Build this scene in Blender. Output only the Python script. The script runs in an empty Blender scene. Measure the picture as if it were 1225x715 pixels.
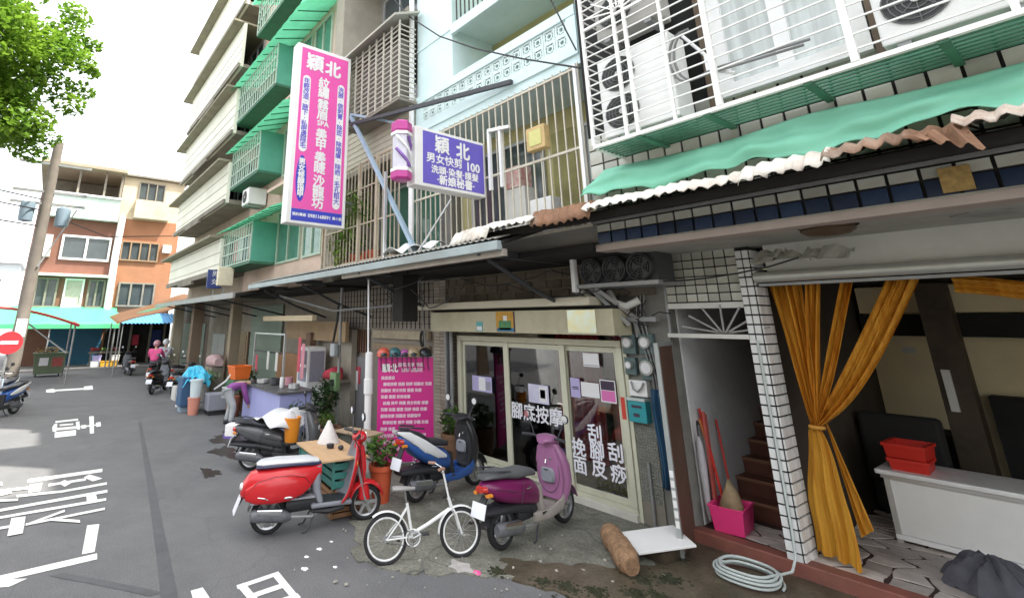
import bpy, bmesh, math, random
from mathutils import Vector, Matrix, Euler
from math import radians, sin, cos, pi, atan2, sqrt

RND = random.Random(11)
SC = bpy.context.scene
COL = SC.collection

# ---------------------------------------------------------------- camera, world, sun, exposure
cam_d = bpy.data.cameras.new('camera')
cam = bpy.data.objects.new('camera', cam_d)
COL.objects.link(cam)
cam_d.sensor_fit = 'HORIZONTAL'
cam_d.sensor_width = 36.0
cam_d.lens = 36.0 * 595.6 / 1225.0
cam_d.shift_x = (612.5 - 498.9) / 1225.0
cam_d.shift_y = -(357.5 - 215.1) / 1225.0
cam_d.clip_start = 0.05
cam_d.clip_end = 1500
yaw, pitch = radians(54.44), radians(15.88)
fwd = Vector((-sin(yaw) * cos(pitch), cos(yaw) * cos(pitch), sin(pitch)))
right = fwd.cross(Vector((0, 0, 1))).normalized()
upv = right.cross(fwd)
mw = Matrix((right, upv, -fwd)).transposed().to_4x4()
mw.translation = Vector((0, 0, 2.5))
cam.matrix_world = mw
SC.camera = cam

SUN_EL, SUN_AZ = radians(61), radians(44)      # azimuth measured from +X towards +Y
world = bpy.data.worlds.new('World')
SC.world = world
world.use_nodes = True
wn = world.node_tree.nodes
wl = world.node_tree.links
wbg = wn['Background']
sky = wn.new('ShaderNodeTexSky')
sky.sky_type = 'NISHITA'
sky.sun_disc = False
sky.sun_elevation = SUN_EL
sky.sun_rotation = radians(90) - SUN_AZ
sky.air_density = 1.2
sky.dust_density = 5.0
hz = wn.new('ShaderNodeMix')
hz.data_type = 'RGBA'
hz.inputs['Factor'].default_value = 0.62
hz.inputs[7].default_value = (7.2, 7.1, 7.0, 1)          # bright thin haze over the whole sky
wl.new(sky.outputs[0], hz.inputs[6])
wl.new(hz.outputs[2], wbg.inputs[0])
wbg.inputs[1].default_value = 0.10
sun_d = bpy.data.lights.new('sun', 'SUN')
sun_d.energy = 2.2
sun_d.angle = radians(0.6)
sun_d.color = (1.0, 0.95, 0.86)
sun = bpy.data.objects.new('sun', sun_d)
COL.objects.link(sun)
sdir = Vector((cos(SUN_AZ) * cos(SUN_EL), sin(SUN_AZ) * cos(SUN_EL), sin(SUN_EL)))
sun.rotation_euler = sdir.to_track_quat('Z', 'Y').to_euler()
sun.location = (0, 0, 40)
vs = SC.view_settings
vs.view_transform = 'Standard'
vs.look = 'None'
vs.exposure = 2.3
vs.gamma = 1.0
SC.cycles.max_bounces = 8
SC.cycles.transparent_max_bounces = 12
SC.cycles.sample_clamp_indirect = 8

# ---------------------------------------------------------------- materials
MATS = {}


def mat(name, col, rough=0.7, var=0.12, scale=5.0, bump=0.0, bscale=None, metal=0.0, rnd=0.0,
        col2=None, spec=0.4, alpha=1.0, stain=None, trans=0.0, coat=0.0, stretch=None, stain_amt=0.6, stain_lo=0.5):
    if name in MATS:
        return MATS[name]
    if not stain and not col2 and not trans:
        stain, stain_amt = tuple(c * .66 + .004 for c in col), .45
    m = bpy.data.materials.new(name)
    m.use_nodes = True
    nt = m.node_tree
    N, L = nt.nodes, nt.links
    b = N['Principled BSDF']
    b.inputs['Roughness'].default_value = rough
    b.inputs['Metallic'].default_value = metal
    b.inputs['Specular IOR Level'].default_value = spec
    if coat:
        b.inputs['Coat Weight'].default_value = coat
        b.inputs['Coat Roughness'].default_value = 0.08
    if trans:
        b.inputs['Transmission Weight'].default_value = trans
    if alpha < 1:
        b.inputs['Alpha'].default_value = alpha
    tc = N.new('ShaderNodeTexCoord')
    vec = tc.outputs['Object']
    if stretch:
        mp = N.new('ShaderNodeMapping')
        mp.inputs['Scale'].default_value = stretch
        L.new(vec, mp.inputs[0])
        vec = mp.outputs[0]
    nz = N.new('ShaderNodeTexNoise')
    nz.inputs['Scale'].default_value = scale
    nz.inputs['Detail'].default_value = 6
    nz.inputs['Roughness'].default_value = 0.65
    L.new(vec, nz.inputs[0])
    rp = N.new('ShaderNodeValToRGB')
    rp.color_ramp.elements[0].position = 0.3
    rp.color_ramp.elements[1].position = 0.7
    c2 = col2 if col2 else tuple(min(1, c * (1 + var)) for c in col)
    c1 = col if col2 else tuple(c * (1 - var) for c in col)
    rp.color_ramp.elements[0].color = (*c1, 1)
    rp.color_ramp.elements[1].color = (*c2, 1)
    L.new(nz.outputs[0], rp.inputs[0])
    out = rp.outputs[0]
    if stain:
        n2 = N.new('ShaderNodeTexNoise')
        n2.inputs['Scale'].default_value = scale * 0.23
        n2.inputs['Detail'].default_value = 8
        n2.inputs['Roughness'].default_value = 0.7
        L.new(vec, n2.inputs[0])
        r2 = N.new('ShaderNodeValToRGB')
        r2.color_ramp.elements[0].position = stain_lo
        r2.color_ramp.elements[1].position = stain_lo + 0.2
        r2.color_ramp.elements[0].color = (0, 0, 0, 1)
        r2.color_ramp.elements[1].color = (stain_amt,) * 3 + (1,)
        L.new(n2.outputs[0], r2.inputs[0])
        mx = N.new('ShaderNodeMix')
        mx.data_type = 'RGBA'
        L.new(r2.outputs[0], mx.inputs['Factor'])
        L.new(out, mx.inputs[6])
        mx.inputs[7].default_value = (*stain, 1)
        out = mx.outputs[2]
    if rnd:
        oi = N.new('ShaderNodeObjectInfo')
        mr = N.new('ShaderNodeMapRange')
        mr.inputs['To Min'].default_value = 1 - rnd
        mr.inputs['To Max'].default_value = 1 + rnd * 0.6
        L.new(oi.outputs['Random'], mr.inputs[0])
        hs = N.new('ShaderNodeHueSaturation')
        L.new(mr.outputs[0], hs.inputs['Value'])
        L.new(out, hs.inputs['Color'])
        out = hs.outputs[0]
    L.new(out, b.inputs['Base Color'])
    if bump:
        n3 = N.new('ShaderNodeTexNoise')
        n3.inputs['Scale'].default_value = bscale or scale * 4
        n3.inputs['Detail'].default_value = 5
        L.new(vec, n3.inputs[0])
        bp = N.new('ShaderNodeBump')
        bp.inputs['Strength'].default_value = bump
        bp.inputs['Distance'].default_value = 0.02
        L.new(n3.outputs[0], bp.inputs['Height'])
        L.new(bp.outputs[0], b.inputs['Normal'])
    MATS[name] = m
    return m


def glass_mat(name, tint=(0.75, 0.8, 0.78), mixf=0.12, rough=0.02):
    if name in MATS:
        return MATS[name]
    m = bpy.data.materials.new(name)
    m.use_nodes = True
    N, L = m.node_tree.nodes, m.node_tree.links
    N.remove(N['Principled BSDF'])
    t = N.new('ShaderNodeBsdfTransparent')
    t.inputs[0].default_value = (*tint, 1)
    g = N.new('ShaderNodeBsdfGlossy')
    g.inputs['Roughness'].default_value = rough
    fr = N.new('ShaderNodeFresnel')
    fr.inputs[0].default_value = 1.5
    ad = N.new('ShaderNodeMath')
    ad.operation = 'ADD'
    ad.inputs[1].default_value = mixf
    L.new(fr.outputs[0], ad.inputs[0])
    mx = N.new('ShaderNodeMixShader')
    L.new(ad.outputs[0], mx.inputs[0])
    L.new(t.outputs[0], mx.inputs[1])
    L.new(g.outputs[0], mx.inputs[2])
    L.new(mx.outputs[0], N['Material Output'].inputs[0])
    MATS[name] = m
    return m


# ---------------------------------------------------------------- mesh builder
def wloc(o):
    v = Vector((0, 0, 0))
    while o is not None:
        v += Vector(o.location)
        o = o.parent
    return v


class MB:
    def __init__(s, M=None):
        s.v, s.f, s.M = [], [], M or Matrix.Identity(4)

    def add(s, vs, fs):
        k = len(s.v)
        s.v += [s.M @ Vector(p) for p in vs]
        s.f += [tuple(i + k for i in f) for f in fs]
        return s

    def bx(s, x0, x1, y0, y1, z0, z1):
        vs = [(x, y, z) for x in (x0, x1) for y in (y0, y1) for z in (z0, z1)]
        return s.add(vs, [(0, 1, 3, 2), (4, 6, 7, 5), (0, 4, 5, 1), (2, 3, 7, 6), (0, 2, 6, 4), (1, 5, 7, 3)])

    def box(s, c, size, rot=(0, 0, 0)):
        m = Matrix.Translation(c) @ Euler(rot).to_matrix().to_4x4()
        h = [d / 2 for d in size]
        vs = [m @ Vector((x * h[0], y * h[1], z * h[2])) for x in (-1, 1) for y in (-1, 1) for z in (-1, 1)]
        return s.add(vs, [(0, 1, 3, 2), (4, 6, 7, 5), (0, 4, 5, 1), (2, 3, 7, 6), (0, 2, 6, 4), (1, 5, 7, 3)])

    def bar(s, a, b, w, h=None, up=(0, 0, 1)):
        """rectangular bar from a to b"""
        a, b = Vector(a), Vector(b)
        d = (b - a).normalized()
        u = Vector(up)
        if abs(d.dot(u)) > 0.99:
            u = Vector((0, 1, 0))
        sx = d.cross(u).normalized() * (w / 2)
        sy = sx.cross(d).normalized() * ((h or w) / 2)
        vs = [a - sx - sy, a + sx - sy, a + sx + sy, a - sx + sy, b - sx - sy, b + sx - sy, b + sx + sy, b - sx + sy]
        return s.add(vs, [(0, 3, 2, 1), (4, 5, 6, 7), (0, 1, 5, 4), (1, 2, 6, 5), (2, 3, 7, 6), (3, 0, 4, 7)])

    def tube(s, pts, r, n=8, closed=False, cap=True):
        pts = [Vector(p) for p in pts]
        k = len(pts)
        rr = r if isinstance(r, (list, tuple)) else [r] * k
        vs, prev = [], None
        for i, p in enumerate(pts):
            if closed:
                d = (pts[(i + 1) % k] - pts[i - 1])
            else:
                d = pts[min(i + 1, k - 1)] - pts[max(i - 1, 0)]
            d.normalize()
            if prev is None:
                a = Vector((0, 0, 1)) if abs(d.z) < 0.9 else Vector((1, 0, 0))
                u = d.cross(a).normalized()
            else:
                u = (prev - d * prev.dot(d)).normalized()
            prev = u
            w = d.cross(u)
            vs += [p + (u * cos(2 * pi * j / n) + w * sin(2 * pi * j / n)) * rr[i] for j in range(n)]
        fs = []
        for i in range(k if closed else k - 1):
            i2 = (i + 1) % k
            for j in range(n):
                j2 = (j + 1) % n
                fs.append((i * n + j, i * n + j2, i2 * n + j2, i2 * n + j))
        if cap and not closed:
            fs.append(tuple(range(n))[::-1])
            fs.append(tuple((k - 1) * n + j for j in range(n)))
        return s.add(vs, fs)

    def cyl(s, a, b, r, n=16, r2=None):
        return s.tube([a, b], [r, r2 if r2 is not None else r], n)

    def prism(s, poly, a, b, axis='y'):
        """polygon in the plane normal to axis, extruded from a to b"""
        def pt(p, t):
            return {'y': (p[0], t, p[1]), 'x': (t, p[0], p[1]), 'z': (p[0], p[1], t)}[axis]
        n = len(poly)
        vs = [pt(p, a) for p in poly] + [pt(p, b) for p in poly]
        fs = [tuple(range(n)), tuple(range(2 * n - 1, n - 1, -1))]
        fs += [(i, i + n, (i + 1) % n + n, (i + 1) % n) for i in range(n)]
        return s.add(vs, fs)

    def lathe(s, prof, c=(0, 0, 0), n=20, axis='z', cap=True):
        vs = []
        for (r, h) in prof:
            for j in range(n):
                t = 2 * pi * j / n
                p = {'z': (r * cos(t), r * sin(t), h), 'y': (r * cos(t), h, r * sin(t)), 'x': (h, r * cos(t), r * sin(t))}[axis]
                vs.append((p[0] + c[0], p[1] + c[1], p[2] + c[2]))
        fs = []
        for i in range(len(prof) - 1):
            for j in range(n):
                j2 = (j + 1) % n
                fs.append((i * n + j, i * n + j2, (i + 1) * n + j2, (i + 1) * n + j))
        if cap:
            fs.append(tuple(range(n))[::-1])
            fs.append(tuple((len(prof) - 1) * n + j for j in range(n)))
        return s.add(vs, fs)

    def ell(s, c, r, nu=14, nv=9):
        vs = [(c[0], c[1], c[2] - r[2])]
        for i in range(1, nv):
            p = -pi / 2 + pi * i / nv
            for j in range(nu):
                t = 2 * pi * j / nu
                vs.append((c[0] + r[0] * cos(p) * cos(t), c[1] + r[1] * cos(p) * sin(t), c[2] + r[2] * sin(p)))
        vs.append((c[0], c[1], c[2] + r[2]))
        fs = []
        for j in range(nu):
            fs.append((0, 1 + (j + 1) % nu, 1 + j))
            fs.append((len(vs) - 1, len(vs) - 1 - nu + j, len(vs) - 1 - nu + (j + 1) % nu))
        for i in range(nv - 2):
            for j in range(nu):
                j2 = (j + 1) % nu
                fs.append((1 + i * nu + j, 1 + i * nu + j2, 1 + (i + 1) * nu + j2, 1 + (i + 1) * nu + j))
        return s.add(vs, fs)

    def loft(s, secs, n=16, p=2.6, cap=True):
        """superellipse sections along local x: (x, z, half_y, half_z[, y])"""
        vs = []
        for q in secs:
            x, z, hy, hz_ = q[:4]
            y0 = q[4] if len(q) > 4 else 0
            for j in range(n):
                t = 2 * pi * j / n
                c_, s_ = cos(t), sin(t)
                vs.append((x, y0 + hy * math.copysign(abs(c_) ** (2 / p), c_), z + hz_ * math.copysign(abs(s_) ** (2 / p), s_)))
        fs = []
        for i in range(len(secs) - 1):
            for j in range(n):
                j2 = (j + 1) % n
                fs.append((i * n + j, i * n + j2, (i + 1) * n + j2, (i + 1) * n + j))
        if cap:
            fs.append(tuple(range(n))[::-1])
            fs.append(tuple((len(secs) - 1) * n + j for j in range(n)))
        return s.add(vs, fs)

    def grid(s, fn, nu, nv):
        vs = [fn(i / nu, j / nv) for i in range(nu + 1) for j in range(nv + 1)]
        fs = [(i * (nv + 1) + j, (i + 1) * (nv + 1) + j, (i + 1) * (nv + 1) + j + 1, i * (nv + 1) + j + 1)
              for i in range(nu) for j in range(nv)]
        return s.add(vs, fs)

    def mesh(s, name, off=Vector((0, 0, 0)), smooth=False):
        me = bpy.data.meshes.new(name)
        me.from_pydata([tuple(p - off) for p in s.v], [], s.f)
        bm = bmesh.new()
        bm.from_mesh(me)
        bmesh.ops.recalc_face_normals(bm, faces=bm.faces)
        bm.to_mesh(me)
        bm.free()
        if smooth:
            me.polygons.foreach_set('use_smooth', [True] * len(me.polygons))
        return me

    def build(s, name, m, parent=None, smooth=False, bevel=0.0, seg=2, solid=0.0, sub=0):
        off = wloc(parent) if parent else Vector((0, 0, 0))
        me = s.mesh(name, off, smooth)
        me.materials.append(m)
        o = bpy.data.objects.new(name, me)
        COL.objects.link(o)
        o.parent = parent
        if solid:
            md = o.modifiers.new('Solidify', 'SOLIDIFY')
            md.thickness = solid
            md.offset = 0
        if bevel:
            md = o.modifiers.new('Bevel', 'BEVEL')
            md.width = bevel
            md.segments = seg
            md.limit_method = 'ANGLE'
            md.angle_limit = radians(40)
        if sub:
            md = o.modifiers.new('Subdivision', 'SUBSURF')
            md.levels = sub
            md.render_levels = sub
        if smooth and not sub:
            for e in me.edges:
                pass
            try:
                me.set_sharp_from_angle(angle=radians(42))
            except Exception:
                pass
        return o


def one(mb, name, m, label, cat, group=None, loc=None, **kw):
    """a thing that is a single mesh; origin at its base"""
    if loc is None:
        xs = [p.x for p in mb.v]
        ys = [p.y for p in mb.v]
        zs = [p.z for p in mb.v]
        loc = Vector(((min(xs) + max(xs)) / 2, (min(ys) + max(ys)) / 2, min(zs)))
    loc = Vector(loc)
    for i, p in enumerate(mb.v):
        mb.v[i] = p - loc
    o = mb.build(name, m, None, **kw)
    o.location = loc
    o['label'] = label
    o['category'] = cat
    if group:
        o['group'] = group
    return o


def thing(name, label, cat, loc=(0, 0, 0), rotz=0.0, group=None):
    o = bpy.data.objects.new(name, None)
    COL.objects.link(o)
    o.empty_display_size = 0.2
    o.location = loc
    o.rotation_euler = (0, 0, rotz)
    o['label'] = label
    o['category'] = cat
    if group:
        o['group'] = group
    return o


def struct(mb, name, m, **kw):
    o = mb.build(name, m, None, **kw)
    o['kind'] = 'structure'
    return o


def piece(name, me, parent, wpos, rot=(0, 0, 0), scale=(1, 1, 1)):
    o = bpy.data.objects.new(name, me)
    COL.objects.link(o)
    o.parent = parent
    o.location = Vector(wpos) - (wloc(parent) if parent else Vector((0, 0, 0)))
    o.rotation_euler = rot
    o.scale = scale
    return o


def unit_mesh(mb, name, m, smooth=False):
    me = mb.mesh(name, smooth=smooth)
    me.materials.append(m)
    return me


def copy_tree(o, parent=None):
    c = o.copy()
    COL.objects.link(c)
    c.parent = parent
    for ch in list(o.children):
        copy_tree(ch, c)
    return c


def text_mesh(body, size=1.0, bold=0.0, align='CENTER', sx=1.0):
    """flat lettering, in local xy, as mesh data"""
    cu = bpy.data.curves.new('lettering', 'FONT')
    cu.body = body
    cu.size = size
    cu.align_x = align
    cu.align_y = 'CENTER'
    cu.resolution_u = 2
    ob = bpy.data.objects.new('lettering', cu)
    COL.objects.link(ob)
    dg = bpy.context.evaluated_depsgraph_get()
    me = bpy.data.meshes.new_from_object(ob.evaluated_get(dg))
    bpy.data.objects.remove(ob)
    bpy.data.curves.remove(cu)
    if sx != 1.0:
        for v in me.vertices:
            v.co.x *= sx
    if bold:
        vs_ = [v.co.copy() for v in me.vertices]
        fs_ = [tuple(p.vertices) for p in me.polygons]
        av, af = [], []
        for k, (dx, dy) in enumerate(((0, 0), (1, 0), (-1, 0), (0, 1), (0, -1))):
            o_ = len(av)
            av += [(v.x + dx * bold, v.y + dy * bold, .0003 * k) for v in vs_]
            af += [tuple(i + o_ for i in f) for f in fs_]
        me = bpy.data.meshes.new('lettering')
        me.from_pydata(av, [], af)
    return me


def letter(body, size, m, parent, wpos, xdir, ydir=(0, 0, 1), bold=0.0, align='CENTER', sx=1.0, name='lettering'):
    me = text_mesh(body, size, bold, align, sx)
    me.materials.append(m)
    o = bpy.data.objects.new(name, me)
    COL.objects.link(o)
    o.parent = parent
    x = Vector(xdir).normalized()
    y = Vector(ydir).normalized()
    z = x.cross(y)
    mm = Matrix((x, y, z)).transposed().to_4x4()
    mm.translation = Vector(wpos) - (wloc(parent) if parent else Vector((0, 0, 0)))
    o.matrix_local = mm
    return o


MARKS = {
    'near': [[(-11.25, 0.16), (-11.26, 1.21), (-11.03, 1.19), (-11.03, 0.16)], [(-10.43, 0.18), (-10.42, 0.33), (-10.88, 0.35), (-10.87, 0.19)], [(-10.75, 0.43), (-10.77, 0.94), (-10.62, 0.93), (-10.61, 0.43)], [(-10.72, 0.56), (-10.85, 0.65), (-10.6, 0.73), (-10.43, 0.64)], [(-10.83, 0.91), (-10.97, 1.0), (-10.58, 1.16), (-10.49, 1.02)], [(-10.36, 0.04), (-10.24, 0.59), (-10.11, 0.58), (-10.24, 0.05)], [(-10.23, 0.58), (-10.3, 1.2), (-10.16, 1.19), (-10.1, 0.58)], [(-9.76, -0.29), (-9.86, 1.17), (-9.71, 1.16), (-9.63, -0.28)], [(-9.42, -0.26), (-9.43, 1.12), (-9.3, 1.11), (-9.31, -0.25)], [(-9.75, 0.89), (-9.75, 1.01), (-9.38, 1.01), (-9.38, 0.88)], [(-8.97, -0.23), (-8.95, 0.17), (-8.84, 0.18), (-8.87, -0.22)], [(-8.91, 0.19), (-8.98, 1.07), (-8.88, 1.06), (-8.82, 0.19)], [(-8.92, 0.23), (-9.21, 0.61), (-9.11, 0.61), (-8.83, 0.23)], [(-8.95, 0.45), (-8.64, 0.76), (-8.53, 0.76), (-8.83, 0.45)], [(-9.24, 0.03), (-9.21, 0.18), (-8.54, 0.17), (-8.54, 0.02)], [(-10.82, -0.37), (-10.73, 0.2), (-10.59, 0.21), (-10.68, -0.36)], [(-11.4, -0.35), (-11.27, -0.18), (-11.05, -0.16), (-11.17, -0.33)], [(-10.28, -0.24), (-10.13, 0.07), (-10.01, 0.07), (-10.16, -0.23)], [(-10.69, -0.18), (-10.81, -0.05), (-10.5, -0.02), (-10.43, -0.16)]],
    'arrow': [[(-8.4, 0.83), (-8.36, 0.96), (-7.45, 0.85), (-7.46, 0.73)], [(-7.39, 0.87), (-7.22, 0.86), (-7.2, -0.26), (-7.36, -0.28)], [(-7.29, -0.02), (-7.13, 0.25), (-7.03, 0.11), (-7.09, -0.01)]],
    'far': [[(-17.08, 0.59), (-17.14, 1.09), (-16.86, 1.08), (-16.8, 0.59)], [(-16.2, 0.52), (-16.64, 0.57), (-16.67, 0.63), (-15.48, 0.59), (-15.53, 0.52)], [(-16.65, 1.02), (-16.7, 1.1), (-15.43, 1.06), (-15.48, 1.0)], [(-15.99, 0.54), (-15.97, 1.09), (-15.6, 1.07), (-15.64, 0.53)], [(-16.45, 0.67), (-16.44, 0.96), (-16.21, 0.95), (-16.23, 0.67)], [(-15.41, 0.56), (-15.43, 0.98), (-14.71, 0.95), (-14.69, 0.55)], [(-17.33, 1.35), (-17.33, 1.46), (-14.73, 1.3), (-14.73, 1.22)], [(-16.01, 1.11), (-16.01, 1.21), (-15.52, 1.19), (-15.53, 1.09)], [(-16.18, 1.43), (-16.24, 1.54), (-15.57, 1.5), (-15.55, 1.4)], [(-15.87, 1.09), (-15.94, 1.53), (-15.75, 1.51), (-15.68, 1.09)]],
    'uturn': [[(-24.71, 0.39), (-24.68, 1.89), (-24.08, 1.85), (-24.13, 0.39)], [(-24.87, 0.38), (-25.16, 0.61), (-24.18, 0.72), (-23.75, 0.62), (-23.92, 0.39)], [(-25.22, 1.61), (-25.41, 1.92), (-23.92, 1.85), (-23.92, 1.56)]],
    'day': [[(-5.76, 1.93), (-5.8, 2.37), (-5.72, 2.35), (-5.68, 1.92)], [(-5.79, 2.29), (-5.8, 2.37), (-5.2, 2.35), (-5.2, 2.28)], [(-5.76, 1.93), (-5.77, 2.01), (-5.26, 2.03), (-5.26, 1.95)], [(-5.52, 2.0), (-5.54, 2.35), (-5.45, 2.34), (-5.43, 2.0)], [(-5.27, 2.02), (-5.27, 2.36), (-5.18, 2.36), (-5.18, 2.02)], [(-5.91, 1.54), (-5.91, 1.65), (-5.53, 1.66), (-5.49, 1.5)]],
}

# ---------------------------------------------------------------- palette
def grit(m, fine=90.0, amt=.22, crack=.0):
    # fine aggregate speckle and hairline cracks on top of a ground material
    N, L = m.node_tree.nodes, m.node_tree.links
    b = N['Principled BSDF']
    src = b.inputs['Base Color'].links[0].from_socket
    tc = N.new('ShaderNodeTexCoord')
    v1 = N.new('ShaderNodeTexNoise')
    v1.inputs['Scale'].default_value = fine
    v1.inputs['Detail'].default_value = 3
    L.new(tc.outputs['Object'], v1.inputs[0])
    mr = N.new('ShaderNodeMapRange')
    mr.inputs[1].default_value = .3
    mr.inputs[2].default_value = .7
    mr.inputs[3].default_value = 1 - amt
    mr.inputs[4].default_value = 1 + amt
    L.new(v1.outputs[0], mr.inputs[0])
    hs = N.new('ShaderNodeHueSaturation')
    L.new(mr.outputs[0], hs.inputs['Value'])
    L.new(src, hs.inputs['Color'])
    out = hs.outputs[0]
    if crack:
        ns_ = N.new('ShaderNodeTexNoise')
        ns_.inputs['Scale'].default_value = 1.3
        L.new(tc.outputs['Object'], ns_.inputs[0])
        ad = N.new('ShaderNodeVectorMath')
        ad.operation = 'MULTIPLY_ADD'
        ad.inputs[1].default_value = (.9, .9, .9)
        L.new(ns_.outputs['Color'], ad.inputs[0])
        L.new(tc.outputs['Object'], ad.inputs[2])
        vo = N.new('ShaderNodeTexVoronoi')
        vo.feature = 'DISTANCE_TO_EDGE'
        vo.inputs['Scale'].default_value = .55
        L.new(ad.outputs[0], vo.inputs[0])
        m2 = N.new('ShaderNodeMapRange')
        m2.inputs[1].default_value = .0
        m2.inputs[2].default_value = .012
        m2.inputs[3].default_value = crack
        m2.inputs[4].default_value = .0
        L.new(vo.outputs['Distance'], m2.inputs[0])
        mx = N.new('ShaderNodeMix')
        mx.data_type = 'RGBA'
        L.new(m2.outputs[0], mx.inputs['Factor'])
        L.new(out, mx.inputs[6])
        mx.inputs[7].default_value = (.045, .046, .05, 1)
        out = mx.outputs[2]
    L.new(out, b.inputs['Base Color'])
    return m


SEAMPTS = [(-15.73, 2.38), (-13.9, 2.19), (-11.51, 1.94), (-9.55, 1.74), (-7.85, 1.56), (-6.79, 1.45), (-5.96, 1.36), (-5.0, 1.25)]
ASPH = mat('asphalt', (0.137, 0.138, 0.140), 0.85, 0.12, 1.6, 0.35, 60, stain=(0.10, 0.103, 0.11), stain_amt=0.7)
CONC = mat('old concrete', (0.20, 0.20, 0.165), 0.85, 0.28, 3.2, 0.3, 40, stain=(0.085, 0.085, 0.062), stain_amt=0.8, stain_lo=0.47)
WETC = mat('damp brown concrete', (0.105, 0.085, 0.058), 0.4, 0.35, 4.0, 0.25, 30, stain=(0.05, 0.045, 0.028), stain_amt=0.8, stain_lo=0.45)
PAINTW = mat('worn road paint', (0.78, 0.78, 0.75), 0.8, 0.05, 8, stain=(0.3, 0.3, 0.3), stain_amt=0.55, stain_lo=0.52)
SEAM = mat('bitumen seam', (0.088, 0.09, 0.096), 0.7, 0.15, 5)
WHITE = mat('white paint', (0.82, 0.83, 0.82), 0.55, 0.05, 3, stain=(0.55, 0.54, 0.48), stain_amt=0.5)
OFFW = mat('off white plaster', (0.62, 0.62, 0.58), 0.85, 0.08, 2, 0.1, stain=(0.36, 0.34, 0.28), stain_amt=0.6)
LBLUE = mat('pale blue painted wall', (0.66, 0.82, 0.83), 0.75, 0.05, 2, 0.05, stain=(0.54, 0.66, 0.64), stain_amt=0.5)
YELW = mat('yellow ochre plaster', (0.55, 0.50, 0.25), 0.85, 0.1, 2)
PEACH = mat('peach stucco', (0.60, 0.46, 0.37), 0.9, 0.1, 2, 0.15, stain=(0.30, 0.23, 0.18), stain_amt=0.6)
CREAMT = mat('cream mosaic cladding', (0.80, 0.80, 0.68), 0.7, 0.05, 1.2, stain=(0.58, 0.57, 0.45), stain_amt=0.5)
SLAB = mat('weathered slab edge', (0.24, 0.22, 0.18), 0.9, 0.2, 2, 0.1, stain=(0.11, 0.10, 0.08))
GREYW = mat('grey cement wall', (0.27, 0.26, 0.245), 0.9, 0.15, 2, 0.2, stain=(0.13, 0.125, 0.11))
DARK = mat('painted shade dark', (0.02, 0.018, 0.016), 0.9, 0.3, 3)  # near-black colour stands in for deep shade under canopies and soffits
BLACKM = mat('black grout', (0.02, 0.02, 0.02), 0.9, 0.2, 3)
BROWNW = mat('brown brick facing', (0.22, 0.105, 0.075), 0.85, 0.1, 1.5, 0.1, stain=(0.20, 0.10, 0.07), stain_amt=0.5)
ORANGEW = mat('orange brick facing', (0.34, 0.16, 0.085), 0.85, 0.1, 1.5, 0.1, stain=(0.33, 0.17, 0.1), stain_amt=0.4)
TEALP = mat('pale teal paint', (0.38, 0.60, 0.52), 0.8, 0.1, 2)
GLASSD = mat('dark window glass', (0.06, 0.075, 0.08), 0.08, 0.3, 0.8, spec=0.6)
GLASSG = mat('green tinted glass', (0.08, 0.2, 0.15), 0.1, 0.25, 1.0, spec=0.6)
ALU = mat('aluminium', (0.55, 0.56, 0.56), 0.4, 0.08, 4, metal=0.6)
GREENP = mat('green corrugated plastic', (0.10, 0.42, 0.22), 0.5, 0.15, 1.5, stain=(0.07, 0.25, 0.15))
GREENM = mat('green painted steel', (0.055, 0.19, 0.115), 0.6, 0.2, 3, stain=(0.06, 0.12, 0.08))
STEELW = mat('white painted steel', (0.80, 0.80, 0.77), 0.5, 0.06, 6, stain=(0.50, 0.42, 0.30), stain_amt=0.4, stain_lo=0.6)
STEELG = mat('grey steel', (0.30, 0.31, 0.31), 0.5, 0.15, 6, metal=0.3, stain=(0.2, 0.13, 0.08), stain_amt=0.4)
RUST = mat('rusty steel', (0.28, 0.18, 0.10), 0.85, 0.35, 6)
DKSTEEL = mat('dark steel', (0.05, 0.053, 0.06), 0.5, 0.2, 5)


grit(ASPH, 70, .25, .16)
grit(CONC, 45, .3, .5)
grit(WETC, 40, .3)
grit(PAINTW, 60, .1)


def win(parent, axis, a0, a1, z0, z1, d, mf=ALU, mg=GLASSD, n=2, th=0.06, fw=0.06, side=-1):
    """window part: frame with panes as sub-parts. axis 'y': plane y=d facing side; axis 'x': plane x=d"""
    def bx(mb, p0, p1, q0, q1, e0, e1):
        e0, e1 = d + side * e0, d + side * e1
        lo, hi = min(e0, e1), max(e0, e1)
        if axis == 'y':
            mb.bx(p0, p1, lo, hi, q0, q1)
        else:
            mb.bx(lo, hi, p0, p1, q0, q1)
    f = MB()
    bx(f, a0, a1, z0, z0 + fw, 0.002, th)
    bx(f, a0, a1, z1 - fw, z1, 0.002, th)
    w = (a1 - a0) / n
    for i in range(n + 1):
        c = a0 + w * i
        lo = c if i == 0 else (c - fw if i == n else c - fw / 2)
        bx(f, lo, lo + fw, z0 + fw, z1 - fw, 0.002, th)
    wo = f.build('window', mf, parent)
    for i in range(n):
        g = MB()
        bx(g, a0 + w * i + (fw if i == 0 else fw / 2), a0 + w * (i + 1) - (fw if i == n - 1 else fw / 2), z0 + fw, z1 - fw, 0.004, 0.022)
        g.build('pane', mg, wo)
    return wo


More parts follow.
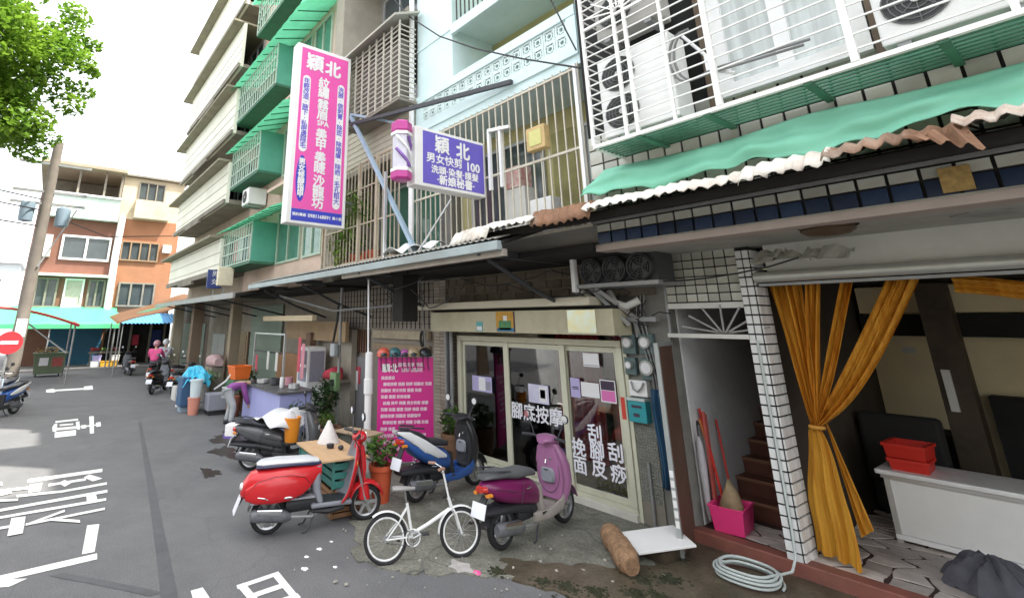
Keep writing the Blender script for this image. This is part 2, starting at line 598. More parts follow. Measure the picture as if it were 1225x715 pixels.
# ---------------------------------------------------------------- ground and road
g = MB().grid(lambda u, v: (-260 + 420 * u, -200 + 400 * v, 0), 2, 2)
struct(g, 'road', ASPH)
ap = [(-30, 5.2), (-14, 5.0), (-9.5, 4.9), (-7.6, 4.3), (-6.9, 3.8), (-6.2, 3.5), (-5.5, 3.15), (-5.0, 3.4), (-4.6, 3.9), (-4.2, 4.35), (-3.8, 4.5),
      (-3.3, 4.95), (-2.6, 5.0), (6, 5.0), (6, 12), (-30, 12)]
fine = []
for i in range(len(ap)):
    a, b = Vector(ap[i]), Vector(ap[(i + 1) % len(ap)])
    k = 7 if 1 <= i < 12 else 1
    for j in range(k):
        p = a.lerp(b, j / k)
        if k > 1:
            p = p + Vector((RND.uniform(-.06, .06), RND.uniform(-.07, .07)))
        fine.append((p.x, p.y))
struct(MB().prism(fine, -0.05, 0.012, 'z'), 'pavement', CONC)
wet = [(-3.75, 6.95), (-3.72, 6.2), (-3.62, 5.65), (-3.85, 5.2), (-4.2, 4.85), (-4.62, 4.45), (-4.4, 4.2), (-3.85, 4.35), (-3.2, 4.75), (-2.2, 5.0), (-1, 5.1), (5, 5.1), (5, 6.95)]
fine = []
for i in range(len(wet)):
    a, b = Vector(wet[i]), Vector(wet[(i + 1) % len(wet)])
    for j in range(6):
        p = a.lerp(b, j / 6)
        if i < 11:
            p = p + Vector((RND.uniform(-.07, .07), RND.uniform(-.07, .07)))
        fine.append((p.x, p.y))
struct(MB().prism(fine, -0.04, 0.017, 'z'), 'pavement', WETC)
for k, polys in MARKS.items():
    mb = MB()
    for i, q in enumerate(polys):
        z = 0.004 + 0.0006 * i
        mb.add([(x, y, z) for x, y in q], [tuple(range(len(q)))])
    struct(mb, 'road_marking', PAINTW)
mb = MB()
pts = SEAMPTS
for i, (x, y) in enumerate(pts[:-1]):
    x2, y2 = pts[i + 1]
    w, w2 = (.035 + .006 * i), (.035 + .006 * (i + 1))
    mb.add([(x, y - w, .003), (x2, y2 - w2, .003), (x2, y2 + w2, .003), (x, y + w, .003)], [(0, 1, 2, 3)])
struct(mb, 'road_seam', SEAM)
mb = MB()
pts = [(-7.07, 0.49), (-6.72, .77), (-6.37, 1.03), (-6.04, 1.27)]
for i, (x, y) in enumerate(pts[:-1]):
    x2, y2 = pts[i + 1]
    mb.add([(x, y - .06, .0035), (x2, y2 - .07, .0035), (x2, y2 + .05, .0035), (x, y + .06, .0035)], [(0, 1, 2, 3)])
struct(mb, 'road_seam', SEAM)

# ---------------------------------------------------------------- right building (white tiles, overhanging upper floors)
b1 = thing('tiled_building', 'white tiled building overhanging the open shop with the orange curtain', 'building', (-1.0, 6.6, 0))
mb = MB().bx(-3.7, 6.0, 5.42, 14, 3.42, 16.5)
mb.build('upper_wall', BLACKM, b1)
mb = MB().bx(-3.72, 6.0, 5.40, 6.9, 3.36, 3.42)
mb.build('soffit', mat('stained soffit plaster', (0.40, 0.40, 0.36), 0.9, 0.12, 2.5, 0.15, stain=(0.22, 0.21, 0.17)), b1)
MB().bx(-3.72, 6.0, 5.38, 5.6, 3.33, 3.40).build('soffit_edge', mat('pinkish plaster edge', (0.42, 0.35, 0.31), 0.9, 0.1, 3), b1)
MB().bx(-2.4, 4.0, 6.72, 6.95, 3.06, 3.36).build('lintel', OFFW, b1)
TW = mat('glazed white wall tile', (0.54, 0.55, 0.49), 0.4, 0.08, 8, rnd=0.24, stain=(0.30, 0.27, 0.20), stain_amt=0.7, stain_lo=.46)
TB = mat('glazed blue tile', (0.014, 0.034, 0.085), 0.3, 0.3, 8, rnd=0.45)
TILE = unit_mesh(MB().box((0, 0, 0), (0.172, 0.03, 0.17)), 'tile', TW)
TILEH = unit_mesh(MB().box((0, 0, 0), (0.172, 0.03, 0.085)), 'tile', TW)
TILEB = unit_mesh(MB().box((0, 0, 0), (0.172, 0.03, 0.125)), 'tile', TB)
for r, z in enumerate((3.485, 3.61, 3.76, 3.95, 4.14, 4.33, 4.52, 4.71)):
    for c in range(26):
        x = -3.6 + 0.196 * c
        piece('tile', (TILEB, TILEH)[r] if r < 2 else TILE, b1, (x, 5.412, z))
MB().box((-0.57, 5.385, 3.53), (0.17, 0.02, 0.19)).build('number_plate', mat('amber plate', (0.42, 0.28, 0.10), 0.5, 0.35, 20), b1)
# big sliding window behind the grille
GLASSC = mat('curtained window glass', (0.55, 0.60, 0.58), 0.25, 0.22, 1.4, spec=0.5, stretch=(9, 1, 0.6))
wo = win(b1, 'y', -2.02, -0.80, 4.72, 6.4, 5.398, WHITE, GLASSC, 2, 0.08, 0.13)
MB().bx(-2.14, -2.03, 5.33, 5.40, 4.6, 6.4).build('window_reveal', mat('dark bronze reveal', (0.12, 0.085, 0.055), .6), b1)
MB().bx(-0.79, -0.72, 5.33, 5.40, 4.6, 6.4).build('window_reveal', MATS['dark bronze reveal'], b1)
wo = win(b1, 'y', 0.3, 1.6, 4.9, 6.4, 5.398, WHITE, GLASSC, 2, 0.08, 0.1)

# ---------------------------------------------------------------- pale blue building with the pierced balcony
b2 = thing('balcony_building', 'pale blue building with pierced block balcony above the barber sign', 'building', (-5.7, 6.6, 0))
MB().bx(-7.7, -3.72, 6.62, 14, 3.45, 16).build('back_wall', YELW, b2)
MB().bx(-7.7, -6.55, 5.52, 6.6, 6.92, 7.98).bx(-7.7, -6.55, 5.52, 6.6, 8.02, 16).build('side_wall', LBLUE, b2)
MB().bx(-7.7, -3.76, 5.5, 6.6, 5.98, 6.13).build('balcony_slab', LBLUE, b2)
MB().bx(-7.7, -3.76, 5.46, 5.62, 6.13, 6.32).build('balcony_base_band', LBLUE, b2)
MB().bx(-7.7, -3.76, 5.46, 5.62, 6.76, 6.92).build('balcony_rail', LBLUE, b2)
MB().bx(-7.7, -7.5, 5.47, 5.61, 6.325, 6.755).build('balcony_pier', LBLUE, b2)
MB().bx(-3.92, -3.76, 5.47, 5.61, 6.325, 6.755).build('balcony_pier', LBLUE, b2)
# pierced blocks
blk = MB()
S, hh, dp = 0.214, 0.107, 0.045
for sx in (-1, 1):
    blk.bx(min(sx * hh, sx * (hh - .03)), max(sx * hh, sx * (hh - .03)), -dp, dp, -hh, hh)
    blk.bx(-hh + .03, hh - .03, -dp, dp, min(sx * hh, sx * (hh - .03)), max(sx * hh, sx * (hh - .03)))
n = 10
ring = []
for j in range(n):
    t = 2 * pi * j / n
    for r_, y_ in ((.062, -dp + .006), (.036, -dp + .006), (.036, dp - .006), (.062, dp - .006)):
        ring.append((r_ * cos(t), y_, r_ * sin(t)))
blk.add(ring, [(4 * j + k, 4 * j + (k + 1) % 4, 4 * ((j + 1) % n) + (k + 1) % 4, 4 * ((j + 1) % n) + k) for j in range(n) for k in range(4)])
for a in range(4):
    t = pi / 4 + a * pi / 2
    blk.bar((.058 * cos(t), 0, .058 * sin(t)), (.125 * cos(t), 0, .125 * sin(t)), .022, .07, up=(0, 1, 0))
BLK = unit_mesh(blk, 'block', mat('painted breeze block', (0.66, 0.78, 0.76), 0.75, 0.05, 4, rnd=0.06))
MB().bx(-7.5, -3.92, 5.63, 5.66, 6.33, 6.75).build('balcony_backing', mat('turquoise backing board', (0.22, 0.42, 0.42), 0.8, 0.2, 3), b2)
for r in range(2):
    for c in range(16):
        piece('block', BLK, b2, (-7.5 + .1085 + .2238 * c, 5.54, 6.434 + .2145 * r))
MB().bx(-7.7, -3.76, 5.5, 6.6, 7.98, 8.02).build('ceiling_slab', LBLUE, b2)
MB().bx(-6.55, -3.76, 5.48, 5.56, 7.85, 8.06).build('slab_edge', LBLUE, b2)
MB().bx(-3.76, -3.70, 5.5, 6.6, 6.13, 16).build('party_wall', LBLUE, b2)
MB().bx(-7.7, -3.76, 5.5, 6.6, 10.8, 10.95).build('ceiling_slab', LBLUE, b2)
for i in range(22):
    x = -6.4 + i * .12
    MB().bx(x, x + .022, 5.5, 5.522, 8.06, 9.0).build('rail_bar', DKSTEEL, b2)
MB().bx(-5.14, -4.62, 6.58, 6.615, 6.95, 7.65).build('balcony_picture', mat('green yellow picture', (0.10, 0.24, 0.08), .6, 0.3, 5, col2=(0.55, 0.40, 0.05)), b2)
# second floor back wall: doors behind the grille
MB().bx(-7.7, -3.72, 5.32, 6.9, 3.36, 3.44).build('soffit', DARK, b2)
MB().bx(-7.7, -3.72, 5.47, 5.55, 3.45, 3.72).build('balcony_kerb', GREYW, b2)
win(b2, 'y', -7.3, -5.4, 3.7, 5.7, 6.62, ALU, GLASSD, 2)
MB().bx(-5.2, -4.75, 6.55, 6.618, 3.6, 5.6).build('door', mat('olive curtain door', (0.33, 0.31, 0.13), .7, .2, 3), b2)
win(b2, 'y', -4.6, -3.85, 4.2, 5.6, 6.62, ALU, GLASSC, 1)

# ---------------------------------------------------------------- grey building with the plant balcony
b3 = thing('grey_building', 'grey cement building with caged balcony beside the pink sign', 'building', (-9.4, 6.6, 0))
MB().bx(-11.2, -7.72, 6.4, 14, 3.4, 16).build('back_wall', GREYW, b3)
BTILE = mat('beige facade tile', (0.50, 0.47, 0.38), 0.7, 0.1, 3, stain=(0.36, 0.32, 0.25))
m_ = MB().bx(-10.7, -7.75, 5.45, 6.4, 5.95, 7.0)
m_.build('balcony_wall', BTILE, b3)
for i in range(7):
    MB().bx(-10.705, -7.745, 5.435, 5.449, 6.03 + i * .14, 6.042 + i * .14 + .1).build('tile_course', BTILE, b3)
MB().bx(-10.75, -7.75, 5.3, 6.4, 8.95, 9.1).build('slab', SLAB, b3)
MB().bx(-11.25, -10.75, 5.25, 6.5, 3.4, 16).build('pillar', mat('grey beige pillar', (0.38, 0.35, 0.29), .9, .1, 2, .1, stain=(.25, .22, .18)), b3)
MB().bx(-10.7, -7.75, 5.4, 6.4, 5.83, 5.95).build('slab', SLAB, b3)
win(b3, 'y', -10.5, -8.0, 7.1, 8.8, 6.4, ALU, GLASSD, 3)
win(b3, 'y', -10.5, -8.0, 9.4, 11.2, 6.4, ALU, GLASSD, 3)
MB().bx(-10.75, -7.75, 5.3, 6.4, 11.6, 11.8).build('slab', SLAB, b3)
win(b3, 'y', -10.5, -8.0, 3.9, 5.6, 6.4, ALU, GLASSG, 3)
MB().cyl((-7.72, 5.38, 3.6), (-7.72, 5.38, 16), .055, 10).build('downpipe', WHITE, b3)
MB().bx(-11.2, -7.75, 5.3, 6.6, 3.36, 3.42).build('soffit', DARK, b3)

# ---------------------------------------------------------------- peach building with green cages
b4 = thing('peach_building', 'peach stucco building hung with three green window cages', 'building', (-15, 6.6, 0))
MB().bx(-18.1, -11.25, 5.4, 14, 3.4, 16.5).build('upper_wall', PEACH, b4)
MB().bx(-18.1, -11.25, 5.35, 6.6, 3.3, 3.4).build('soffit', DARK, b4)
for zz in (4.0, 6.75, 9.45, 12.2):
    win(b4, 'y', -14.9, -13.1, zz + .15, zz + 1.75, 5.4, mat('pale green frame', (.40, .50, .40), .6), GLASSG, 2)
    win(b4, 'y', -12.9, -11.7, zz + .15, zz + 1.75, 5.4, MATS['pale green frame'], GLASSG, 2)
for zz in (6.35, 9.1, 11.9):
    MB().bx(-15.0, -11.4, 4.95, 5.4, zz, zz + .09).build('sun_shade', PEACH, b4)

# ---------------------------------------------------------------- cream building with long balconies
b5 = thing('cream_building', 'tall cream building with long balcony bands stepping up to the roof', 'building', (-22.5, 6.6, 0))
MB().bx(-27.4, -18.1, 5.5, 14, 3.4, 17.5).build('upper_wall', mat('dull pink stucco', (.42, .35, .27), .9, .1, 2, stain=(.25, .2, .15)), b5)
MB().bx(-27.2, -18.1, 4.55, 6.6, 3.25, 3.4).build('soffit', SLAB, b5)
fl = ((4.1, 5.3), (6.59, 8.1), (9.24, 11.05), (12.0, 13.9), (14.8, 16.9))
for i, (z0, z1) in enumerate(fl):
    MB().bx(-27.0, -18.05, 4.5, 4.62, z0, z1).bx(-27.0, -26.88, 4.62, 5.5, z0, z1).build('balcony_wall', CREAMT, b5)
    MB().bx(-27.0, -18.05, 4.63, 5.5, z0 - .02, z0 + .13).build('balcony_slab', SLAB, b5)
    MB().bx(-27.6, -18.1, 4.12, 5.5, z1 + .02, z1 + .10).build('balcony_awning', mat('brown awning sheet', (.27, .25, .18), .8, .2, 2), b5)
    MB().bx(-27.1, -18.05, 4.42, 4.5, z0 - .05, z0 + .12).build('ledge', SLAB, b5)
    for k in range(4):
        x = -26.6 + k * 2.15
        win(b5, 'y', x, x + 1.7, z0 + .5, z1 - .2, 5.5, ALU, GLASSD, 2)
    MB().bx(-24.2, -21.6, 4.40, 4.50, z0 - .18, z0 + .03).build('gutter_box', SLAB, b5)
for i in range(4):
    for k in range(3):
        MB().bx(-27.01, -18.04, 4.49, 4.499, fl[i][0] + .3 + k * .4, fl[i][0] + .315 + k * .4).build('cladding_joint', SLAB, b5)

# ---------------------------------------------------------------- ground floor walls of the row (arcade back walls)
gw = thing('arcade_wall', 'soot stained grey wall at the back of the covered arcade', 'wall', (-16, 6.8, 0))
MB().bx(-27.4, -13.2, 6.7, 7.0, 0.0, 3.35).build('wall_panel', mat('grubby beige wall', (.30, .27, .22), .9, .15, 1.5, .1, stain=(.15, .13, .1)), gw)
MB().bx(-13.2, -8.62, 6.68, 7.0, 0.0, 3.35).build('wall_panel', mat('grey brown mosaic', (.29, .26, .22), .8, .1, 2, stain=(.17, .15, .12)), gw)
for i in range(27):
    x = -13.1 + i * .168
    MB().bx(x, x + .012, 6.664, 6.679, 2.35, 3.34).build('joint', BLACKM, gw)
for i in range(7):
    z = 2.45 + i * .14
    MB().bx(-13.15, -8.65, 6.668, 6.678, z, z + .01).build('joint', BLACKM, gw)

b8 = thing('corner_shophouse', 'low dark shophouse between the arcade and the street end', 'building', (-32, 8, 0))
MB().bx(-37.2, -27.45, 6.75, 12, 0, 3.6).build('wall', mat('sooty brown wall', (.14, .11, .085), .9, .2, 1), b8)
for k in range(3):
    MB().bx(-36.4 + k * 3.0, -34.2 + k * 3.0, 6.70, 6.749, .1, 2.4).build('shutter', mat('grey green shutter', (.20, .24, .2), .6, .15, 2), b8)
MB().bx(-37.2, -27.4, 6.2, 12.2, 3.6, 3.8).build('roof', SLAB, b8)

# ---------------------------------------------------------------- building closing the street
b6 = thing('brick_building', 'brown and orange brick building closing the far end of the street', 'building', (-39, 2.4, 0))
X6 = -37.0
MB().bx(-46, X6, -1.5, 2.7, 0, 10.05).build('wall', BROWNW, b6)
MB().bx(-46, X6 - .01, 2.7, 6.4, 0, 8.95).build('wall', ORANGEW, b6)
MB().bx(-46, X6 - .01, 2.7, 6.4, 8.95, 11.75).build('wall', mat('cream render', (.58, .50, .36), .9, .1, 1.5, stain=(.38, .32, .22)), b6)
MB().bx(-46, -40.4, -1.5, 2.7, 10.05, 11.7).build('wall', SLAB, b6)
MB().bx(-46, X6 + .9, -1.8, 2.75, 11.75, 11.95).build('roof', mat('roof sheet', (.36, .31, .22), .8, .15, 1), b6)
MB().bx(-46, X6 + .25, 2.75, 6.6, 11.78, 11.9).build('roof', SLAB, b6)
MB().bx(X6 - .1, X6 + .5, -1.3, 2.65, 8.62, 8.8).bx(X6 + .42, X6 + .5, -1.3, 2.65, 8.8, 10.0).build('balcony', mat('mint and white balcony', (.50, .66, .58), .8, .25, .8, col2=(.7, .74, .72)), b6)
MB().bx(X6 + .3, X6 + .62, -1.4, 2.7, 10.0, 10.12).build('balcony_rail', WHITE, b6)
for y in (-1.2, 0.2, 1.6, 2.5):
    MB().bx(X6 + .3, X6 + .4, y, y + .12, 10.12, 11.75).build('post', SLAB, b6)
MB().bx(X6, X6 + .55, 3.5, 5.6, 9.0, 10.2).build('bay', mat('cream render', (0, 0, 0)), b6)
win(b6, 'x', 3.6, 5.2, 10.25, 11.5, X6, SLAB, GLASSD, 3, .1, .07, 1)
win(b6, 'x', -0.05, 2.55, 6.1, 7.6, X6, WHITE, GLASSD, 2, .12, .12, 1)
win(b6, 'x', 3.1, 5.3, 6.25, 7.5, X6, mat('wood frame', (.3, .2, .12), .7), GLASSD, 4, .12, .08, 1)
MB().bx(X6, X6 + .3, 5.5, 6.0, 6.9, 7.4).build('wall_unit', WHITE, b6)
MB().bx(X6 + .01, X6 + .35, -1.2, -0.5, 6.2, 7.5).build('wall_unit', OFFW, b6)
win(b6, 'x', -0.9, 0.2, 3.3, 5.0, X6, SLAB, GLASSD, 2, .12, .1, 1)
win(b6, 'x', 0.5, 1.5, 3.3, 5.0, X6, WHITE, mat('pale curtain', (.5, .46, .4), .6), 1, .12, .1, 1)
win(b6, 'x', 1.7, 2.6, 3.3, 5.0, X6, SLAB, GLASSD, 2, .12, .1, 1)
win(b6, 'x', 3.3, 5.4, 3.4, 4.9, X6, SLAB, GLASSD, 3, .12, .1, 1)
MB().bx(X6 + .01, X6 + .5, -1.3, 2.7, 5.1, 5.25).build('ledge', OFFW, b6)
MB().tube([(X6 + .22, 2.9, 9.0), (X6 + .22, 2.85, 6.5), (X6 + .22, 2.88, 3.2)], .2, 10).build('duct', WHITE, b6)
b9 = thing('unseen_shade_row', 'unseen low beige shophouse row added across the street to shade the arcade', 'building', (0, -9, 0))  # out of view; added and sized to shade the arcade and fill glass reflections
MB().bx(-13, 14, -16, -8.2, 0, 6.6).build('wall', mat('beige opposite wall', (.36, .32, .24), .9, .15, 1, stain=(.2, .17, .12)), b9)
MB().bx(-13.3, 14.3, -16, -7.7, 6.6, 6.8).build('roof', SLAB, b9)
for k in range(8):
    win(b9, 'y', -12 + k * 3.3, -10 + k * 3.3, 4.0, 5.6, -8.2, WHITE, GLASSD, 2, .08, .08, 1)
    MB().bx(-12.4 + k * 3.3, -9.8 + k * 3.3, -8.19, -8.1, .05, 2.7).build('shutter', mat('olive shutter', (.22, .22, .16), .6, .2, 2), b9)
MB().bx(-13, 14, -8.1, -7.2, 3.0, 3.15).build('canopy', SLAB, b9)
b7 = thing('distant_building', 'pale grey low building far away behind the street end', 'building', (-70, -6, 0))
MB().bx(-80, -70, -16, -3.4, 0, 8.6).build('wall', mat('hazy grey wall', (.5, .54, .55), .9, .1, .5), b7)
MB().bx(-80.3, -69.6, -16.3, -3.1, 8.6, 8.9).build('roof', WHITE, b7)
for i in range(4):
    win(b7, 'x', -6.2 - i * 2.4, -4.6 - i * 2.4, 5, 7, -70, WHITE, GLASSD, 2, .1, .1, 1)

# ================================================================ cages, awnings, air conditioners, signs
HB = unit_mesh(MB().bar((0, 0, 0), (1, 0, 0), 0.014), 'bar', STEELW)
VB = unit_mesh(MB().bar((0, 0, 0), (0, 0, 1), 0.014), 'bar', STEELW)
YB = unit_mesh(MB().bar((0, 0, 0), (0, 1, 0), 0.014), 'bar', STEELW)


def bars_set(m, t=0.014):
    return (unit_mesh(MB().bar((0, 0, 0), (1, 0, 0), t), 'bar', m), unit_mesh(MB().bar((0, 0, 0), (0, 0, 1), t), 'bar', m),
            unit_mesh(MB().bar((0, 0, 0), (0, 1, 0), t), 'bar', m))


# ---- large white cage of the right building
cg = thing('window_cage', 'white steel window cage with green slatted floor holding air conditioners', 'window cage', (-1.4, 5.1, 4.42))
x0, x1, y0, y1, z0, z1 = -3.21, 1.2, 4.8, 5.38, 4.42, 7.0
MB().bar((x0, y0, z0), (x1, y0, z0), .04).build('frame_rail', STEELW, cg)
MB().bar((x0, y0, 5.93), (x1, y0, 5.93), .03).build('frame_rail', STEELW, cg)
MB().bar((x0, y0, z0), (x0, y1, z0), .04).build('frame_rail', STEELW, cg)
for x, t in ((x0, .035), (-2.79, .035), (-2.66, .035), (-2.26, .03), (-1.84, .05), (-0.84, .05), (-0.02, .04), (0.8, .04)):
    MB().bar((x, y0, z0 + .02), (x, y0, z1), t).build('frame_post', STEELW, cg)
for i in range(20):
    z = 4.545 + .127 * i
    if abs(z - 5.93) < .03:
        continue
    piece('bar', HB, cg, (x0, y0, z), scale=(-1.84 - x0, 1, 1))
    piece('bar', YB, cg, (x0, y0, z), scale=(1, y1 - y0, 1))
    piece('bar', HB, cg, (-1.84, y0, z), scale=(x1 + 1.84, 1, 1))
for i in range(7):
    t = radians(15 + 25 * i)
    MB().bar((-2.725 + .07 * cos(t), y0 - .012, 5.95 + .07 * sin(t)), (-2.725 + .42 * cos(t), y0 - .012, 5.95 + .42 * sin(t)), .016).build('fan_bar', STEELW, cg)
MB().tube([(-2.725 + .07 * cos(t / 8 * pi), y0 - .012, 5.93 + .07 * sin(t / 8 * pi)) for t in range(9)], .012, 6).build('fan_arch', STEELW, cg)
for i in range(7):
    y = y0 + .06 + .078 * i
    MB().bx(x0 + .02, x1, y, y + .028, z0 - .012, z0 + .004).build('floor_slat', GREENM, cg)
for x in (-2.7, -2.0, -1.2, -.4, .4):
    MB().bx(x, x + .06, y0, y1, z0 - .04, z0 - .014).build('floor_bearer', GREENM, cg)


def fan(parent, c, r, side=-1, mg=None, axis='y'):
    """round fan grille as a part: dark opening with rings and hub"""
    mg = mg or mat('fan grille grey', (.16, .165, .16), .6, .1, 8)
    f = MB()
    for rr in (r, r * .8, r * .6, r * .4):
        f.tube([(c[0] + rr * cos(2 * pi * j / 20), c[1] + side * .012, c[2] + rr * sin(2 * pi * j / 20)) for j in range(20)], .005, 4, closed=True)
    for j in range(8):
        t = 2 * pi * j / 8
        f.bar((c[0] + .1 * r * cos(t), c[1] + side * .014, c[2] + .1 * r * sin(t)), (c[0] + r * cos(t), c[1] + side * .014, c[2] + r * sin(t)), .005)
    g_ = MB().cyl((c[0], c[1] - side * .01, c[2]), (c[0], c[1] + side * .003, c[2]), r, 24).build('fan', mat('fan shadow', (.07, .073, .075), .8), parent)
    f.build('fan_grille', mg, g_)
    MB().cyl((c[0], c[1] + side * .004, c[2]), (c[0], c[1] + side * .022, c[2]), r * .16, 12).build('fan_hub', mat('fan hub', (.55, .55, .53), .5), g_)
    return g_


def ac_unit(label, x0, x1, y0, y1, z0, z1, fans, group='air conditioner units on the facade', m=None):
    t = thing('air_conditioner', label, 'air conditioner', ((x0 + x1) / 2, (y0 + y1) / 2, z0), 0, group)
    MB().bx(x0, x1, y0, y1, z0, z1).build('casing', m or mat('air conditioner casing', (.80, .81, .79), .45, .05, 3, stain=(.5, .47, .4), stain_amt=.4), t, bevel=.015)
    for (fx, fz, fr) in fans:
        fan(t, (fx, y0, fz), fr)
    for k in range(2):
        xx = x0 + .08 + k * (x1 - x0 - .24)
        MB().bx(xx, xx + .08, y0 + .02, y1 - .02, z0 - .05, z0 - .001).build('foot', STEELG, t)
    return t


ac_unit('white air conditioner with two stacked fans inside the white cage', -3.13, -2.26, 4.90, 5.25, 4.52, 5.50, ((-2.87, 5.24, .205), (-2.87, 4.78, .205)))
ac_unit('grey air conditioner on the shelf above the two stacked fans', -3.10, -2.35, 4.92, 5.25, 5.78, 6.35, ((-2.83, 6.06, .21),), m=mat('aged casing', (.42, .41, .38), .5, .1, 3))
ac_unit('white air conditioner beside the curtained window in the white cage', -0.70, 0.12, 4.98, 5.3, 4.56, 5.15, ((-0.45, 4.86, .2),))
ac_unit('small white air conditioner on brackets below a green cage', -16.9, -16.2, 4.75, 5.35, 6.25, 6.8, ((-16.6, 6.52, .2),))
hs = thing('refrigerant_hose', 'grey looped refrigerant hoses hanging inside the white cage', 'hose', (-2.0, 4.9, 4.9))
for k in range(2):
    pts = [(-2.12 + .05 * k + .16 * cos(t), 4.90, 5.12 + .28 * sin(t)) for t in [pi * .45 + j * pi * 1.05 / 12 for j in range(13)]]
    pts += [(-1.9 + .25 * j + .05 * k, 4.88, 4.83 - .02 * j + .03 * k) for j in range(4)]
    MB().tube(pts, .013, 6).build('hose', mat('grey hose', (.22, .22, .22), .7), hs, smooth=True)
MB().tube([(-2.3, 5.32, 5.6), (-2.05, 5.2, 5.2), (-1.95, 4.95, 4.9), (-1.7, 4.9, 4.75)], .018, 6).build('drain_pipe', WHITE, hs, smooth=True)

# ---- green tarpaulin awning
TARP = mat('mint green tarpaulin', (.30, .74, .55), .55, .08, 1.5, .25, 5, stain=(.45, .82, .68), stain_amt=.6, stretch=(1, 1, 3))


def tarp_f(u, v):
    x = -3.72 + 5.2 * u
    sag = .05 * sin(u * 23) + .03 * sin(u * 51 + 1) + .02 * sin(u * 90)
    zt = 4.30 - .03 * u + .02 * sin(u * 17)
    zb = 3.95 - .02 * u + sag * .7
    if u < .05:
        zt -= (1 - u / .05) * .14
        zb += (1 - u / .05) * .03
    y = 5.37 - .17 * v - .05 * sin(v * pi) + .025 * sin(u * 40) * v + .02 * sin(u * 77 + 2) * sin(v * pi) + .022 * sin(v * 11 + u * 9) + .014 * sin(v * 7 - u * 31)
    return (x, y - .02, zt + (zb - zt) * v)


o = one(MB().grid(tarp_f, 120, 18), 'tarpaulin_awning', TARP, 'rolled mint green tarpaulin strung along the white tiles under the cage', 'awning', solid=.006, smooth=True)

# ---- corrugated sheets over the right shops
ca = thing('corrugated_awning', 'ragged weathered corrugated sheet awning below the green tarpaulin', 'awning', (-2.2, 5.0, 3.5))
CORR = mat('weathered white sheet', (.74, .72, .64), .6, .12, 3.5, stain=(.26, .13, .07), stain_amt=.9, stain_lo=.53)
RUSTS = mat('rusted sheet', (.22, .12, .07), .85, .4, 5, stain=(.5, .45, .38), stain_lo=.55)
xx = -5.65
k = 0
while xx < 1.4:
    w = RND.uniform(.55, .95)
    tilt, dz, dy = RND.uniform(-.03, .03), RND.uniform(-.025, .03), RND.uniform(-.06, .05)
    ph = RND.uniform(0, 6)
    rag = [RND.uniform(-.03, .04) for _ in range(80)]
    hang = RND.choice((-.02, .0, .04, .09))

    def sh(u, v, xx=xx, w=w, tilt=tilt, dz=dz, dy=dy, ph=ph, rag=rag, hang=hang):
        x = xx + (w + .06) * u
        c = .02 * sin(x * 2 * pi / .115) + .008 * sin(x * 9 + ph)
        if v < .6:
            y = 5.36 - .62 * v / .6
            z = 3.93 - .10 * v / .6
        else:
            t = (v - .6) / .4
            y = 4.74 - .16 * t + dy * t + rag[int(u * 40) % 80] * t
            z = 3.83 - .05 * t - .05 * t * t - hang * t * t
        return (x, y, z - .06 + c + dz + tilt * (u - .5) + .004 * k)
    MB().grid(sh, 26, 10).build('sheet', CORR if k % 4 != 2 else RUSTS, ca, solid=.006, smooth=True)
    xx += w
    k += 1
MB().bx(-5.7, 1.5, 4.82, 4.90, 3.60, 3.68).build('beam', DARK, ca)  # blackened so the band below the sheets reads as shade
MB().bx(-5.7, 1.5, 4.9, 5.36, 3.70, 3.715).build('shade_underlay', DARK, ca)  # dark sheet put in for the shade under the awning
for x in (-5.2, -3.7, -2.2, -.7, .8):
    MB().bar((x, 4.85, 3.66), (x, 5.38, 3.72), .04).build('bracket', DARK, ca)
MB().bx(-3.7, 1.5, 5.30, 5.38, 3.665, 3.685).build('beam', STEELG, ca)
o = MB().grid(lambda u, v: (-0.62 + .24 * u + .06 * v, 4.60 - .06 * v + .02 * sin(u * 14), 3.71 - (.06 + .12 * u) * v + .02 * sin(u * 19)), 16, 5).build('torn_flap', RUSTS, ca, solid=.004)

# ---- left canopy with gutter
GUT = mat('grey blue painted gutter', (.34, .40, .40), .55, .1, 2, stain=(.22, .22, .2), stain_amt=.6)
lc = thing('gutter_canopy', 'grey metal canopy with pale gutter running above the arcade', 'canopy', (-9.5, 5.0, 3.4))
MB().bx(-14.6, -4.55, 4.50, 4.60, 3.38, 3.50).build('gutter', GUT, lc, bevel=.01)
MB().bx(-9.0, -4.55, 4.601, 4.68, 3.31, 3.40).build('gutter_batten', mat('beige batten', (.40, .36, .31), .8), lc)
MB().prism([(4.58, 3.50), (5.36, 3.74), (5.36, 3.70), (4.58, 3.45)], -14.6, -4.5, 'x').build('roof_sheet', DARK, lc)


def rt(u, v):
    x = -14.6 + 10.0 * u
    return (x, 4.52 + .5 * v, 3.535 + .13 * v + .012 * sin(x * 2 * pi / .12))


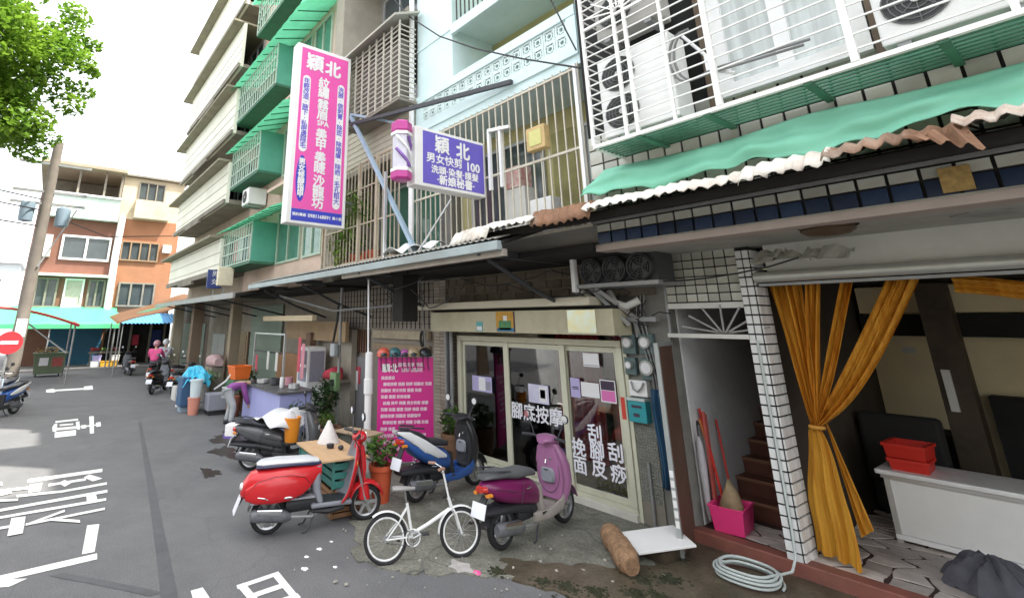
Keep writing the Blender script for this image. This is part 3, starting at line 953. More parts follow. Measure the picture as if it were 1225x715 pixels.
MB().grid(rt, 330, 2).build('corrugated_edge', mat('grey corrugated', (.36, .36, .33), .7, .2, 3, stain=(.25, .2, .15)), lc, solid=.006)
for x in (-13.9, -11.3, -8.3, -5.0):
    MB().bar((x, 4.6, 3.40), (x, 6.6, 3.40), .07, .1).build('beam', DKSTEEL, lc)
    MB().tube([(x, 4.75, 3.32), (x, 5.7, 2.92), (x, 6.64, 2.62)], .03, 6).build('strut', DKSTEEL, lc)
MB().tube([(-13.9, 5.2, 3.2), (-11.3, 5.6, 2.75), (-8.4, 6.0, 2.85)], .025, 6).build('strut', STEELG, lc)
MB().bx(-8.3, -7.95, 5.35, 5.7, 2.5, 3.36).build('hanging_box', DARK, lc)
lc2 = thing('far_canopy', 'dark sheet canopy over the arcade further along the street', 'canopy', (-21, 5, 3.3))
MB().prism([(4.2, 3.26), (5.4, 3.5), (5.4, 3.42), (4.2, 3.18)], -27.6, -14.7, 'x').build('roof_sheet', DARK, lc2)
MB().bx(-27.6, -14.7, 4.14, 4.2, 3.14, 3.30).build('fascia', STEELG, lc2)
for x in (-26, -23, -20, -17):
    MB().bar((x, 4.3, 3.2), (x, 6.6, 2.7), .05).build('strut', DKSTEEL, lc2)
o = one(MB().grid(lambda u, v: (-27.8 + 3.6 * u, 4.1 - .7 * v, 3.12 - .22 * v), 6, 3), 'green_awning', GREENP,
        'small light green awning under the cream building', 'awning', solid=.01)

# ---- grille of the pale blue building, second floor
BEI = mat('beige painted bars', (.56, .53, .43), .6, .12, 6, stain=(.36, .25, .15), stain_amt=.6, stain_lo=.55)
hb2, vb2, yb2 = bars_set(BEI, .018)
gr = thing('balcony_grille', 'beige vertical bar grille closing the balcony behind the blue sign', 'grille', (-5.7, 5.44, 3.7))
for i in range(27):
    x = -7.62 + i * .148
    piece('bar', vb2, gr, (x, 5.44, 3.66), scale=(1, 1, 2.31))
for z in (3.68, 4.74, 5.9):
    MB().bar((-7.68, 5.44, z), (-3.76, 5.44, z), .035).build('rail', BEI, gr)
for x in (-5.53, -5.28):
    MB().bar((x, 5.40, 4.5), (x, 5.40, 5.5), .05).build('post', WHITE, gr)
MB().bar((-5.53, 5.38, 5.5), (-5.05, 5.38, 5.42), .05).build('bracket', WHITE, gr)
MB().bar((-3.8, 5.41, 3.7), (-3.8, 5.41, 5.95), .05).build('post', WHITE, gr)
# things behind the grille
t = thing('wall_shrine', 'small orange lamp box with picture hung on the balcony grille', 'lamp box', (-4.5, 5.40, 4.85))
MB().bx(-4.66, -4.32, 5.30, 5.42, 4.87, 5.22).build('box', mat('orange cream box', (.55, .40, .18), .6, .2, 9), t, bevel=.01)
MB().bx(-4.60, -4.38, 5.292, 5.299, 4.93, 5.16).build('picture', mat('yellow flower picture', (.68, .60, .25), .6, .3, 14, col2=(.5, .55, .2)), t)
t = thing('storage_box', 'stacked white and red cartons behind the balcony grille', 'carton', (-5.1, 5.75, 3.7))
MB().bx(-5.45, -5.02, 5.6, 5.9, 3.7, 4.5).build('carton', OFFW, t, bevel=.01)
MB().bx(-5.40, -5.08, 5.6, 5.85, 4.51, 4.85).build('carton', mat('red white carton', (.5, .12, .1), .7, .3, 8, col2=(.7, .65, .6)), t)
MB().bx(-4.95, -4.55, 5.62, 5.9, 3.7, 4.25).build('carton', WHITE, t, bevel=.01)
o = one(MB().bx(-4.25, -3.98, 5.52, 5.7, 3.75, 4.02), 'cardboard_box', mat('cardboard', (.45, .30, .15), .8), 'small brown cardboard box at the foot of the balcony grille', 'box', bevel=.006)

# ---- grey building: plant balcony grille and upper cage
rb = mat('rusted cream bars', (.46, .40, .30), .7, .2, 5, stain=(.28, .15, .07), stain_amt=.7, stain_lo=.5)
hb3, vb3, yb3 = bars_set(rb, .02)
gr = thing('balcony_grille', 'rusty cream bar grille around the plants behind the pink sign', 'grille', (-9.4, 5.2, 3.7))
for i in range(23):
    x = -11.1 + i * .15
    piece('bar', vb3, gr, (x, 5.15, 3.7), scale=(1, 1, 2.2))
for z in (3.72, 4.5, 5.3, 5.88):
    MB().bar((-11.15, 5.15, z), (-7.8, 5.15, z), .03).build('rail', rb, gr)
for x in (-11.1, -9.35, -8.6):
    MB().bar((x, 5.13, 3.66), (x, 5.13, 5.9), .05).build('post', rb, gr)
cg3 = thing('balcony_cage', 'grey slatted balcony cage with sloping sheet roof above the pink sign', 'window cage', (-8.7, 5.2, 6.8))
hb4, vb4, yb4 = bars_set(mat('grey cream bars', (.50, .48, .41), .6, .1, 5, stain=(.3, .22, .15)), .02)
for i in range(15):
    piece('bar', hb4, cg3, (-9.75, 5.0, 6.85 + i * .115), scale=(2.15, 1, 1))
    piece('bar', yb4, cg3, (-7.6, 5.0, 6.85 + i * .115), scale=(1, .4, 1))
for i in range(8):
    piece('bar', vb4, cg3, (-9.75 + i * .307, 4.99, 6.8), scale=(1.6, 1.6, 1.75))
MB().bx(-9.78, -7.58, 4.97, 5.42, 6.74, 6.80).build('floor', SLAB, cg3)
MB().prism([(4.8, 8.55), (5.45, 8.85), (5.45, 8.9), (4.8, 8.6)], -9.9, -7.5, 'x').build('roof', mat('grey cream sheet roof', (.42, .41, .35), .8, .15, 2), cg3)
MB().bx(-9.6, -7.8, 5.2, 5.35, 6.85, 8.3).build('backing', mat('lattice shade', (.16, .15, .13), .9), cg3)

# ---- green cages of the peach building
def translucent(m, f):
    N, L = m.node_tree.nodes, m.node_tree.links
    b = N['Principled BSDF']
    t = N.new('ShaderNodeBsdfTranslucent')
    L.new(b.inputs['Base Color'].links[0].from_socket, t.inputs[0])
    x = N.new('ShaderNodeMixShader')
    x.inputs[0].default_value = f
    L.new(b.outputs[0], x.inputs[1])
    L.new(t.outputs[0], x.inputs[2])
    L.new(x.outputs[0], N['Material Output'].inputs[0])


GREENP2 = mat('sunlit green plastic sheet', (.16, .60, .34), .5, .15, 1.5, stain=(.10, .42, .25))
translucent(GREENP2, .6)
translucent(TARP, .25)
hbg, vbg, ybg = bars_set(mat('pale green bars', (.50, .64, .54), .6), .03)
GPAN = mat('green side panel', (.11, .38, .28), .5, .12, 1.5)


def green_cage(label, x0, x1, z0, z1, hood_x1):
    t = thing('window_cage', label, 'window cage', ((x0 + x1) / 2, 5.0, z0), 0, 'green window cages on the peach building')
    y0, y1 = 4.6, 5.38
    MB().bx(x0, x1, y0, y1, z0, z0 + .06).build('floor', GREENM, t)
    MB().bx(x1 - .05, x1, y0 + .03, y1, z0 + .07, z1).build('side_panel', GPAN, t)
    n = int((x1 - x0) / .24)
    for i in range(n + 1):
        piece('bar', vbg, t, (x0 + .02 + i * (x1 - x0 - .04) / n, y0, z0 + .06), scale=(1, 1, z1 - z0 - .06))
    for k in range(4):
        piece('bar', hbg, t, (x0, y0 - .01, z0 + .1 + k * (z1 - z0 - .15) / 3), scale=(x1 - x0, 1, 1))
    for i in range(4):
        piece('bar', vbg, t, (x0, y0 + .18 * i, z0 + .06), scale=(1, 1, z1 - z0 - .06))
    MB().grid(lambda u, v: (x0 - .25 + (hood_x1 - x0 + .25) * u, 5.4 - 1.05 * v, z1 + .42 - .36 * v - .06 * v * v + .015 * sin(u * (hood_x1 - x0) * 40)), 60, 4).build('hood', GREENP2, t)
    for i in range(int((hood_x1 - x0) / .6)):
        x = x0 + .1 + i * .6
        MB().bar((x, 4.45, z1 + .03), (x, 5.4, z1 + .38), .025).build('hood_rib', GREENM, t)
    return t


green_cage('long green window cage with sunlit plastic hood, topmost of three', -18.2, -14.0, 9.57, 11.05, -11.2)
green_cage('green window cage in the middle of three, above the small air conditioner', -18.0, -15.0, 7.0, 8.4, -12.4)
t3 = green_cage('lowest green window cage with laundry inside, above the arcade', -18.1, -15.0, 4.17, 5.45, -12.6)
green_cage('green window cage under the eaves, partly cut by the top edge', -16.5, -13.0, 12.5, 13.9, -11.3)
for i in range(4):
    o = one(MB().grid(lambda u, v: (-17.6 + i * .5 + .4 * u, 4.85 + .02 * sin(u * 8), 5.2 - .75 * v + .02 * sin(u * 5)), 6, 4), 'hanging_shirt',
            mat('laundry %d' % i, ((.6, .3, .3), (.62, .62, .6), (.15, .16, .2), (.5, .42, .42))[i], .9),
            ('pink shirt drying', 'white shirt drying', 'dark shirt drying', 'dusty rose shirt drying')[i] + ' inside the lowest green cage', 'laundry', solid=.01)

# ---- pink beauty salon sign
PINK = mat('hot pink sign face', (.80, .11, .42), .4, .05, 2)
TXW = mat('white lettering', (.82, .82, .82), .5, .02, 4)
TXB = mat('violet blue lettering', (.14, .11, .55), .5, .02, 4)
ROYAL = mat('royal blue print', (.05, .07, .50), .5, .04, 4)
ps = thing('salon_sign', 'tall hot pink vertical salon sign with white lettering', 'sign', (-9.64, 4.22, 4.41))
XS = -9.5
MB().bx(XS - .28, XS, 3.56, 4.88, 4.41, 8.47).build('light_box', mat('sign white casing', (.8, .8, .78), .5, .03, 3), ps, bevel=.015)
MB().bx(XS, XS + .006, 3.66, 4.80, 4.72, 8.38).build('face', PINK, ps)
MB().bx(XS, XS + .006, 3.66, 4.80, 4.47, 4.715).build('face', ROYAL, ps)
YD = (0, 1, 0)
F = XS + .012
letter('穎', .42, TXW, ps, (F, 3.98, 8.05), YD, bold=.016)
letter('北', .40, TXW, ps, (F, 4.42, 8.02), YD, bold=.016)
zz = 7.62
for ch in '紋繡':
    letter(ch, .28, TXW, ps, (F, 4.22, zz), YD, bold=.008)
    zz -= .232
letter('·', .3, TXW, ps, (F, 4.22, zz + .06), YD, bold=.012)
zz -= .06
for ch in '霧眉':
    letter(ch, .28, TXW, ps, (F, 4.22, zz), YD, bold=.008)
    zz -= .232
letter('SPA', .17, TXW, ps, (F, 4.24, zz + .035), YD, bold=.005)
zz -= .17
for ch in '·美甲·美睫·沙龍坊':
    if ch == '·':
        letter(ch, .3, TXW, ps, (F, 4.22, zz + .05), YD, bold=.012)
        zz -= .065
    else:
        letter(ch, .28, TXW, ps, (F, 4.22, zz), YD, bold=.008)
        zz -= .232


def pill(parent, y0, y1, z0, z1, x, m, name='band'):
    r = (y1 - y0) / 2
    c = (y0 + y1) / 2
    poly = [(c + r * cos(t), z1 - r + r * sin(t)) for t in [pi * j / 10 for j in range(11)]] + \
           [(c + r * cos(t), z0 + r + r * sin(t)) for t in [pi + pi * j / 10 for j in range(11)]]
    MB().prism(poly, x, x + .004, 'x').build(name, m, parent)


pill(ps, 3.72, 3.90, 5.95, 7.72, XS + .007, TXW)
pill(ps, 4.56, 4.73, 4.80, 7.72, XS + .007, TXW)
s_ = '年輕改造·腋下·私密處除毛'
for i, ch in enumerate(s_):
    letter(ch, .145, TXB, ps, (F, 3.81, 7.58 - i * (1.5 / (len(s_) - 1))), YD, bold=.004)
s_ = '洗臉·做刺青·除斑·除暗瘡·除疤·毛孔粗大'
for i, ch in enumerate(s_):
    letter(ch, .145, TXB, ps, (F, 4.645, 7.58 - i * (2.62 / (len(s_) - 1))), YD, bold=.004)
poly = [(3.82 + .115 * cos(2 * pi * j / 24), 5.37 + .5 * sin(2 * pi * j / 24)) for j in range(24)]
MB().prism(poly, XS + .007, XS + .011, 'x').build('oval', ROYAL, ps)
for i, ch in enumerate('男女修腳指甲'):
    letter(ch, .155, TXW, ps, (F + .004, 3.82, 5.72 - i * .14), YD, bold=.006)
letter('預約專線', .075, TXW, ps, (F, 3.83, 4.595), YD, bold=.002)
letter('0981168891', .105, TXW, ps, (F, 4.28, 4.595), YD, bold=.003)
letter('黃小姐', .075, TXW, ps, (F, 4.68, 4.595), YD, bold=.002)

# ---- blue barber sign with barber pole
BLS = mat('violet blue sign face', (.15, .12, .52), .4, .06, 2)
bs = thing('barber_sign', 'violet blue barber shop box sign with white lettering', 'sign', (-5.78, 4.75, 4.40))
XB = -5.67
MB().bx(XB - .22, XB, 4.02, 5.42, 4.41, 5.33).build('light_box', MATS['sign white casing'], bs, bevel=.012)
MB().bx(XB, XB + .005, 4.16, 5.38, 4.46, 5.28).build('face', BLS, bs)
F = XB + .011
letter('穎', .29, TXW, bs, (F, 4.52, 5.09), YD, bold=.010)
letter('北', .29, TXW, bs, (F, 4.94, 5.07), YD, bold=.010)
letter('男女快剪', .165, TXW, bs, (F, 4.57, 4.86), YD, bold=.004, sx=1.08)
letter('100', .2, TXW, bs, (F, 5.14, 4.85), YD, bold=.008)
letter('洗頭·染髮·護髮', .135, TXW, bs, (F, 4.78, 4.69), YD, bold=.004, sx=1.08)
letter('·新娘秘書·', .165, TXW, bs, (F, 4.79, 4.54), YD, bold=.006, sx=1.02)
bp = thing('barber_pole', 'boxy barber pole with magenta ends and slanted stripes', 'barber pole', (-5.78, 3.86, 4.42))
MAG = mat('magenta plastic', (.50, .05, .28), .35, .08, 3)
MB().lathe([(.13, 4.58), (.13, 5.18)], (-5.78, 3.85, 0), 6).build('tube', mat('pale lilac tube', (.62, .60, .68), .4), bp)
for z0_ in (4.46, 5.19):
    MB().lathe([(.12, z0_), (.155, z0_ + .03), (.155, z0_ + .15), (.12, z0_ + .18)], (-5.78, 3.85, 0), 6).build('end_cap', MAG, bp)
for z0_ in (4.585, 5.145):
    MB().lathe([(.16, z0_), (.16, z0_ + .045)], (-5.78, 3.85, 0), 6).build('collar', WHITE, bp)
for k in range(3):
    pts = []
    for j in range(9):
        t = -1.2 + j * .35
        pts.append((-5.78 + .136 * cos(t), 3.85 + .136 * sin(t), 5.12 - .052 * j - .0 + (k - 1) * .2))
    pts = [p for p in pts if 4.64 < p[2] < 5.13]
    if len(pts) > 2:
        MB().tube(pts, .024, 4).build('stripe', mat('violet stripe', (.24, .12, .42), .4) if k != 1 else WHITE, bp)
# struts holding the signs
sg = thing('sign_bracket', 'pale blue steel struts propping the signs off the canopy', 'bracket', (-8, 4.9, 3.6))
BLUEST = mat('pale blue steel', (.34, .45, .55), .5, .08, 4, metal=.2)
MB().bar((-9.45, 4.9, 7.0), (-7.05, 5.02, 3.66), .07).build('strut', BLUEST, sg)
MB().bar((-9.45, 4.9, 7.05), (-7.7, 5.3, 6.3), .05).build('strut', BLUEST, sg)
MB().bar((-7.9, 4.9, 3.56), (-7.9, 4.9, 5.3), .05).build('post', ALU, sg)
MB().bar((-6.1, 5.05, 4.42), (-6.75, 4.8, 3.56), .025).build('strut', ALU, sg)
MB().bar((-5.78, 4.0, 4.7), (-5.78, 4.02, 5.1), .06).build('clamp', WHITE, sg)
MB().bar((-9.5, 4.86, 6.9), (-9.9, 5.6, 6.9), .05).build('arm', STEELG, sg)
MB().bar((-9.5, 4.86, 5.0), (-9.9, 5.6, 5.0), .05).build('arm', STEELG, sg)
one(MB().bar((-9.4, 4.88, 6.78), (-4.97, 5.40, 6.16), .07), 'support_bar', DKSTEEL, 'black square steel bar reaching from pink sign to the balcony', 'bar')
cb = thing('overhead_cable', 'black cables sagging in front of the pale blue balcony', 'cable', (-5.6, 5.2, 5.8))
CAB = mat('black cable', (.03, .03, .032), .6)
MB().tube([(-8.3, 5.25, 9.6), (-7.6, 5.25, 8.72), (-6.6, 5.25, 7.75), (-5.6, 5.25, 7.0), (-4.6, 5.25, 6.35), (-3.6, 5.25, 5.75)], .014, 5).build('cable', CAB, cb)
MB().tube([(-4.4, 5.25, 8.0), (-4.0, 5.25, 7.1), (-3.75, 5.22, 6.4), (-3.6, 5.2, 6.0)], .012, 5).build('cable', CAB, cb)

# small signs hung under the far canopy
t = thing('hanging_sign', 'small navy hanging sign with white characters under the far canopy', 'sign', (-17.5, 4.2, 3.5))
MB().bx(-17.55, -17.45, 4.05, 4.5, 3.55, 4.15).build('panel', mat('navy enamel', (.04, .06, .2), .5), t)
letter('男', .2, TXW, t, (-17.44, 4.27, 4.0), YD)
letter('女', .2, TXW, t, (-17.44, 4.27, 3.75), YD)
MB().bar((-17.5, 4.28, 3.5), (-17.5, 4.28, 3.3), .03).build('bracket', STEELG, t)
t = thing('hanging_sign', 'plain cream lamp box beside the small navy sign', 'sign', (-17.1, 4.2, 3.5))
MB().bx(-16.95, -16.8, 4.2, 4.7, 3.6, 4.2).build('panel', mat('cream acrylic', (.75, .68, .5), .4), t, bevel=.03)
MB().bar((-16.9, 4.45, 3.6), (-16.9, 4.45, 3.3), .03).build('bracket', STEELG, t)
# loose cables under the canopies
t = thing('loose_cables', 'loose black cables drooping under the canopy above the massage shop', 'cable', (-7, 5.6, 3.1))
rg = random.Random(8)
for k in range(9):
    x = -11 + k * .85 + rg.uniform(-.3, .3)
    y = rg.uniform(5.2, 6.5)
    L_ = rg.uniform(1.0, 2.4)
    d = rg.uniform(.1, .35)
    z = rg.uniform(3.05, 3.3)
    MB().tube([(x + L_ * j / 8, y + .1 * sin(j), z - d * (1 - (j / 4 - 1) ** 2)) for j in range(9)], .01, 5).build('cable', CAB, t)
MB().tube([(-8.15, 5.9, 3.3), (-8.1, 5.95, 2.4), (-8.12, 6.0, 1.9)], .012, 5).build('cable', STEELG, t)

# ================================================================ ground floor: massage shop, stair entrance, open shop
CRFR = mat('cream aluminium frame', (.60, .60, .47), .45, .06, 3, stain=(.45, .43, .33), stain_amt=.5)
SGLASS = glass_mat('shop glass', (.965, .97, .955), .045)
ROOMW = mat('shop room wall', (.74, .72, .60), .8, .06, 2)
DKRED = mat('dark red cloth', (.34, .05, .055), .85, .25, 3, stretch=(8, 8, .5))
YF = 6.65
mr = thing('massage_room', 'cream walled room behind the massage shop glass', 'room', (-6.2, 8.5, .05))
MB().bx(-8.5, -4.2, 6.8, 10.6, .02, .06).build('floor', mat('room floor', (.62, .58, .50), .4), mr)
MB().bx(-8.5, -4.2, 10.6, 10.7, .06, 2.9).build('back_wall', ROOMW, mr)
MB().bx(-8.6, -8.5, 6.8, 10.7, .06, 2.9).build('side_wall', ROOMW, mr)
MB().bx(-4.2, -4.1, 6.9, 10.7, .06, 2.9).build('side_wall', ROOMW, mr)
MB().bx(-8.5, -4.2, 6.95, 10.6, 2.9, 2.95).build('ceiling', OFFW, mr)
MB().bx(-6.62, -6.56, 8.6, 10.6, .06, 2.9).build('partition', ROOMW, mr)
MB().bx(-6.0, -4.2, 8.70, 8.75, .06, 2.9).build('partition', ROOMW, mr)

sf = thing('shopfront', 'cream framed sliding glass front of the massage shop with white lettering', 'shopfront', (-6.15, YF, 0))
MB().bx(-7.98, -4.33, YF - .07, YF + .16, 0, .10).build('sill', mat('white painted sill', (.68, .67, .60), .7, .06, 4, stain=(.4, .38, .32)), sf, bevel=.01)
MB().bx(-7.92, -4.34, YF - .03, YF + .1, 2.15, 2.24).build('head_frame', CRFR, sf, bevel=.006)
MB().bx(-7.92, -4.34, YF - .025, YF + .08, .102, .15).build('floor_track', CRFR, sf)
for x, w in ((-7.92, .1), (-4.43, .09)):
    MB().bx(x, x + w, YF - .03, YF + .1, .152, 2.148).build('jamb', CRFR, sf, bevel=.006)
panes = ((-7.80, -6.60, .03), (-6.60, -5.38, 0), (-5.38, -4.44, .03))
for (a, b, dy) in panes:
    pn = MB()
    y0_, y1_ = YF - .012 + dy, YF + .018 + dy
    pn.bx(a, b, y0_, y1_, .155, .23).bx(a, b, y0_, y1_, 2.07, 2.14).bx(a, a + .055, y0_, y1_, .23, 2.07).bx(b - .055, b, y0_, y1_, .23, 2.07)
    po = pn.build('sliding_door', CRFR, sf)
    MB().bx(a + .056, b - .056, y0_ + .01, y0_ + .018, .231, 2.069).build('pane', SGLASS, po)
MB().bx(-6.655, -6.545, YF - .03, YF - .014, .152, 2.148).build('mullion', CRFR, sf)
MB().bx(-5.43, -5.33, YF - .03, YF - .014, .152, 2.148).build('mullion', CRFR, sf)
XD = (1, 0, 0)
LT = mat('white film lettering', (.80, .80, .86), .5, .02, 4)
YL = YF - .034
letter('腳底按摩', .27, LT, sf, (-5.98, YL, 1.06), XD, bold=.006, sx=1.0)
letter('挽', .25, LT, sf, (-5.19, YL, .72), XD, bold=.006)
letter('面', .25, LT, sf, (-5.19, YL, .49), XD, bold=.006)
for ch, x, z in (('刮', -4.89, .95), ('腳', -4.88, .73), ('皮', -4.87, .51), ('刮', -4.58, .76), ('痧', -4.57, .50)):
    letter(ch, .25, LT, sf, (x, YL, z), XD, bold=.006)


def poster(x0, x1, z0, z1, m, label, y=YF - .02, extra=None, cat='poster'):
    t = thing('poster', label, cat, ((x0 + x1) / 2, y, z0))
    MB().bx(x0, x1, y - .003, y, z0, z1).build('sheet', m, t)
    if extra:
        for (a, b, c, d, m2) in extra:
            w, h = x1 - x0, z1 - z0
            MB().bx(x0 + a * w, x0 + b * w, y - .006, y - .0035, z0 + c * h, z0 + d * h).build('print', m2, t)
    return t


LIL = mat('lilac paper', (.46, .42, .68), .8, .04, 4)
PAP = mat('white paper', (.78, .78, .80), .8, .03, 4)
PKP = mat('pink paper', (.68, .18, .45), .8, .03, 4)
BLP = mat('dark print', (.06, .04, .07), .7, .1, 4)
GRP = mat('grey print', (.30, .30, .36), .8, .1, 12)
poster(-7.50, -6.98, 1.28, 1.54, LIL, 'lilac notice taped on the left glass pane', extra=((.35, .68, .08, .92, PAP), (.72, .94, .15, .7, GRP)))
poster(-6.12, -5.70, 1.24, 1.52, mat('pale lilac paper', (.60, .60, .76), .8), 'pale notice on the middle pane above the large lettering', extra=((.55, .92, .1, .9, PAP), (.6, .85, .3, .75, GRP)))
poster(-4.99, -4.72, 1.86, 2.05, PAP, 'blank white paper high on the right pane', extra=((.05, .95, .08, .14, GRP),))
poster(-5.26, -5.09, 1.41, 1.68, LIL, 'narrow lilac leaflet on the right pane', extra=((.2, .85, .5, .56, BLP), (.2, .85, .42, .46, BLP)))
poster(-5.07, -4.76, 1.44, 1.64, PAP, 'wide white sheet between lilac and pink leaflets')
poster(-4.74, -4.49, 1.40, 1.70, PAP, 'black and pink leaflet on the right pane', extra=((.06, .94, .55, .95, BLP), (.06, .94, .06, .52, PKP)))
poster(-4.42, -4.36, 1.22, 1.50, mat('red sticker paper', (.6, .06, .04), .6), 'narrow red sticker on the right door jamb', y=YF - .032, cat='sticker')
# items in the room
t = thing('curtain', 'dark red curtain hanging in the massage room', 'curtain', (-6.0, 9.2, .06))
MB().grid(lambda u, v: (-6.9 + 1.0 * u, 8.3 + .05 * sin(u * 40), .1 + 2.4 * v), 40, 2).build('cloth', DKRED, t, solid=.01)
t = thing('curtain', 'maroon patterned curtain beside the room partition', 'curtain', (-5.3, 8.9, .06))
MB().grid(lambda u, v: (-5.75 + .5 * u, 8.5 + .04 * sin(u * 25), .1 + 2.4 * v), 24, 2).build('cloth', mat('maroon print cloth', (.38, .13, .18), .85, .4, 6), t, solid=.01)
t = thing('price_chart', 'wall chart with dark lines of writing in the massage room', 'chart', (-7.3, 7.75, 1.6))
MB().bx(-7.95, -7.2, 7.76, 7.79, 1.35, 2.15).build('board', ROOMW, t)
for i in range(4):
    MB().bx(-7.88, -7.26, 7.745, 7.758, 1.60 + i * .14, 1.65 + i * .14).build('text_line', BLP, t)
MB().bx(-8.5, -6.9, 7.8, 7.86, .06, 2.9).build('partition', ROOMW, mr)
t = thing('hooded_dryer', 'dark hooded hair dryer chair behind the left pane', 'chair', (-7.35, 7.3, .06))
HD = mat('dark chair vinyl', (.06, .065, .08), .4, .15, 4)
MB().ell((-7.35, 7.25, 1.22), (.17, .2, .2)).build('hood', HD, t, smooth=True)
MB().bx(-7.6, -7.1, 7.1, 7.6, .35, .5).build('seat', HD, t, bevel=.04)
MB().bx(-7.6, -7.1, 7.5, 7.62, .5, 1.15).build('backrest', HD, t, bevel=.03)
MB().cyl((-7.35, 7.35, .08), (-7.35, 7.35, .35), .05, 10).build('pedestal', ALU, t)
t = thing('recliner', 'brown massage recliner inside the shop', 'chair', (-5.0, 8.2, .06))
RC = mat('brown vinyl', (.24, .13, .09), .45, .2, 4)
MB().bx(-5.3, -4.7, 7.6, 8.3, .3, .52).build('seat', RC, t, bevel=.05)
MB().prism([(8.15, .45), (8.3, .5), (8.65, 1.25), (8.5, 1.3)], -5.3, -4.7, 'x').build('backrest', RC, t, bevel=.04)
MB().bx(-5.2, -4.8, 7.7, 8.2, .08, .3).build('base', BLACKM, t)
t = thing('orange_bag', 'orange pouch standing behind the left sliding door', 'bag', (-6.72, 7.0, .06))
MB().lathe([(.10, .5), (.12, .6), (.1, .78), (.03, .85)], (-6.72, 7.0, 0), 12).build('pouch', mat('orange plastic', (.62, .16, .03), .5), t, smooth=True)
MB().cyl((-6.72, 7.0, .08), (-6.72, 7.0, .5), .1, 12).build('stand', DKRED, t)
t = thing('plant_tray', 'low tray of yellow green plants inside the right pane', 'plant', (-4.9, 6.95, .06))
MB().bx(-5.2, -4.6, 6.86, 7.05, .08, .16).build('tray', HD, t)
mb = MB()
for i in range(90):
    c = Vector((RND.uniform(-5.18, -4.62), RND.uniform(6.87, 7.04), RND.uniform(.16, .3)))
    d = Vector((RND.uniform(-1, 1), RND.uniform(-1, 1), RND.uniform(.2, 1))).normalized() * .05
    e = d.cross(Vector((RND.random(), RND.random(), RND.random()))).normalized() * .02
    mb.add([c - d, c + e, c + d, c - e], [(0, 1, 2, 3)])
mb.build('foliage', mat('yellow green leaf', (.22, .24, .03), .6, .3, 5), t)

# fascia above the shop
fs = thing('fascia', 'cream signboard box over the massage shop with pictures stuck on', 'signboard', (-6.2, 6.3, 2.32))
MB().bx(-8.2, -4.13, 6.2, 6.62, 2.32, 2.67).build('box', mat('cream board', (.50, .47, .33), .6, .1, 4, stain=(.33, .29, .19), stain_lo=.48), fs, bevel=.008)
MB().bx(-8.55, -4.4, 6.08, 6.6, 2.72, 2.84).build('top_valance', mat('pale cream valance', (.62, .58, .46), .7, .06, 2), fs, bevel=.015)
MB().bx(-8.2, -4.13, 6.3, 6.6, 2.672, 2.718).build('shadow_gap', BLACKM, fs)
poster(-6.36, -5.93, 2.335, 2.66, mat('orange print', (.55, .30, .04), .6, .2, 6), 'orange and green picture on the shop signboard', y=6.196,
       extra=((.15, .8, .1, .55, mat('green print', (.08, .25, .1), .6, .3, 12)), (.05, .95, .02, .2, mat('blue print', (.04, .2, .35), .6)), (.4, .6, .55, .8, PAP), (.94, 1.0, 0, 1, BLP)), cat='picture')
poster(-6.86, -6.70, 2.34, 2.50, mat('teal print', (.12, .42, .42), .6), 'small teal sticker on the shop signboard', y=6.196, extra=((.1, .9, .1, .5, PAP),), cat='sticker')
poster(-4.88, -4.40, 2.345, 2.66, mat('iridescent gold foil', (.58, .50, .22), .25, .4, 5, metal=.5, col2=(.5, .62, .6)), 'shiny gold foil plaque on the signboard', y=6.196, cat='plaque')
MB().bx(-8.55, -3.75, 6.62, 7.0, 2.85, 3.35).build('wall_above', mat('brown grey rubble wall', (.20, .17, .13), .9, .3, 2.5, .4, 12, stain=(.09, .08, .06)), fs)
RUB = mat('rubble stone', (.15, .125, .095), .9, .25, 5, .3, rnd=.3)
xx = -8.4
for r in range(3):
    xx = -8.4 - r * .13
    while xx < -4.6:
        w = RND.uniform(.22, .42)
        MB().box((xx + w / 2, 6.62, 2.93 + r * .16), (w - .02, .05, .14), (0, RND.uniform(-.06, .06), 0)).build('stone', RUB, fs, bevel=.015)
        xx += w
# brick pillar and pipes left of the shop
bp_ = thing('brick_pillar', 'narrow pillar of small pale bricks beside the massage shop', 'pillar', (-8.4, 6.7, 0))
MB().bx(-8.6, -8.2, 6.6, 6.9, 0, 3.35).build('core', BLACKM, bp_)
BR = unit_mesh(MB().box((0, 0, 0), (.19, .03, .058)), 'brick', mat('pale brick', (.38, .33, .27), .8, .1, 8, rnd=.22))
BR2 = unit_mesh(MB().box((0, 0, 0), (.03, .28, .058)), 'brick', MATS['pale brick'])
for r in range(50):
    z = .04 + r * .0665
    for c in range(2):
        piece('brick', BR, bp_, (-8.5 + c * .2 + (.0 if r % 2 else .0), 6.592, z))
    piece('brick', BR2, bp_, (-8.192, 6.745, z))
pp = thing('drain_pipes', 'bundle of grey vertical pipes at the edge of the massage shop', 'pipe', (-8.03, 6.55, 0))
for i, x in enumerate((-8.14, -8.06, -7.98)):
    MB().cyl((x, 6.53, .0), (x, 6.53, 2.32), .034, 10).build('pipe', STEELG if i != 1 else DKSTEEL, pp, smooth=True)

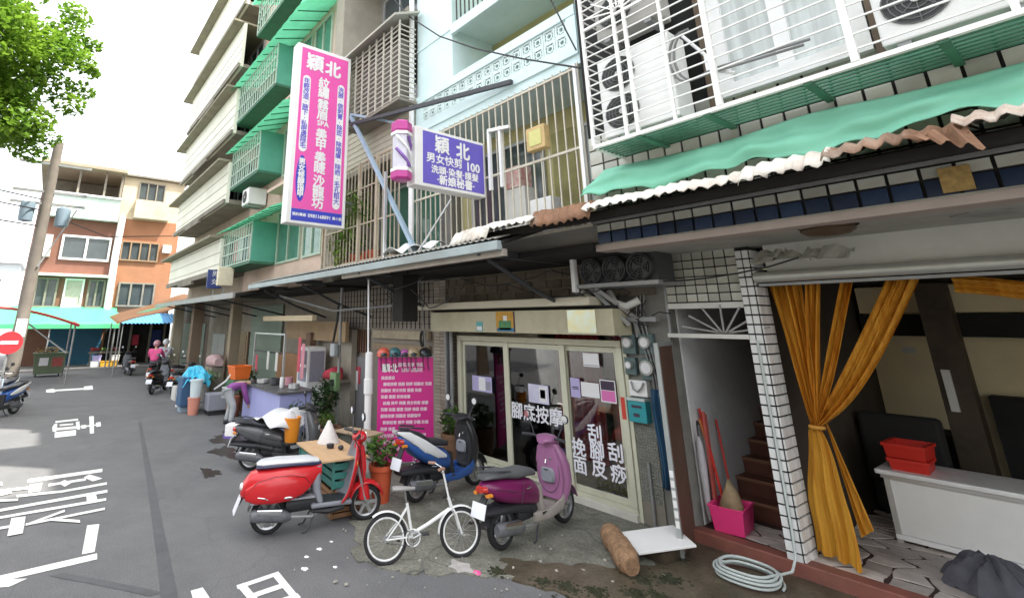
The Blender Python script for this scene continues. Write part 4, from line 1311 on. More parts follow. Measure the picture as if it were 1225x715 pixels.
# ---------------- meter wall
mw_ = thing('meter_wall', 'narrow wall with pebble cladding carrying electricity meters', 'wall', (-3.97, 6.8, 0))
MB().bx(-4.33, -3.64, 6.68, 7.0, 0, 3.35).build('core', mat('dirty grey render', (.22, .22, .20), .9, .2, 3, .2, stain=(.1, .1, .09)), mw_)
MB().bx(-4.33, -4.28, 6.64, 6.679, 0, 2.28).build('edge_frame', CRFR, mw_)
PEB = mat('river pebble', (.34, .35, .31), .6, .2, 12, rnd=.4)
MB().bx(-4.27, -3.98, 6.66, 6.679, .28, 1.18).build('cladding_bed', mat('pebble mortar', (.16, .16, .14), .9), mw_)
mb = MB()
for i in range(26):
    for j in range(9):
        mb.ell((-4.255 + j * .033 + RND.uniform(-.006, .006), 6.66, .295 + i * .0345 + RND.uniform(-.006, .006)), (.016, .012, .017), 6, 4)
o = mb.build('pebbles', PEB, mw_)
o['kind'] = 'stuff'
MB().bx(-4.27, -3.98, 6.655, 6.679, .0, .28).build('plinth', SLAB, mw_)
MB().cyl((-4.12, 6.63, 0), (-4.12, 6.63, .75), .02, 8).build('conduit', STEELG, mw_)
for k in range(5):
    MB().tube([(-4.0 + .025 * k, 6.63, 2.9), (-4.05 + .03 * k, 6.61, 2.5), (-3.90 + .02 * k, 6.6, 1.8), (-3.88 + .02 * k, 6.62, 1.0 - .1 * k)], .009, 5).build('wire', CAB if k % 2 else STEELG, mw_)


def meter(label, x, z, r, sq):
    t = thing('electricity_meter', label, 'meter', (x, 6.62, z - r - .1), 0, 'electricity meters on the meter wall')
    MB().bx(x - sq, x + sq, 6.60, 6.679, z - sq * 1.5, z + sq * 1.15).build('housing', mat('dark teal grey housing', (.10, .15, .15), .5, .2, 6), t, bevel=.01)
    MB().cyl((x, 6.60, z), (x, 6.545, z), r, 20).build('glass_dome', mat('meter glass', (.42, .44, .42), .15, .1, 6, spec=.7), t, smooth=True)
    MB().cyl((x, 6.546, z), (x, 6.54, z), r * .72, 20).build('dial', PAP, t)
    return t


meter('upper meter next to the shop door frame', -4.20, 2.22, .07, .1)
meter('upper meter beside the open steel door', -3.94, 2.23, .075, .1)
meter('small meter with tiny dial below the pair', -4.21, 1.93, .05, .085)
meter('largest round meter above the white box', -3.95, 1.91, .095, .105)
t = thing('junction_box', 'white junction box with cable loop under the meters', 'junction box', (-4.12, 6.63, 1.54))
MB().bx(-4.25, -3.99, 6.58, 6.679, 1.54, 1.74).build('box', WHITE, t, bevel=.01)
MB().tube([(-4.20, 6.565, 1.72), (-4.17, 6.55, 1.63), (-4.11, 6.55, 1.60), (-4.05, 6.55, 1.65), (-4.02, 6.565, 1.72)], .012, 6).build('cable_loop', STEELG, t)
t = thing('mailbox', 'teal letterbox on the meter wall', 'mailbox', (-4.15, 6.6, 1.22))
TEAL = mat('teal enamel', (.03, .30, .34), .35, .08, 4)
MB().bx(-4.28, -4.02, 6.55, 6.679, 1.22, 1.48).build('box', TEAL, t, bevel=.01)
MB().bx(-4.28, -4.02, 6.54, 6.679, 1.485, 1.52).build('lid', mat('pale lid', (.5, .58, .56), .5), t)
MB().bx(-4.22, -4.08, 6.542, 6.549, 1.40, 1.43).build('slot', BLP, t)
MB().bx(-4.2, -4.12, 6.542, 6.549, 1.29, 1.33).build('badge', BLP, t)
t = one(MB().grid(lambda u, v: (-3.93 + .16 * u + .02 * sin(v * 6), 6.58 + .03 * sin(u * 14), .5 + 1.15 * v), 14, 8), 'hanging_umbrella', mat('dark blue nylon', (.03, .09, .17), .5, .3, 3, stretch=(10, 1, .6)),
        'dark blue folded cloth hanging beside the meters', 'cloth', solid=.012, smooth=True)
# clutter of pipes above the meters
t = thing('pipe_cluster', 'tangled grey pipes and cable joints above the meters', 'pipe', (-4.1, 6.5, 2.5))
for k in range(4):
    x = -4.55 + .13 * k
    MB().tube([(x - .25, 6.3, 2.93), (x, 6.45, 2.72), (x + .1, 6.6, 2.48), (x + .1, 6.63, 2.3)], .022 + .008 * (k % 2), 7).build('pipe', (STEELG, OFFW, DKSTEEL, STEELG)[k], t, smooth=True)
MB().bar((-4.5, 6.25, 2.98), (-4.05, 6.45, 2.45), .05).build('brace', STEELG, t)
MB().tube([(-4.35, 6.5, 2.9), (-4.2, 6.4, 2.75), (-4.05, 6.42, 2.7), (-3.9, 6.5, 2.78)], .05, 8).build('duct', OFFW, t, smooth=True)
MB().bx(-4.4, -3.7, 6.5, 6.6, 2.5, 2.56).build('shelf', STEELG, t)
for k in range(14):
    c = Vector((RND.uniform(-4.5, -3.6), RND.uniform(6.3, 6.6), RND.uniform(2.35, 2.95)))
    d = Vector((RND.uniform(-.25, .25), RND.uniform(-.1, .1), RND.uniform(-.25, .1)))
    MB().tube([c, c + d * .5 + Vector((0, -.05, .03)), c + d], .008, 5).build('cable', CAB, t)

# dark fan units on a shelf
af = thing('fan_rack', 'row of three dark fan units on a steel shelf above the meters', 'fan rack', (-3.95, 6.35, 2.95))
MB().bx(-4.55, -3.35, 6.05, 6.6, 2.95, 3.0).build('shelf', STEELG, af)
MB().bx(-4.5, -3.4, 6.15, 6.55, 3.01, 3.36).build('cabinet', mat('dark grey cabinet', (.055, .06, .065), .5, .15, 3), af)
for x in (-4.32, -3.96, -3.60):
    MB().lathe([(.15, 6.16), (.175, 6.15), (.175, 6.06), (.165, 6.05), (.155, 6.06), (.155, 6.14)], (x, 0, 3.18), 24, 'y', cap=False).build('fan_drum', mat('sooty drum', (.06, .062, .065), .5, .3, 9), af, smooth=True)
    f = MB()
    for rr in (.16, .125, .09, .055):
        f.tube([(x + rr * cos(2 * pi * j / 20), 6.065 + (.16 - rr) * .15, 3.18 + rr * 1.02 * sin(2 * pi * j / 20)) for j in range(20)], .006, 4, closed=True)
    for j in range(10):
        tt = 2 * pi * j / 10
        f.bar((x, 6.085, 3.18), (x + .16 * cos(tt), 6.065, 3.18 + .16 * sin(tt)), .006)
    fo = f.build('fan_grille', mat('grille wire', (.10, .105, .11), .5, .1, 5), af)
    bl = MB().cyl((x, 6.149, 3.18), (x, 6.142, 3.18), .15, 24)
    bl.build('fan_opening', mat('fan black', (.012, .012, .014), .7), fo)
    for j in range(3):
        tt = 2 * pi * j / 3 + x
        MB().add([(x, 6.14, 3.18), (x + .14 * cos(tt), 6.138, 3.18 + .14 * sin(tt)), (x + .14 * cos(tt + .7), 6.132, 3.18 + .14 * sin(tt + .7))], [(0, 1, 2)]).build('blade', mat('blade grey', (.16, .16, .16), .4), fo)
MB().bx(-4.62, -4.56, 6.02, 6.1, 2.9, 3.4).build('post', WHITE, af)
MB().bar((-4.3, 6.1, 2.94), (-4.0, 6.62, 2.5), .05).build('brace', STEELG, af)

# ---------------- open steel door
dv = Vector((-3.70, 6.86, 0)) - Vector((-3.49, 6.05, 0))
dn = Vector((dv.y, -dv.x, 0)).normalized()
st_ = thing('steel_door', 'open grey steel door swung out from the stair entrance', 'door', (-3.70, 6.86, 0))
a, b = Vector((-3.49, 6.05, 0)), Vector((-3.70, 6.86, 0))


def slab_(a, b, z0, z1, t, off=0):
    n_ = dn * (t / 2)
    o_ = dn * off
    vs_ = [a - n_ + o_, a + n_ + o_, b + n_ + o_, b - n_ + o_]
    return MB().add([v + Vector((0, 0, z0)) for v in vs_] + [v + Vector((0, 0, z1)) for v in vs_], [(0, 3, 2, 1), (4, 5, 6, 7), (0, 1, 5, 4), (1, 2, 6, 5), (2, 3, 7, 6), (3, 0, 4, 7)])


slab_(a.lerp(b, .04), b, .04, 2.2, .03).build('leaf', mat('brown red door face', (.13, .07, .05), .55, .2, 3, stain=(.06, .04, .03)), st_)
slab_(a, a.lerp(b, .055), .02, 2.25, .05).build('edge_stile', mat('pale steel stile', (.40, .43, .42), .4, .1, 4, metal=.3), st_)
slab_(a.lerp(b, .05), b, 2.205, 2.25, .05).build('top_rail', MATS['pale steel stile'], st_)
for zz in (.5, .9, 1.3, 1.7):
    slab_(a.lerp(b, .1), b.lerp(a, .1), zz, zz + .03, .012, -.022).build('louvre', DKSTEEL, st_)
for k in range(6):
    slab_(a.lerp(b, -.005), a.lerp(b, .0), .3 + .1 * k, .37 + .1 * k, .04).build('tile_strip', WHITE, st_)

# ---------------- stair entrance
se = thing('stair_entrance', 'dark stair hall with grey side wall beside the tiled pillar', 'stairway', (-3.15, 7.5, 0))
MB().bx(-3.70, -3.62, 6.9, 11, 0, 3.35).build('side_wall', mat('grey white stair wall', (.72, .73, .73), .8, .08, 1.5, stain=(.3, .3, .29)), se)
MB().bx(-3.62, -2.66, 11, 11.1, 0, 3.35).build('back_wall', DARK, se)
STRD = mat('dark red stair', (.11, .042, .028), .45, .25, 4)
for i in range(13):
    MB().bx(-3.60, -2.70, 7.55 + i * .26, 7.55 + (i + 1) * .26 + .02, .0 if i == 0 else .15 + i * .19 - .06, .15 + (i + 1) * .19).build('step', STRD, se)
    MB().bx(-3.60, -2.70, 7.53 + i * .26, 7.548 + i * .26, .15 + (i + 1) * .19 - .035, .15 + (i + 1) * .19 + .004).build('nosing', mat('brown nosing', (.20, .10, .06), .5), se)
MB().bar((-3.62, 6.62, 2.33), (-2.66, 6.62, 2.33), .05).build('lintel_pipe', OFFW, se)
for i in range(7):
    t_ = radians(12 + 26 * i)
    MB().bar((-2.95 + .04 * cos(t_), 6.66, 2.37), (-2.95 + .5 * cos(t_), 6.66, 2.37 + .33 * sin(t_)), .02).build('fanlight_bar', STEELG, se)
MB().bx(-3.62, -2.68, 6.68, 6.95, 2.73, 3.35).build('upper_panel', BLACKM, se)
T2 = unit_mesh(MB().box((0, 0, 0), (.117, .02, .09)), 'tile', TW)
for r in range(6):
    for c in range(7):
        piece('tile', T2, se, (-3.54 + c * .133, 6.675, 2.79 + r * .105))
MB().bx(-3.62, -2.68, 6.66, 6.95, 2.66, 2.728).build('panel_sill', OFFW, se)
MB().bx(-3.63, -3.60, 6.655, 6.69, 2.35, 3.3).build('conduit', STEELG, se)

# tiled pillar
pl = thing('tiled_pillar', 'white tiled pillar between the stair entrance and the open shop', 'pillar', (-2.6, 6.75, 0))
MB().bx(-2.675, -2.525, 6.63, 6.95, 0, 3.35).build('core', BLACKM, pl)
TWP = mat('bright white pillar tile', (.74, .75, .74), .3, .04, 8, rnd=.1, stain=(.5, .48, .42), stain_amt=.4)
T3 = unit_mesh(MB().box((0, 0, 0), (.061, .02, .089)), 'tile', TWP)
T4 = unit_mesh(MB().box((0, 0, 0), (.02, .09, .089)), 'tile', TWP)
for r in range(31):
    z = .06 + r * .107
    for c in range(2):
        piece('tile', T3, pl, (-2.637 + c * .075, 6.625, z))
    for c in range(3):
        piece('tile', T4, pl, (-2.518, 6.685 + c * .105, z))
# ---------------- open shop at the right
MB().bx(-3.62, 4.2, 6.60, 6.78, -.03, .15)
struct(MB().bx(-3.64, 4.2, 6.60, 6.78, -.03, .15), 'threshold', mat('red oxide threshold', (.22, .08, .06), .6, .2, 4, stain=(.12, .07, .05)), bevel=.012)
fl_ = struct(MB().bx(-3.62, 4.2, 6.78, 10.6, -.03, .135), 'shop_floor', mat('floor mortar', (.045, .025, .022), .8))
FLG = mat('pale flagstone', (.50, .45, .41), .5, .18, 5, .1, 20, rnd=.35, stain=(.22, .17, .16))
nx, ny = 17, 12


def jit(i, j):
    r = random.Random(i * 131 + j * 17)
    return Vector((-3.5 + i * .30 + (.15 if j % 2 else 0) + r.uniform(-.1, .1), 6.82 + j * .2 + r.uniform(-.06, .06)))


for i in range(nx):
    for j in range(ny):
        q = [jit(i, j), jit(i + 1, j), jit(i + 1, j + 1), jit(i, j + 1)]
        c = sum(q, Vector((0, 0))) / 4
        if c.x < -3.5 or (j == 0 and False) or (-2.7 < c.x < -2.5 and c.y < 7.0):
            continue
        if c.x < -2.65 and c.y > 7.5:
            continue
        q = [c + (p - c) * .88 for p in q]
        mids = []
        for k in range(4):
            mids += [q[k], (q[k] + q[(k + 1) % 4]) / 2 + Vector((RND.uniform(-.02, .02), RND.uniform(-.015, .015)))]
        hh_ = .006 + RND.uniform(0, .006)
        mb = MB().prism([(p.x, max(p.y, 6.785)) for p in mids], .136, .136 + hh_, 'z')
        mb.build('flagstone', FLG, fl_)
rs = thing('shop_room', 'dim beige walled room of the open shop', 'room', (0, 9, .1))
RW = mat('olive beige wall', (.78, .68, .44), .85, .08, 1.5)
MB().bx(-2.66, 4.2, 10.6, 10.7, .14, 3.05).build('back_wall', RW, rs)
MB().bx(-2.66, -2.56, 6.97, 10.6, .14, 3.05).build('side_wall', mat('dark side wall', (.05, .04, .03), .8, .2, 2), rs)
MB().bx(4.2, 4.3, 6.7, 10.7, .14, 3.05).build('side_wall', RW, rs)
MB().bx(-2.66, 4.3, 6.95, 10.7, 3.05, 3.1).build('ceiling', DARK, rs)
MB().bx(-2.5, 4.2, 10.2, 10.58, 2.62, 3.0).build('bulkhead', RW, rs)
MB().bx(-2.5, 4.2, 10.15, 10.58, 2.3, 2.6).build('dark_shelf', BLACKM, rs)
MB().bx(-1.72, -1.42, 9.6, 9.9, .14, 3.0).build('post', mat('dark brown post', (.06, .045, .03), .6, .3, 3), rs)
MB().bx(-1.4, 3.0, 10.3, 10.58, .14, 1.55).build('dark_cabinet', BLACKM, rs)
MB().bx(-2.5, -1.75, 9.9, 10.5, .14, 1.05).build('dark_cabinet', BLACKM, rs)
MB().bx(-1.66, -1.58, 9.56, 9.598, 1.4, 1.9).build('notice', OFFW, rs)
MB().bx(-2.2, -2.05, 10.58, 10.6, 2.05, 2.13).build('notice', OFFW, rs)
# roller shutter tube and housing
rsx = thing('roller_shutter', 'long steel roller tube across the top of the open shop', 'shutter', (0, 6.75, 2.95))
MB().cyl((-2.5, 6.62, 2.99), (4.0, 6.62, 2.99), .06, 14).build('tube', mat('bright galvanised tube', (.55, .56, .52), .35, .1, 3, metal=.6), rsx, smooth=True)
MB().bx(-2.5, 4.0, 6.70, 6.95, 2.90, 3.05).build('housing', DARK, rsx)
MB().bx(-2.48, 4.0, 6.64, 6.69, 2.89, 2.92).build('bottom_rail', STEELG, rsx)
lp = thing('ceiling_lamp', 'round brown ceiling lamp under the soffit of the open shop', 'lamp', (-1.55, 5.9, 3.28))
MB().lathe([(.03, 3.26), (.16, 3.275), (.21, 3.31), (.2, 3.35)], (-1.5, 5.75, 0), 20).build('shade', mat('brown lamp glass', (.09, .06, .035), .4, .2, 4), lp, smooth=True)
MB().lathe([(.23, 3.345), (.23, 3.36)], (-1.5, 5.75, 0), 20).build('rim', BLACKM, lp)
t = thing('cracked_patch', 'irregular broken plaster patch on the soffit edge', 'plaster patch', (-.55, 6.4, 3.34))
MB().prism([(-.75, 6.1), (-.62, 5.98), (-.42, 6.02), (-.36, 6.2), (-.55, 6.32)], 3.345, 3.359, 'z').build('patch', mat('grey patch', (.33, .33, .31), .9), t)
t = thing('plastic_sheet', 'crumpled clear plastic sheets tucked under the soffit by the pillar', 'plastic sheet', (-2.2, 6.4, 3.1))
for k in range(5):
    x = -2.42 + k * .16
    s1, s2 = RND.uniform(-.08, .08), RND.uniform(-.08, .08)
    MB().grid(lambda u, v: (x + .24 * u + s1 * v, 6.3 + .25 * v + .06 * sin(u * 5 + k), 3.12 + .16 * v * (1 - u * .4) + s2 * u * v + .02 * sin(9 * u * v + k)), 5, 4).build('sheet', mat('milky plastic', (.55, .55, .50), .25, .1, 4, spec=.7), t, solid=.004)
# counter
ct = thing('counter', 'white panelled counter table inside the open shop', 'counter', (-1.2, 8.3, .14))
CW = mat('cool white laminate', (.74, .75, .73), .4, .06, 1.5, stain=(.5, .49, .44))
MB().bx(-2.08, .6, 8.12, 8.15, .23, .80).build('front_panel', CW, ct)
MB().bx(-2.18, .7, 8.06, 8.8, .82, .87).build('top', mat('white counter top', (.72, .73, .72), .35), ct, bevel=.012)
MB().bx(-2.12, .65, 8.09, 8.13, .18, .225).build('bottom_rail', WHITE, ct)
MB().bx(-2.14, .62, 8.085, 8.118, .785, .818).build('top_rail', ALU, ct)
for x in (-2.12, .55):
    for y in (8.10, 8.68):
        MB().bx(x, x + .05, y, y + .05, .146, .82).build('leg', mat('grey leg', (.40, .39, .36), .5), ct)
rc = MB()
RED = mat('red plastic', (.60, .03, .02), .4, .08, 5)


def crate(label, c, sx, sy, h, m, rot=0.0, name='crate', cat='crate', group=None, wall=.02, taper=.04, slots=2):
    t = thing(name, label, cat, c, rot, group)
    t2 = MB()

    def ring(s, z, w):
        return [(-sx / 2 * s + w, -sy / 2 * s + w, z), (sx / 2 * s - w, -sy / 2 * s + w, z), (sx / 2 * s - w, sy / 2 * s - w, z), (-sx / 2 * s + w, sy / 2 * s - w, z)]
    vs_ = ring(1 - taper * 2, 0, 0) + ring(1, h, 0) + ring(1, h, wall) + ring(1 - taper * 2, wall, wall)
    fs_ = [(3, 2, 1, 0)]
    for k in range(4):
        j = (k + 1) % 4
        fs_ += [(k, j, 4 + j, 4 + k), (4 + k, 4 + j, 8 + j, 8 + k), (8 + k, 8 + j, 12 + j, 12 + k)]
    fs_.append((12, 13, 14, 15))
    t2.add(vs_, fs_)
    me = t2.mesh('body', smooth=False)
    me.materials.append(m)
    o = bpy.data.objects.new('body', me)
    COL.objects.link(o)
    o.parent = t
    r_ = MB().bx(-sx / 2 - .012, sx / 2 + .012, -sy / 2 - .012, -sy / 2 + .004, h - .03, h + .003).bx(-sx / 2 - .012, sx / 2 + .012, sy / 2 - .004, sy / 2 + .012, h - .03, h + .003) \
        .bx(-sx / 2 - .012, -sx / 2 + .004, -sy / 2 + .004, sy / 2 - .004, h - .03, h + .003).bx(sx / 2 - .004, sx / 2 + .012, -sy / 2 + .004, sy / 2 - .004, h - .03, h + .003)
    me = r_.mesh('rim')
    me.materials.append(m)
    o = bpy.data.objects.new('rim', me)
    COL.objects.link(o)
    o.parent = t
    return t


crate('red plastic crate on the counter, lower of two', (-1.90, 8.38, .87), .34, .42, .12, RED, .05)
crate('red plastic crate stacked on top of another on the counter', (-1.90, 8.40, .992), .36, .42, .15, RED, -.03)
# black chair mass behind the curtain
t = thing('black_sofa', 'black sofa back in the dim shop behind the curtain', 'sofa', (-2.1, 9.2, .14))
MB().bx(-2.5, -1.65, 9.1, 9.7, .2, .55).build('seat', BLACKM, t, bevel=.05)
MB().bx(-2.5, -1.7, 9.0, 9.2, .55, 1.35).build('backrest', BLACKM, t, bevel=.05)
MB().bx(-2.45, -1.7, 9.15, 9.65, .14, .2).build('base', BLACKM, t)

# ---------------- orange curtain
CUR = bpy.data.materials.new('orange curtain cloth')
CUR.use_nodes = True
N_, L_ = CUR.node_tree.nodes, CUR.node_tree.links
pb = N_['Principled BSDF']
pb.inputs['Roughness'].default_value = .75
tcn = N_.new('ShaderNodeTexCoord')
mpn = N_.new('ShaderNodeMapping')
mpn.inputs['Scale'].default_value = (14, 14, .8)
nzn = N_.new('ShaderNodeTexNoise')
nzn.inputs['Scale'].default_value = 1.5
nzn.inputs['Detail'].default_value = 5
rpn = N_.new('ShaderNodeValToRGB')
rpn.color_ramp.elements[0].position = .3
rpn.color_ramp.elements[1].position = .72
rpn.color_ramp.elements[0].color = (.60, .25, .018, 1)
rpn.color_ramp.elements[1].color = (.88, .50, .06, 1)
L_.new(tcn.outputs['Object'], mpn.inputs[0])
L_.new(mpn.outputs[0], nzn.inputs[0])
L_.new(nzn.outputs[0], rpn.inputs[0])
L_.new(rpn.outputs[0], pb.inputs['Base Color'])
trn = N_.new('ShaderNodeBsdfTranslucent')
L_.new(rpn.outputs[0], trn.inputs[0])
mxn = N_.new('ShaderNodeMixShader')
mxn.inputs[0].default_value = .45
L_.new(pb.outputs[0], mxn.inputs[1])
L_.new(trn.outputs[0], mxn.inputs[2])
L_.new(mxn.outputs[0], N_['Material Output'].inputs[0])
cu = thing('curtain', 'gathered orange gauze curtain tied at the edge of the open shop', 'curtain', (-2.2, 6.9, .15))
KN = Vector((-2.26, 6.86, 1.42))


def strand(xa, xb, zt, spread, sag, pleat, seed):
    """cloth from the rod between xa and xb gathered to the knot"""
    def f(u, v):
        top = Vector((xa + (xb - xa) * u, 6.88 + .03 * sin(u * pleat + seed), zt))
        kn = KN + Vector(((u - .5) * spread, .02 * sin(u * pleat + seed), .05 * (u - .5)))
        p = top.lerp(kn, v)
        p.z -= sag * sin(v * pi) * (.6 + .4 * u)
        p.x -= sag * .25 * sin(v * pi)
        w = 1 - .25 * sin(v * pi)
        p.y += (.026 * sin(u * pleat * 1.3 + v * 2 + seed) + .014 * sin(u * pleat * 2.9 + v * 5 + 2 * seed) + .02 * sin(u * 7 + v * 6 + seed)) * w
        return p
    return f


MB().grid(strand(-2.47, -2.14, 2.94, .10, .0, 30, 0), 44, 26).build('gathered_panel', CUR, cu, smooth=True)
MB().grid(strand(-2.10, -1.97, 2.94, .06, .10, 18, 2), 26, 26).build('gathered_panel', CUR, cu, smooth=True)
MB().grid(strand(-1.76, -1.66, 2.94, .05, .22, 14, 4), 20, 26).build('gathered_panel', CUR, cu, smooth=True)
MB().grid(strand(-1.42, -1.16, 2.94, .12, .26, 20, 1), 26, 30).build('gathered_panel', CUR, cu, smooth=True)


def low(u, v):
    w = .05 + .135 * min(1, v * 1.6) ** .7
    s_ = .022 * sin(u * 17 + 1.5 * v) + .012 * sin(u * 41 + 4 * v) + .015 * sin(u * 6 + 5 * v)
    return (KN.x - .02 - .02 * v + (u - .5) * 2 * w + .01 * sin(v * 9), KN.y + s_ * (.5 + .6 * v) + (u - .5) * -.05 * v, KN.z - 1.23 * v + .05 * (.5 - u) * v + .012 * sin(u * 19) * v)


MB().grid(low, 44, 20).build('hanging_panel', CUR, cu, smooth=True)
MB().grid(lambda u, v: (KN.x + .05 + .1 * v + .12 * u * v, KN.y + .12 + .02 * sin(u * 12), KN.z - 1.0 * v + .1 * u), 10, 12).build('hanging_panel', CUR, cu, smooth=True)
MB().tube([KN + Vector((.06 * cos(t), .05 * sin(t), 0)) for t in [j * pi / 6 for j in range(12)]], .02, 6, closed=True).build('tie', mat('curtain tie', (.5, .25, .04), .7), cu)
MB().tube([(-2.5, 6.885, 2.95), (3.5, 6.885, 2.95)], .012, 6).build('rod', ALU, cu)
MB().grid(lambda u, v: (-.95 + .95 * u, 6.88 + .03 * sin(v * 20), 2.92 - .16 * v - .2 * u * u - .1 * u), 16, 14).build('looped_panel', CUR, cu, smooth=True)

# ---------------- things on the damp ground
t = thing('pink_basket', 'bright pink plastic basket with bundle inside at the stair entrance', 'basket', (-3.33, 6.98, .142), radians(8))
PKB = mat('hot pink plastic', (.80, .05, .22), .4, .05, 4)
tb = MB()
sx, sy, h = .36, .44, .27
vs_ = []
for (s_, z, w) in ((.86, 0, 0), (1, h, 0), (1, h, .015), (.86, .015, .015)):
    vs_ += [(-sx / 2 * s_ + w, -sy / 2 * s_ + w, z), (sx / 2 * s_ - w, -sy / 2 * s_ + w, z), (sx / 2 * s_ - w, sy / 2 * s_ - w, z), (-sx / 2 * s_ + w, sy / 2 * s_ - w, z)]
fs_ = [(3, 2, 1, 0), (12, 13, 14, 15)]
for k in range(4):
    j = (k + 1) % 4
    fs_ += [(k, j, 4 + j, 4 + k), (4 + k, 4 + j, 8 + j, 8 + k), (8 + k, 8 + j, 12 + j, 12 + k)]
me = tb.add(vs_, fs_).mesh('tub')
me.materials.append(PKB)
o = bpy.data.objects.new('tub', me)
COL.objects.link(o)
o.parent = t
md = o.modifiers.new('Bevel', 'BEVEL')
md.width = .012
md.segments = 2
t2 = MB().tube([(-sx / 2, -sy / 2, h), (sx / 2, -sy / 2, h), (sx / 2, sy / 2, h), (-sx / 2, sy / 2, h)], .014, 6, closed=True)
me = t2.mesh('rim')
me.materials.append(PKB)
o = bpy.data.objects.new('rim', me)
COL.objects.link(o)
o.parent = t
t = thing('cloth_bundle', 'tan cloth bundle stuffed in the pink basket', 'cloth', (-3.33, 6.98, .2))
MB().loft([(-3.45, .35, .06, .06, 7.0), (-3.40, .38, .10, .14, 7.0), (-3.32, .46, .1, .22, 6.98), (-3.25, .42, .09, .16, 6.98), (-3.2, .36, .04, .06, 6.98)], 14, 2.2).build('cloth', mat('tan cloth', (.36, .27, .16), .9, .3, 6), t, smooth=True)
mp = thing('red_mop', 'red handled mops leaning on the grey stair wall', 'mop', (-3.5, 7.1, .14))
MB().cyl((-3.38, 6.98, .2), (-3.58, 7.05, 1.42), .016, 8).build('handle', RED, mp, smooth=True)
MB().cyl((-3.42, 7.1, .2), (-3.57, 7.0, 1.30), .014, 8).build('handle', mat('orange handle', (.55, .18, .05), .4), mp, smooth=True)
MB().cyl((-3.44, 7.3, .2), (-3.58, 7.45, 1.25), .013, 8).build('handle', RED, mp, smooth=True)
MB().prism([(6.97, .25), (7.03, .25), (7.06, 1.35), (7.0, 1.4)], -3.53, -3.50, 'x').build('blade', mat('faded red board', (.55, .12, .10), .5), mp)
t = thing('folded_umbrella', 'pale folded umbrella leaning in the stair entrance', 'umbrella', (-3.5, 6.85, .15))
MB().lathe([(.012, .2), (.03, .3), (.05, .8), (.035, 1.05), (.012, 1.12)], (-3.54, 6.86, 0), 10).build('canopy', mat('pale grey nylon', (.50, .48, .50), .5, .15, 4), t, smooth=True)
MB().tube([(-3.54, 6.86, 1.1), (-3.54, 6.86, 1.25), (-3.52, 6.83, 1.3), (-3.49, 6.82, 1.27)], .01, 6).build('handle', DKSTEEL, t)

HOSE = mat('pale grey garden hose', (.50, .56, .54), .45, .06, 8)
hp = []
for j in range(150):
    t_ = j * 2 * pi / 30
    k = j / 30
    r_ = .28 - .028 * (k % 2.5)
    hp.append((-2.86 + r_ * 1.08 * cos(t_), 6.13 + r_ * 1.0 * sin(t_), .035 + .020 * k + .006 * sin(t_ * 3)))
hp += [(-2.62, 6.30, .10), (-2.58, 6.45, .10), (-2.57, 6.56, .2), (-2.575, 6.595, .45), (-2.58, 6.60, 1.2), (-2.585, 6.6, 2.3)]
one(MB().tube(hp, .0125, 7), 'garden_hose', HOSE, 'coiled pale grey garden hose on the damp ground by the tiled pillar', 'hose', smooth=True)
lg = thing('wood_log', 'short thick cut log lying in front of the meter wall', 'log', (-3.9, 5.45, .0))
a, b = Vector((-4.14, 5.72, .13)), Vector((-3.56, 5.22, .11))
d = (b - a)
n = 9
pts = [a + d * (i / n) + Vector((RND.uniform(-.01, .01), RND.uniform(-.01, .01), RND.uniform(-.006, .006))) for i in range(n + 1)]
MB().tube(pts, [.115, .12, .13, .115, .13, .125, .135, .13, .115, .085], 14).build('bark', mat('brown log wood', (.33, .20, .11), .8, .45, 16, .9, 45, stain=(.08, .04, .025), stain_lo=.5), lg, smooth=True)
dd = d.normalized()
MB().cyl(a - dd * .004, a - dd * .014, .105, 14).build('end_grain', mat('dark end grain', (.09, .055, .035), .8, .3, 12), lg)
wb = thing('white_board', 'white foam board lying tilted beside the log', 'board', (-3.65, 5.9, .05))
m4 = Matrix.Translation((-3.68, 5.90, .17)) @ Euler((radians(4), radians(-6), radians(56))).to_matrix().to_4x4()
MB(m4).bx(-.31, .33, -.23, .23, -.012, .012).build('panel', mat('bright white foam board', (.82, .82, .80), .6, .02, 3), wb, bevel=.004)
MB().bx(-3.86, -3.50, 5.74, 6.06, .02, .12).build('support_block', mat('dark wet timber', (.06, .045, .03), .6, .4, 5), wb)
t = thing('cloth_heap', 'dark grey rumpled cloth heap on the flagstone floor', 'cloth', (-1.35, 7.4, .15))


def heap(u, v):
    a_, r_ = u * 2 * pi, v
    q = .34 * r_ * (1 + .18 * sin(3 * a_ + 1) + .1 * sin(7 * a_))
    return (-1.32 + q * 1.1 * cos(a_), 7.45 + q * .9 * sin(a_), .15 + .26 * (1 - r_ ** 2) + .035 * sin(9 * a_ + 6 * r_) * r_ * (1 - r_) * 4 + .02 * sin(17 * a_) * r_)


MB().grid(heap, 48, 10).build('cloth', mat('charcoal cloth', (.075, .075, .09), .9, .3, 6, .3, 20), t, smooth=True)

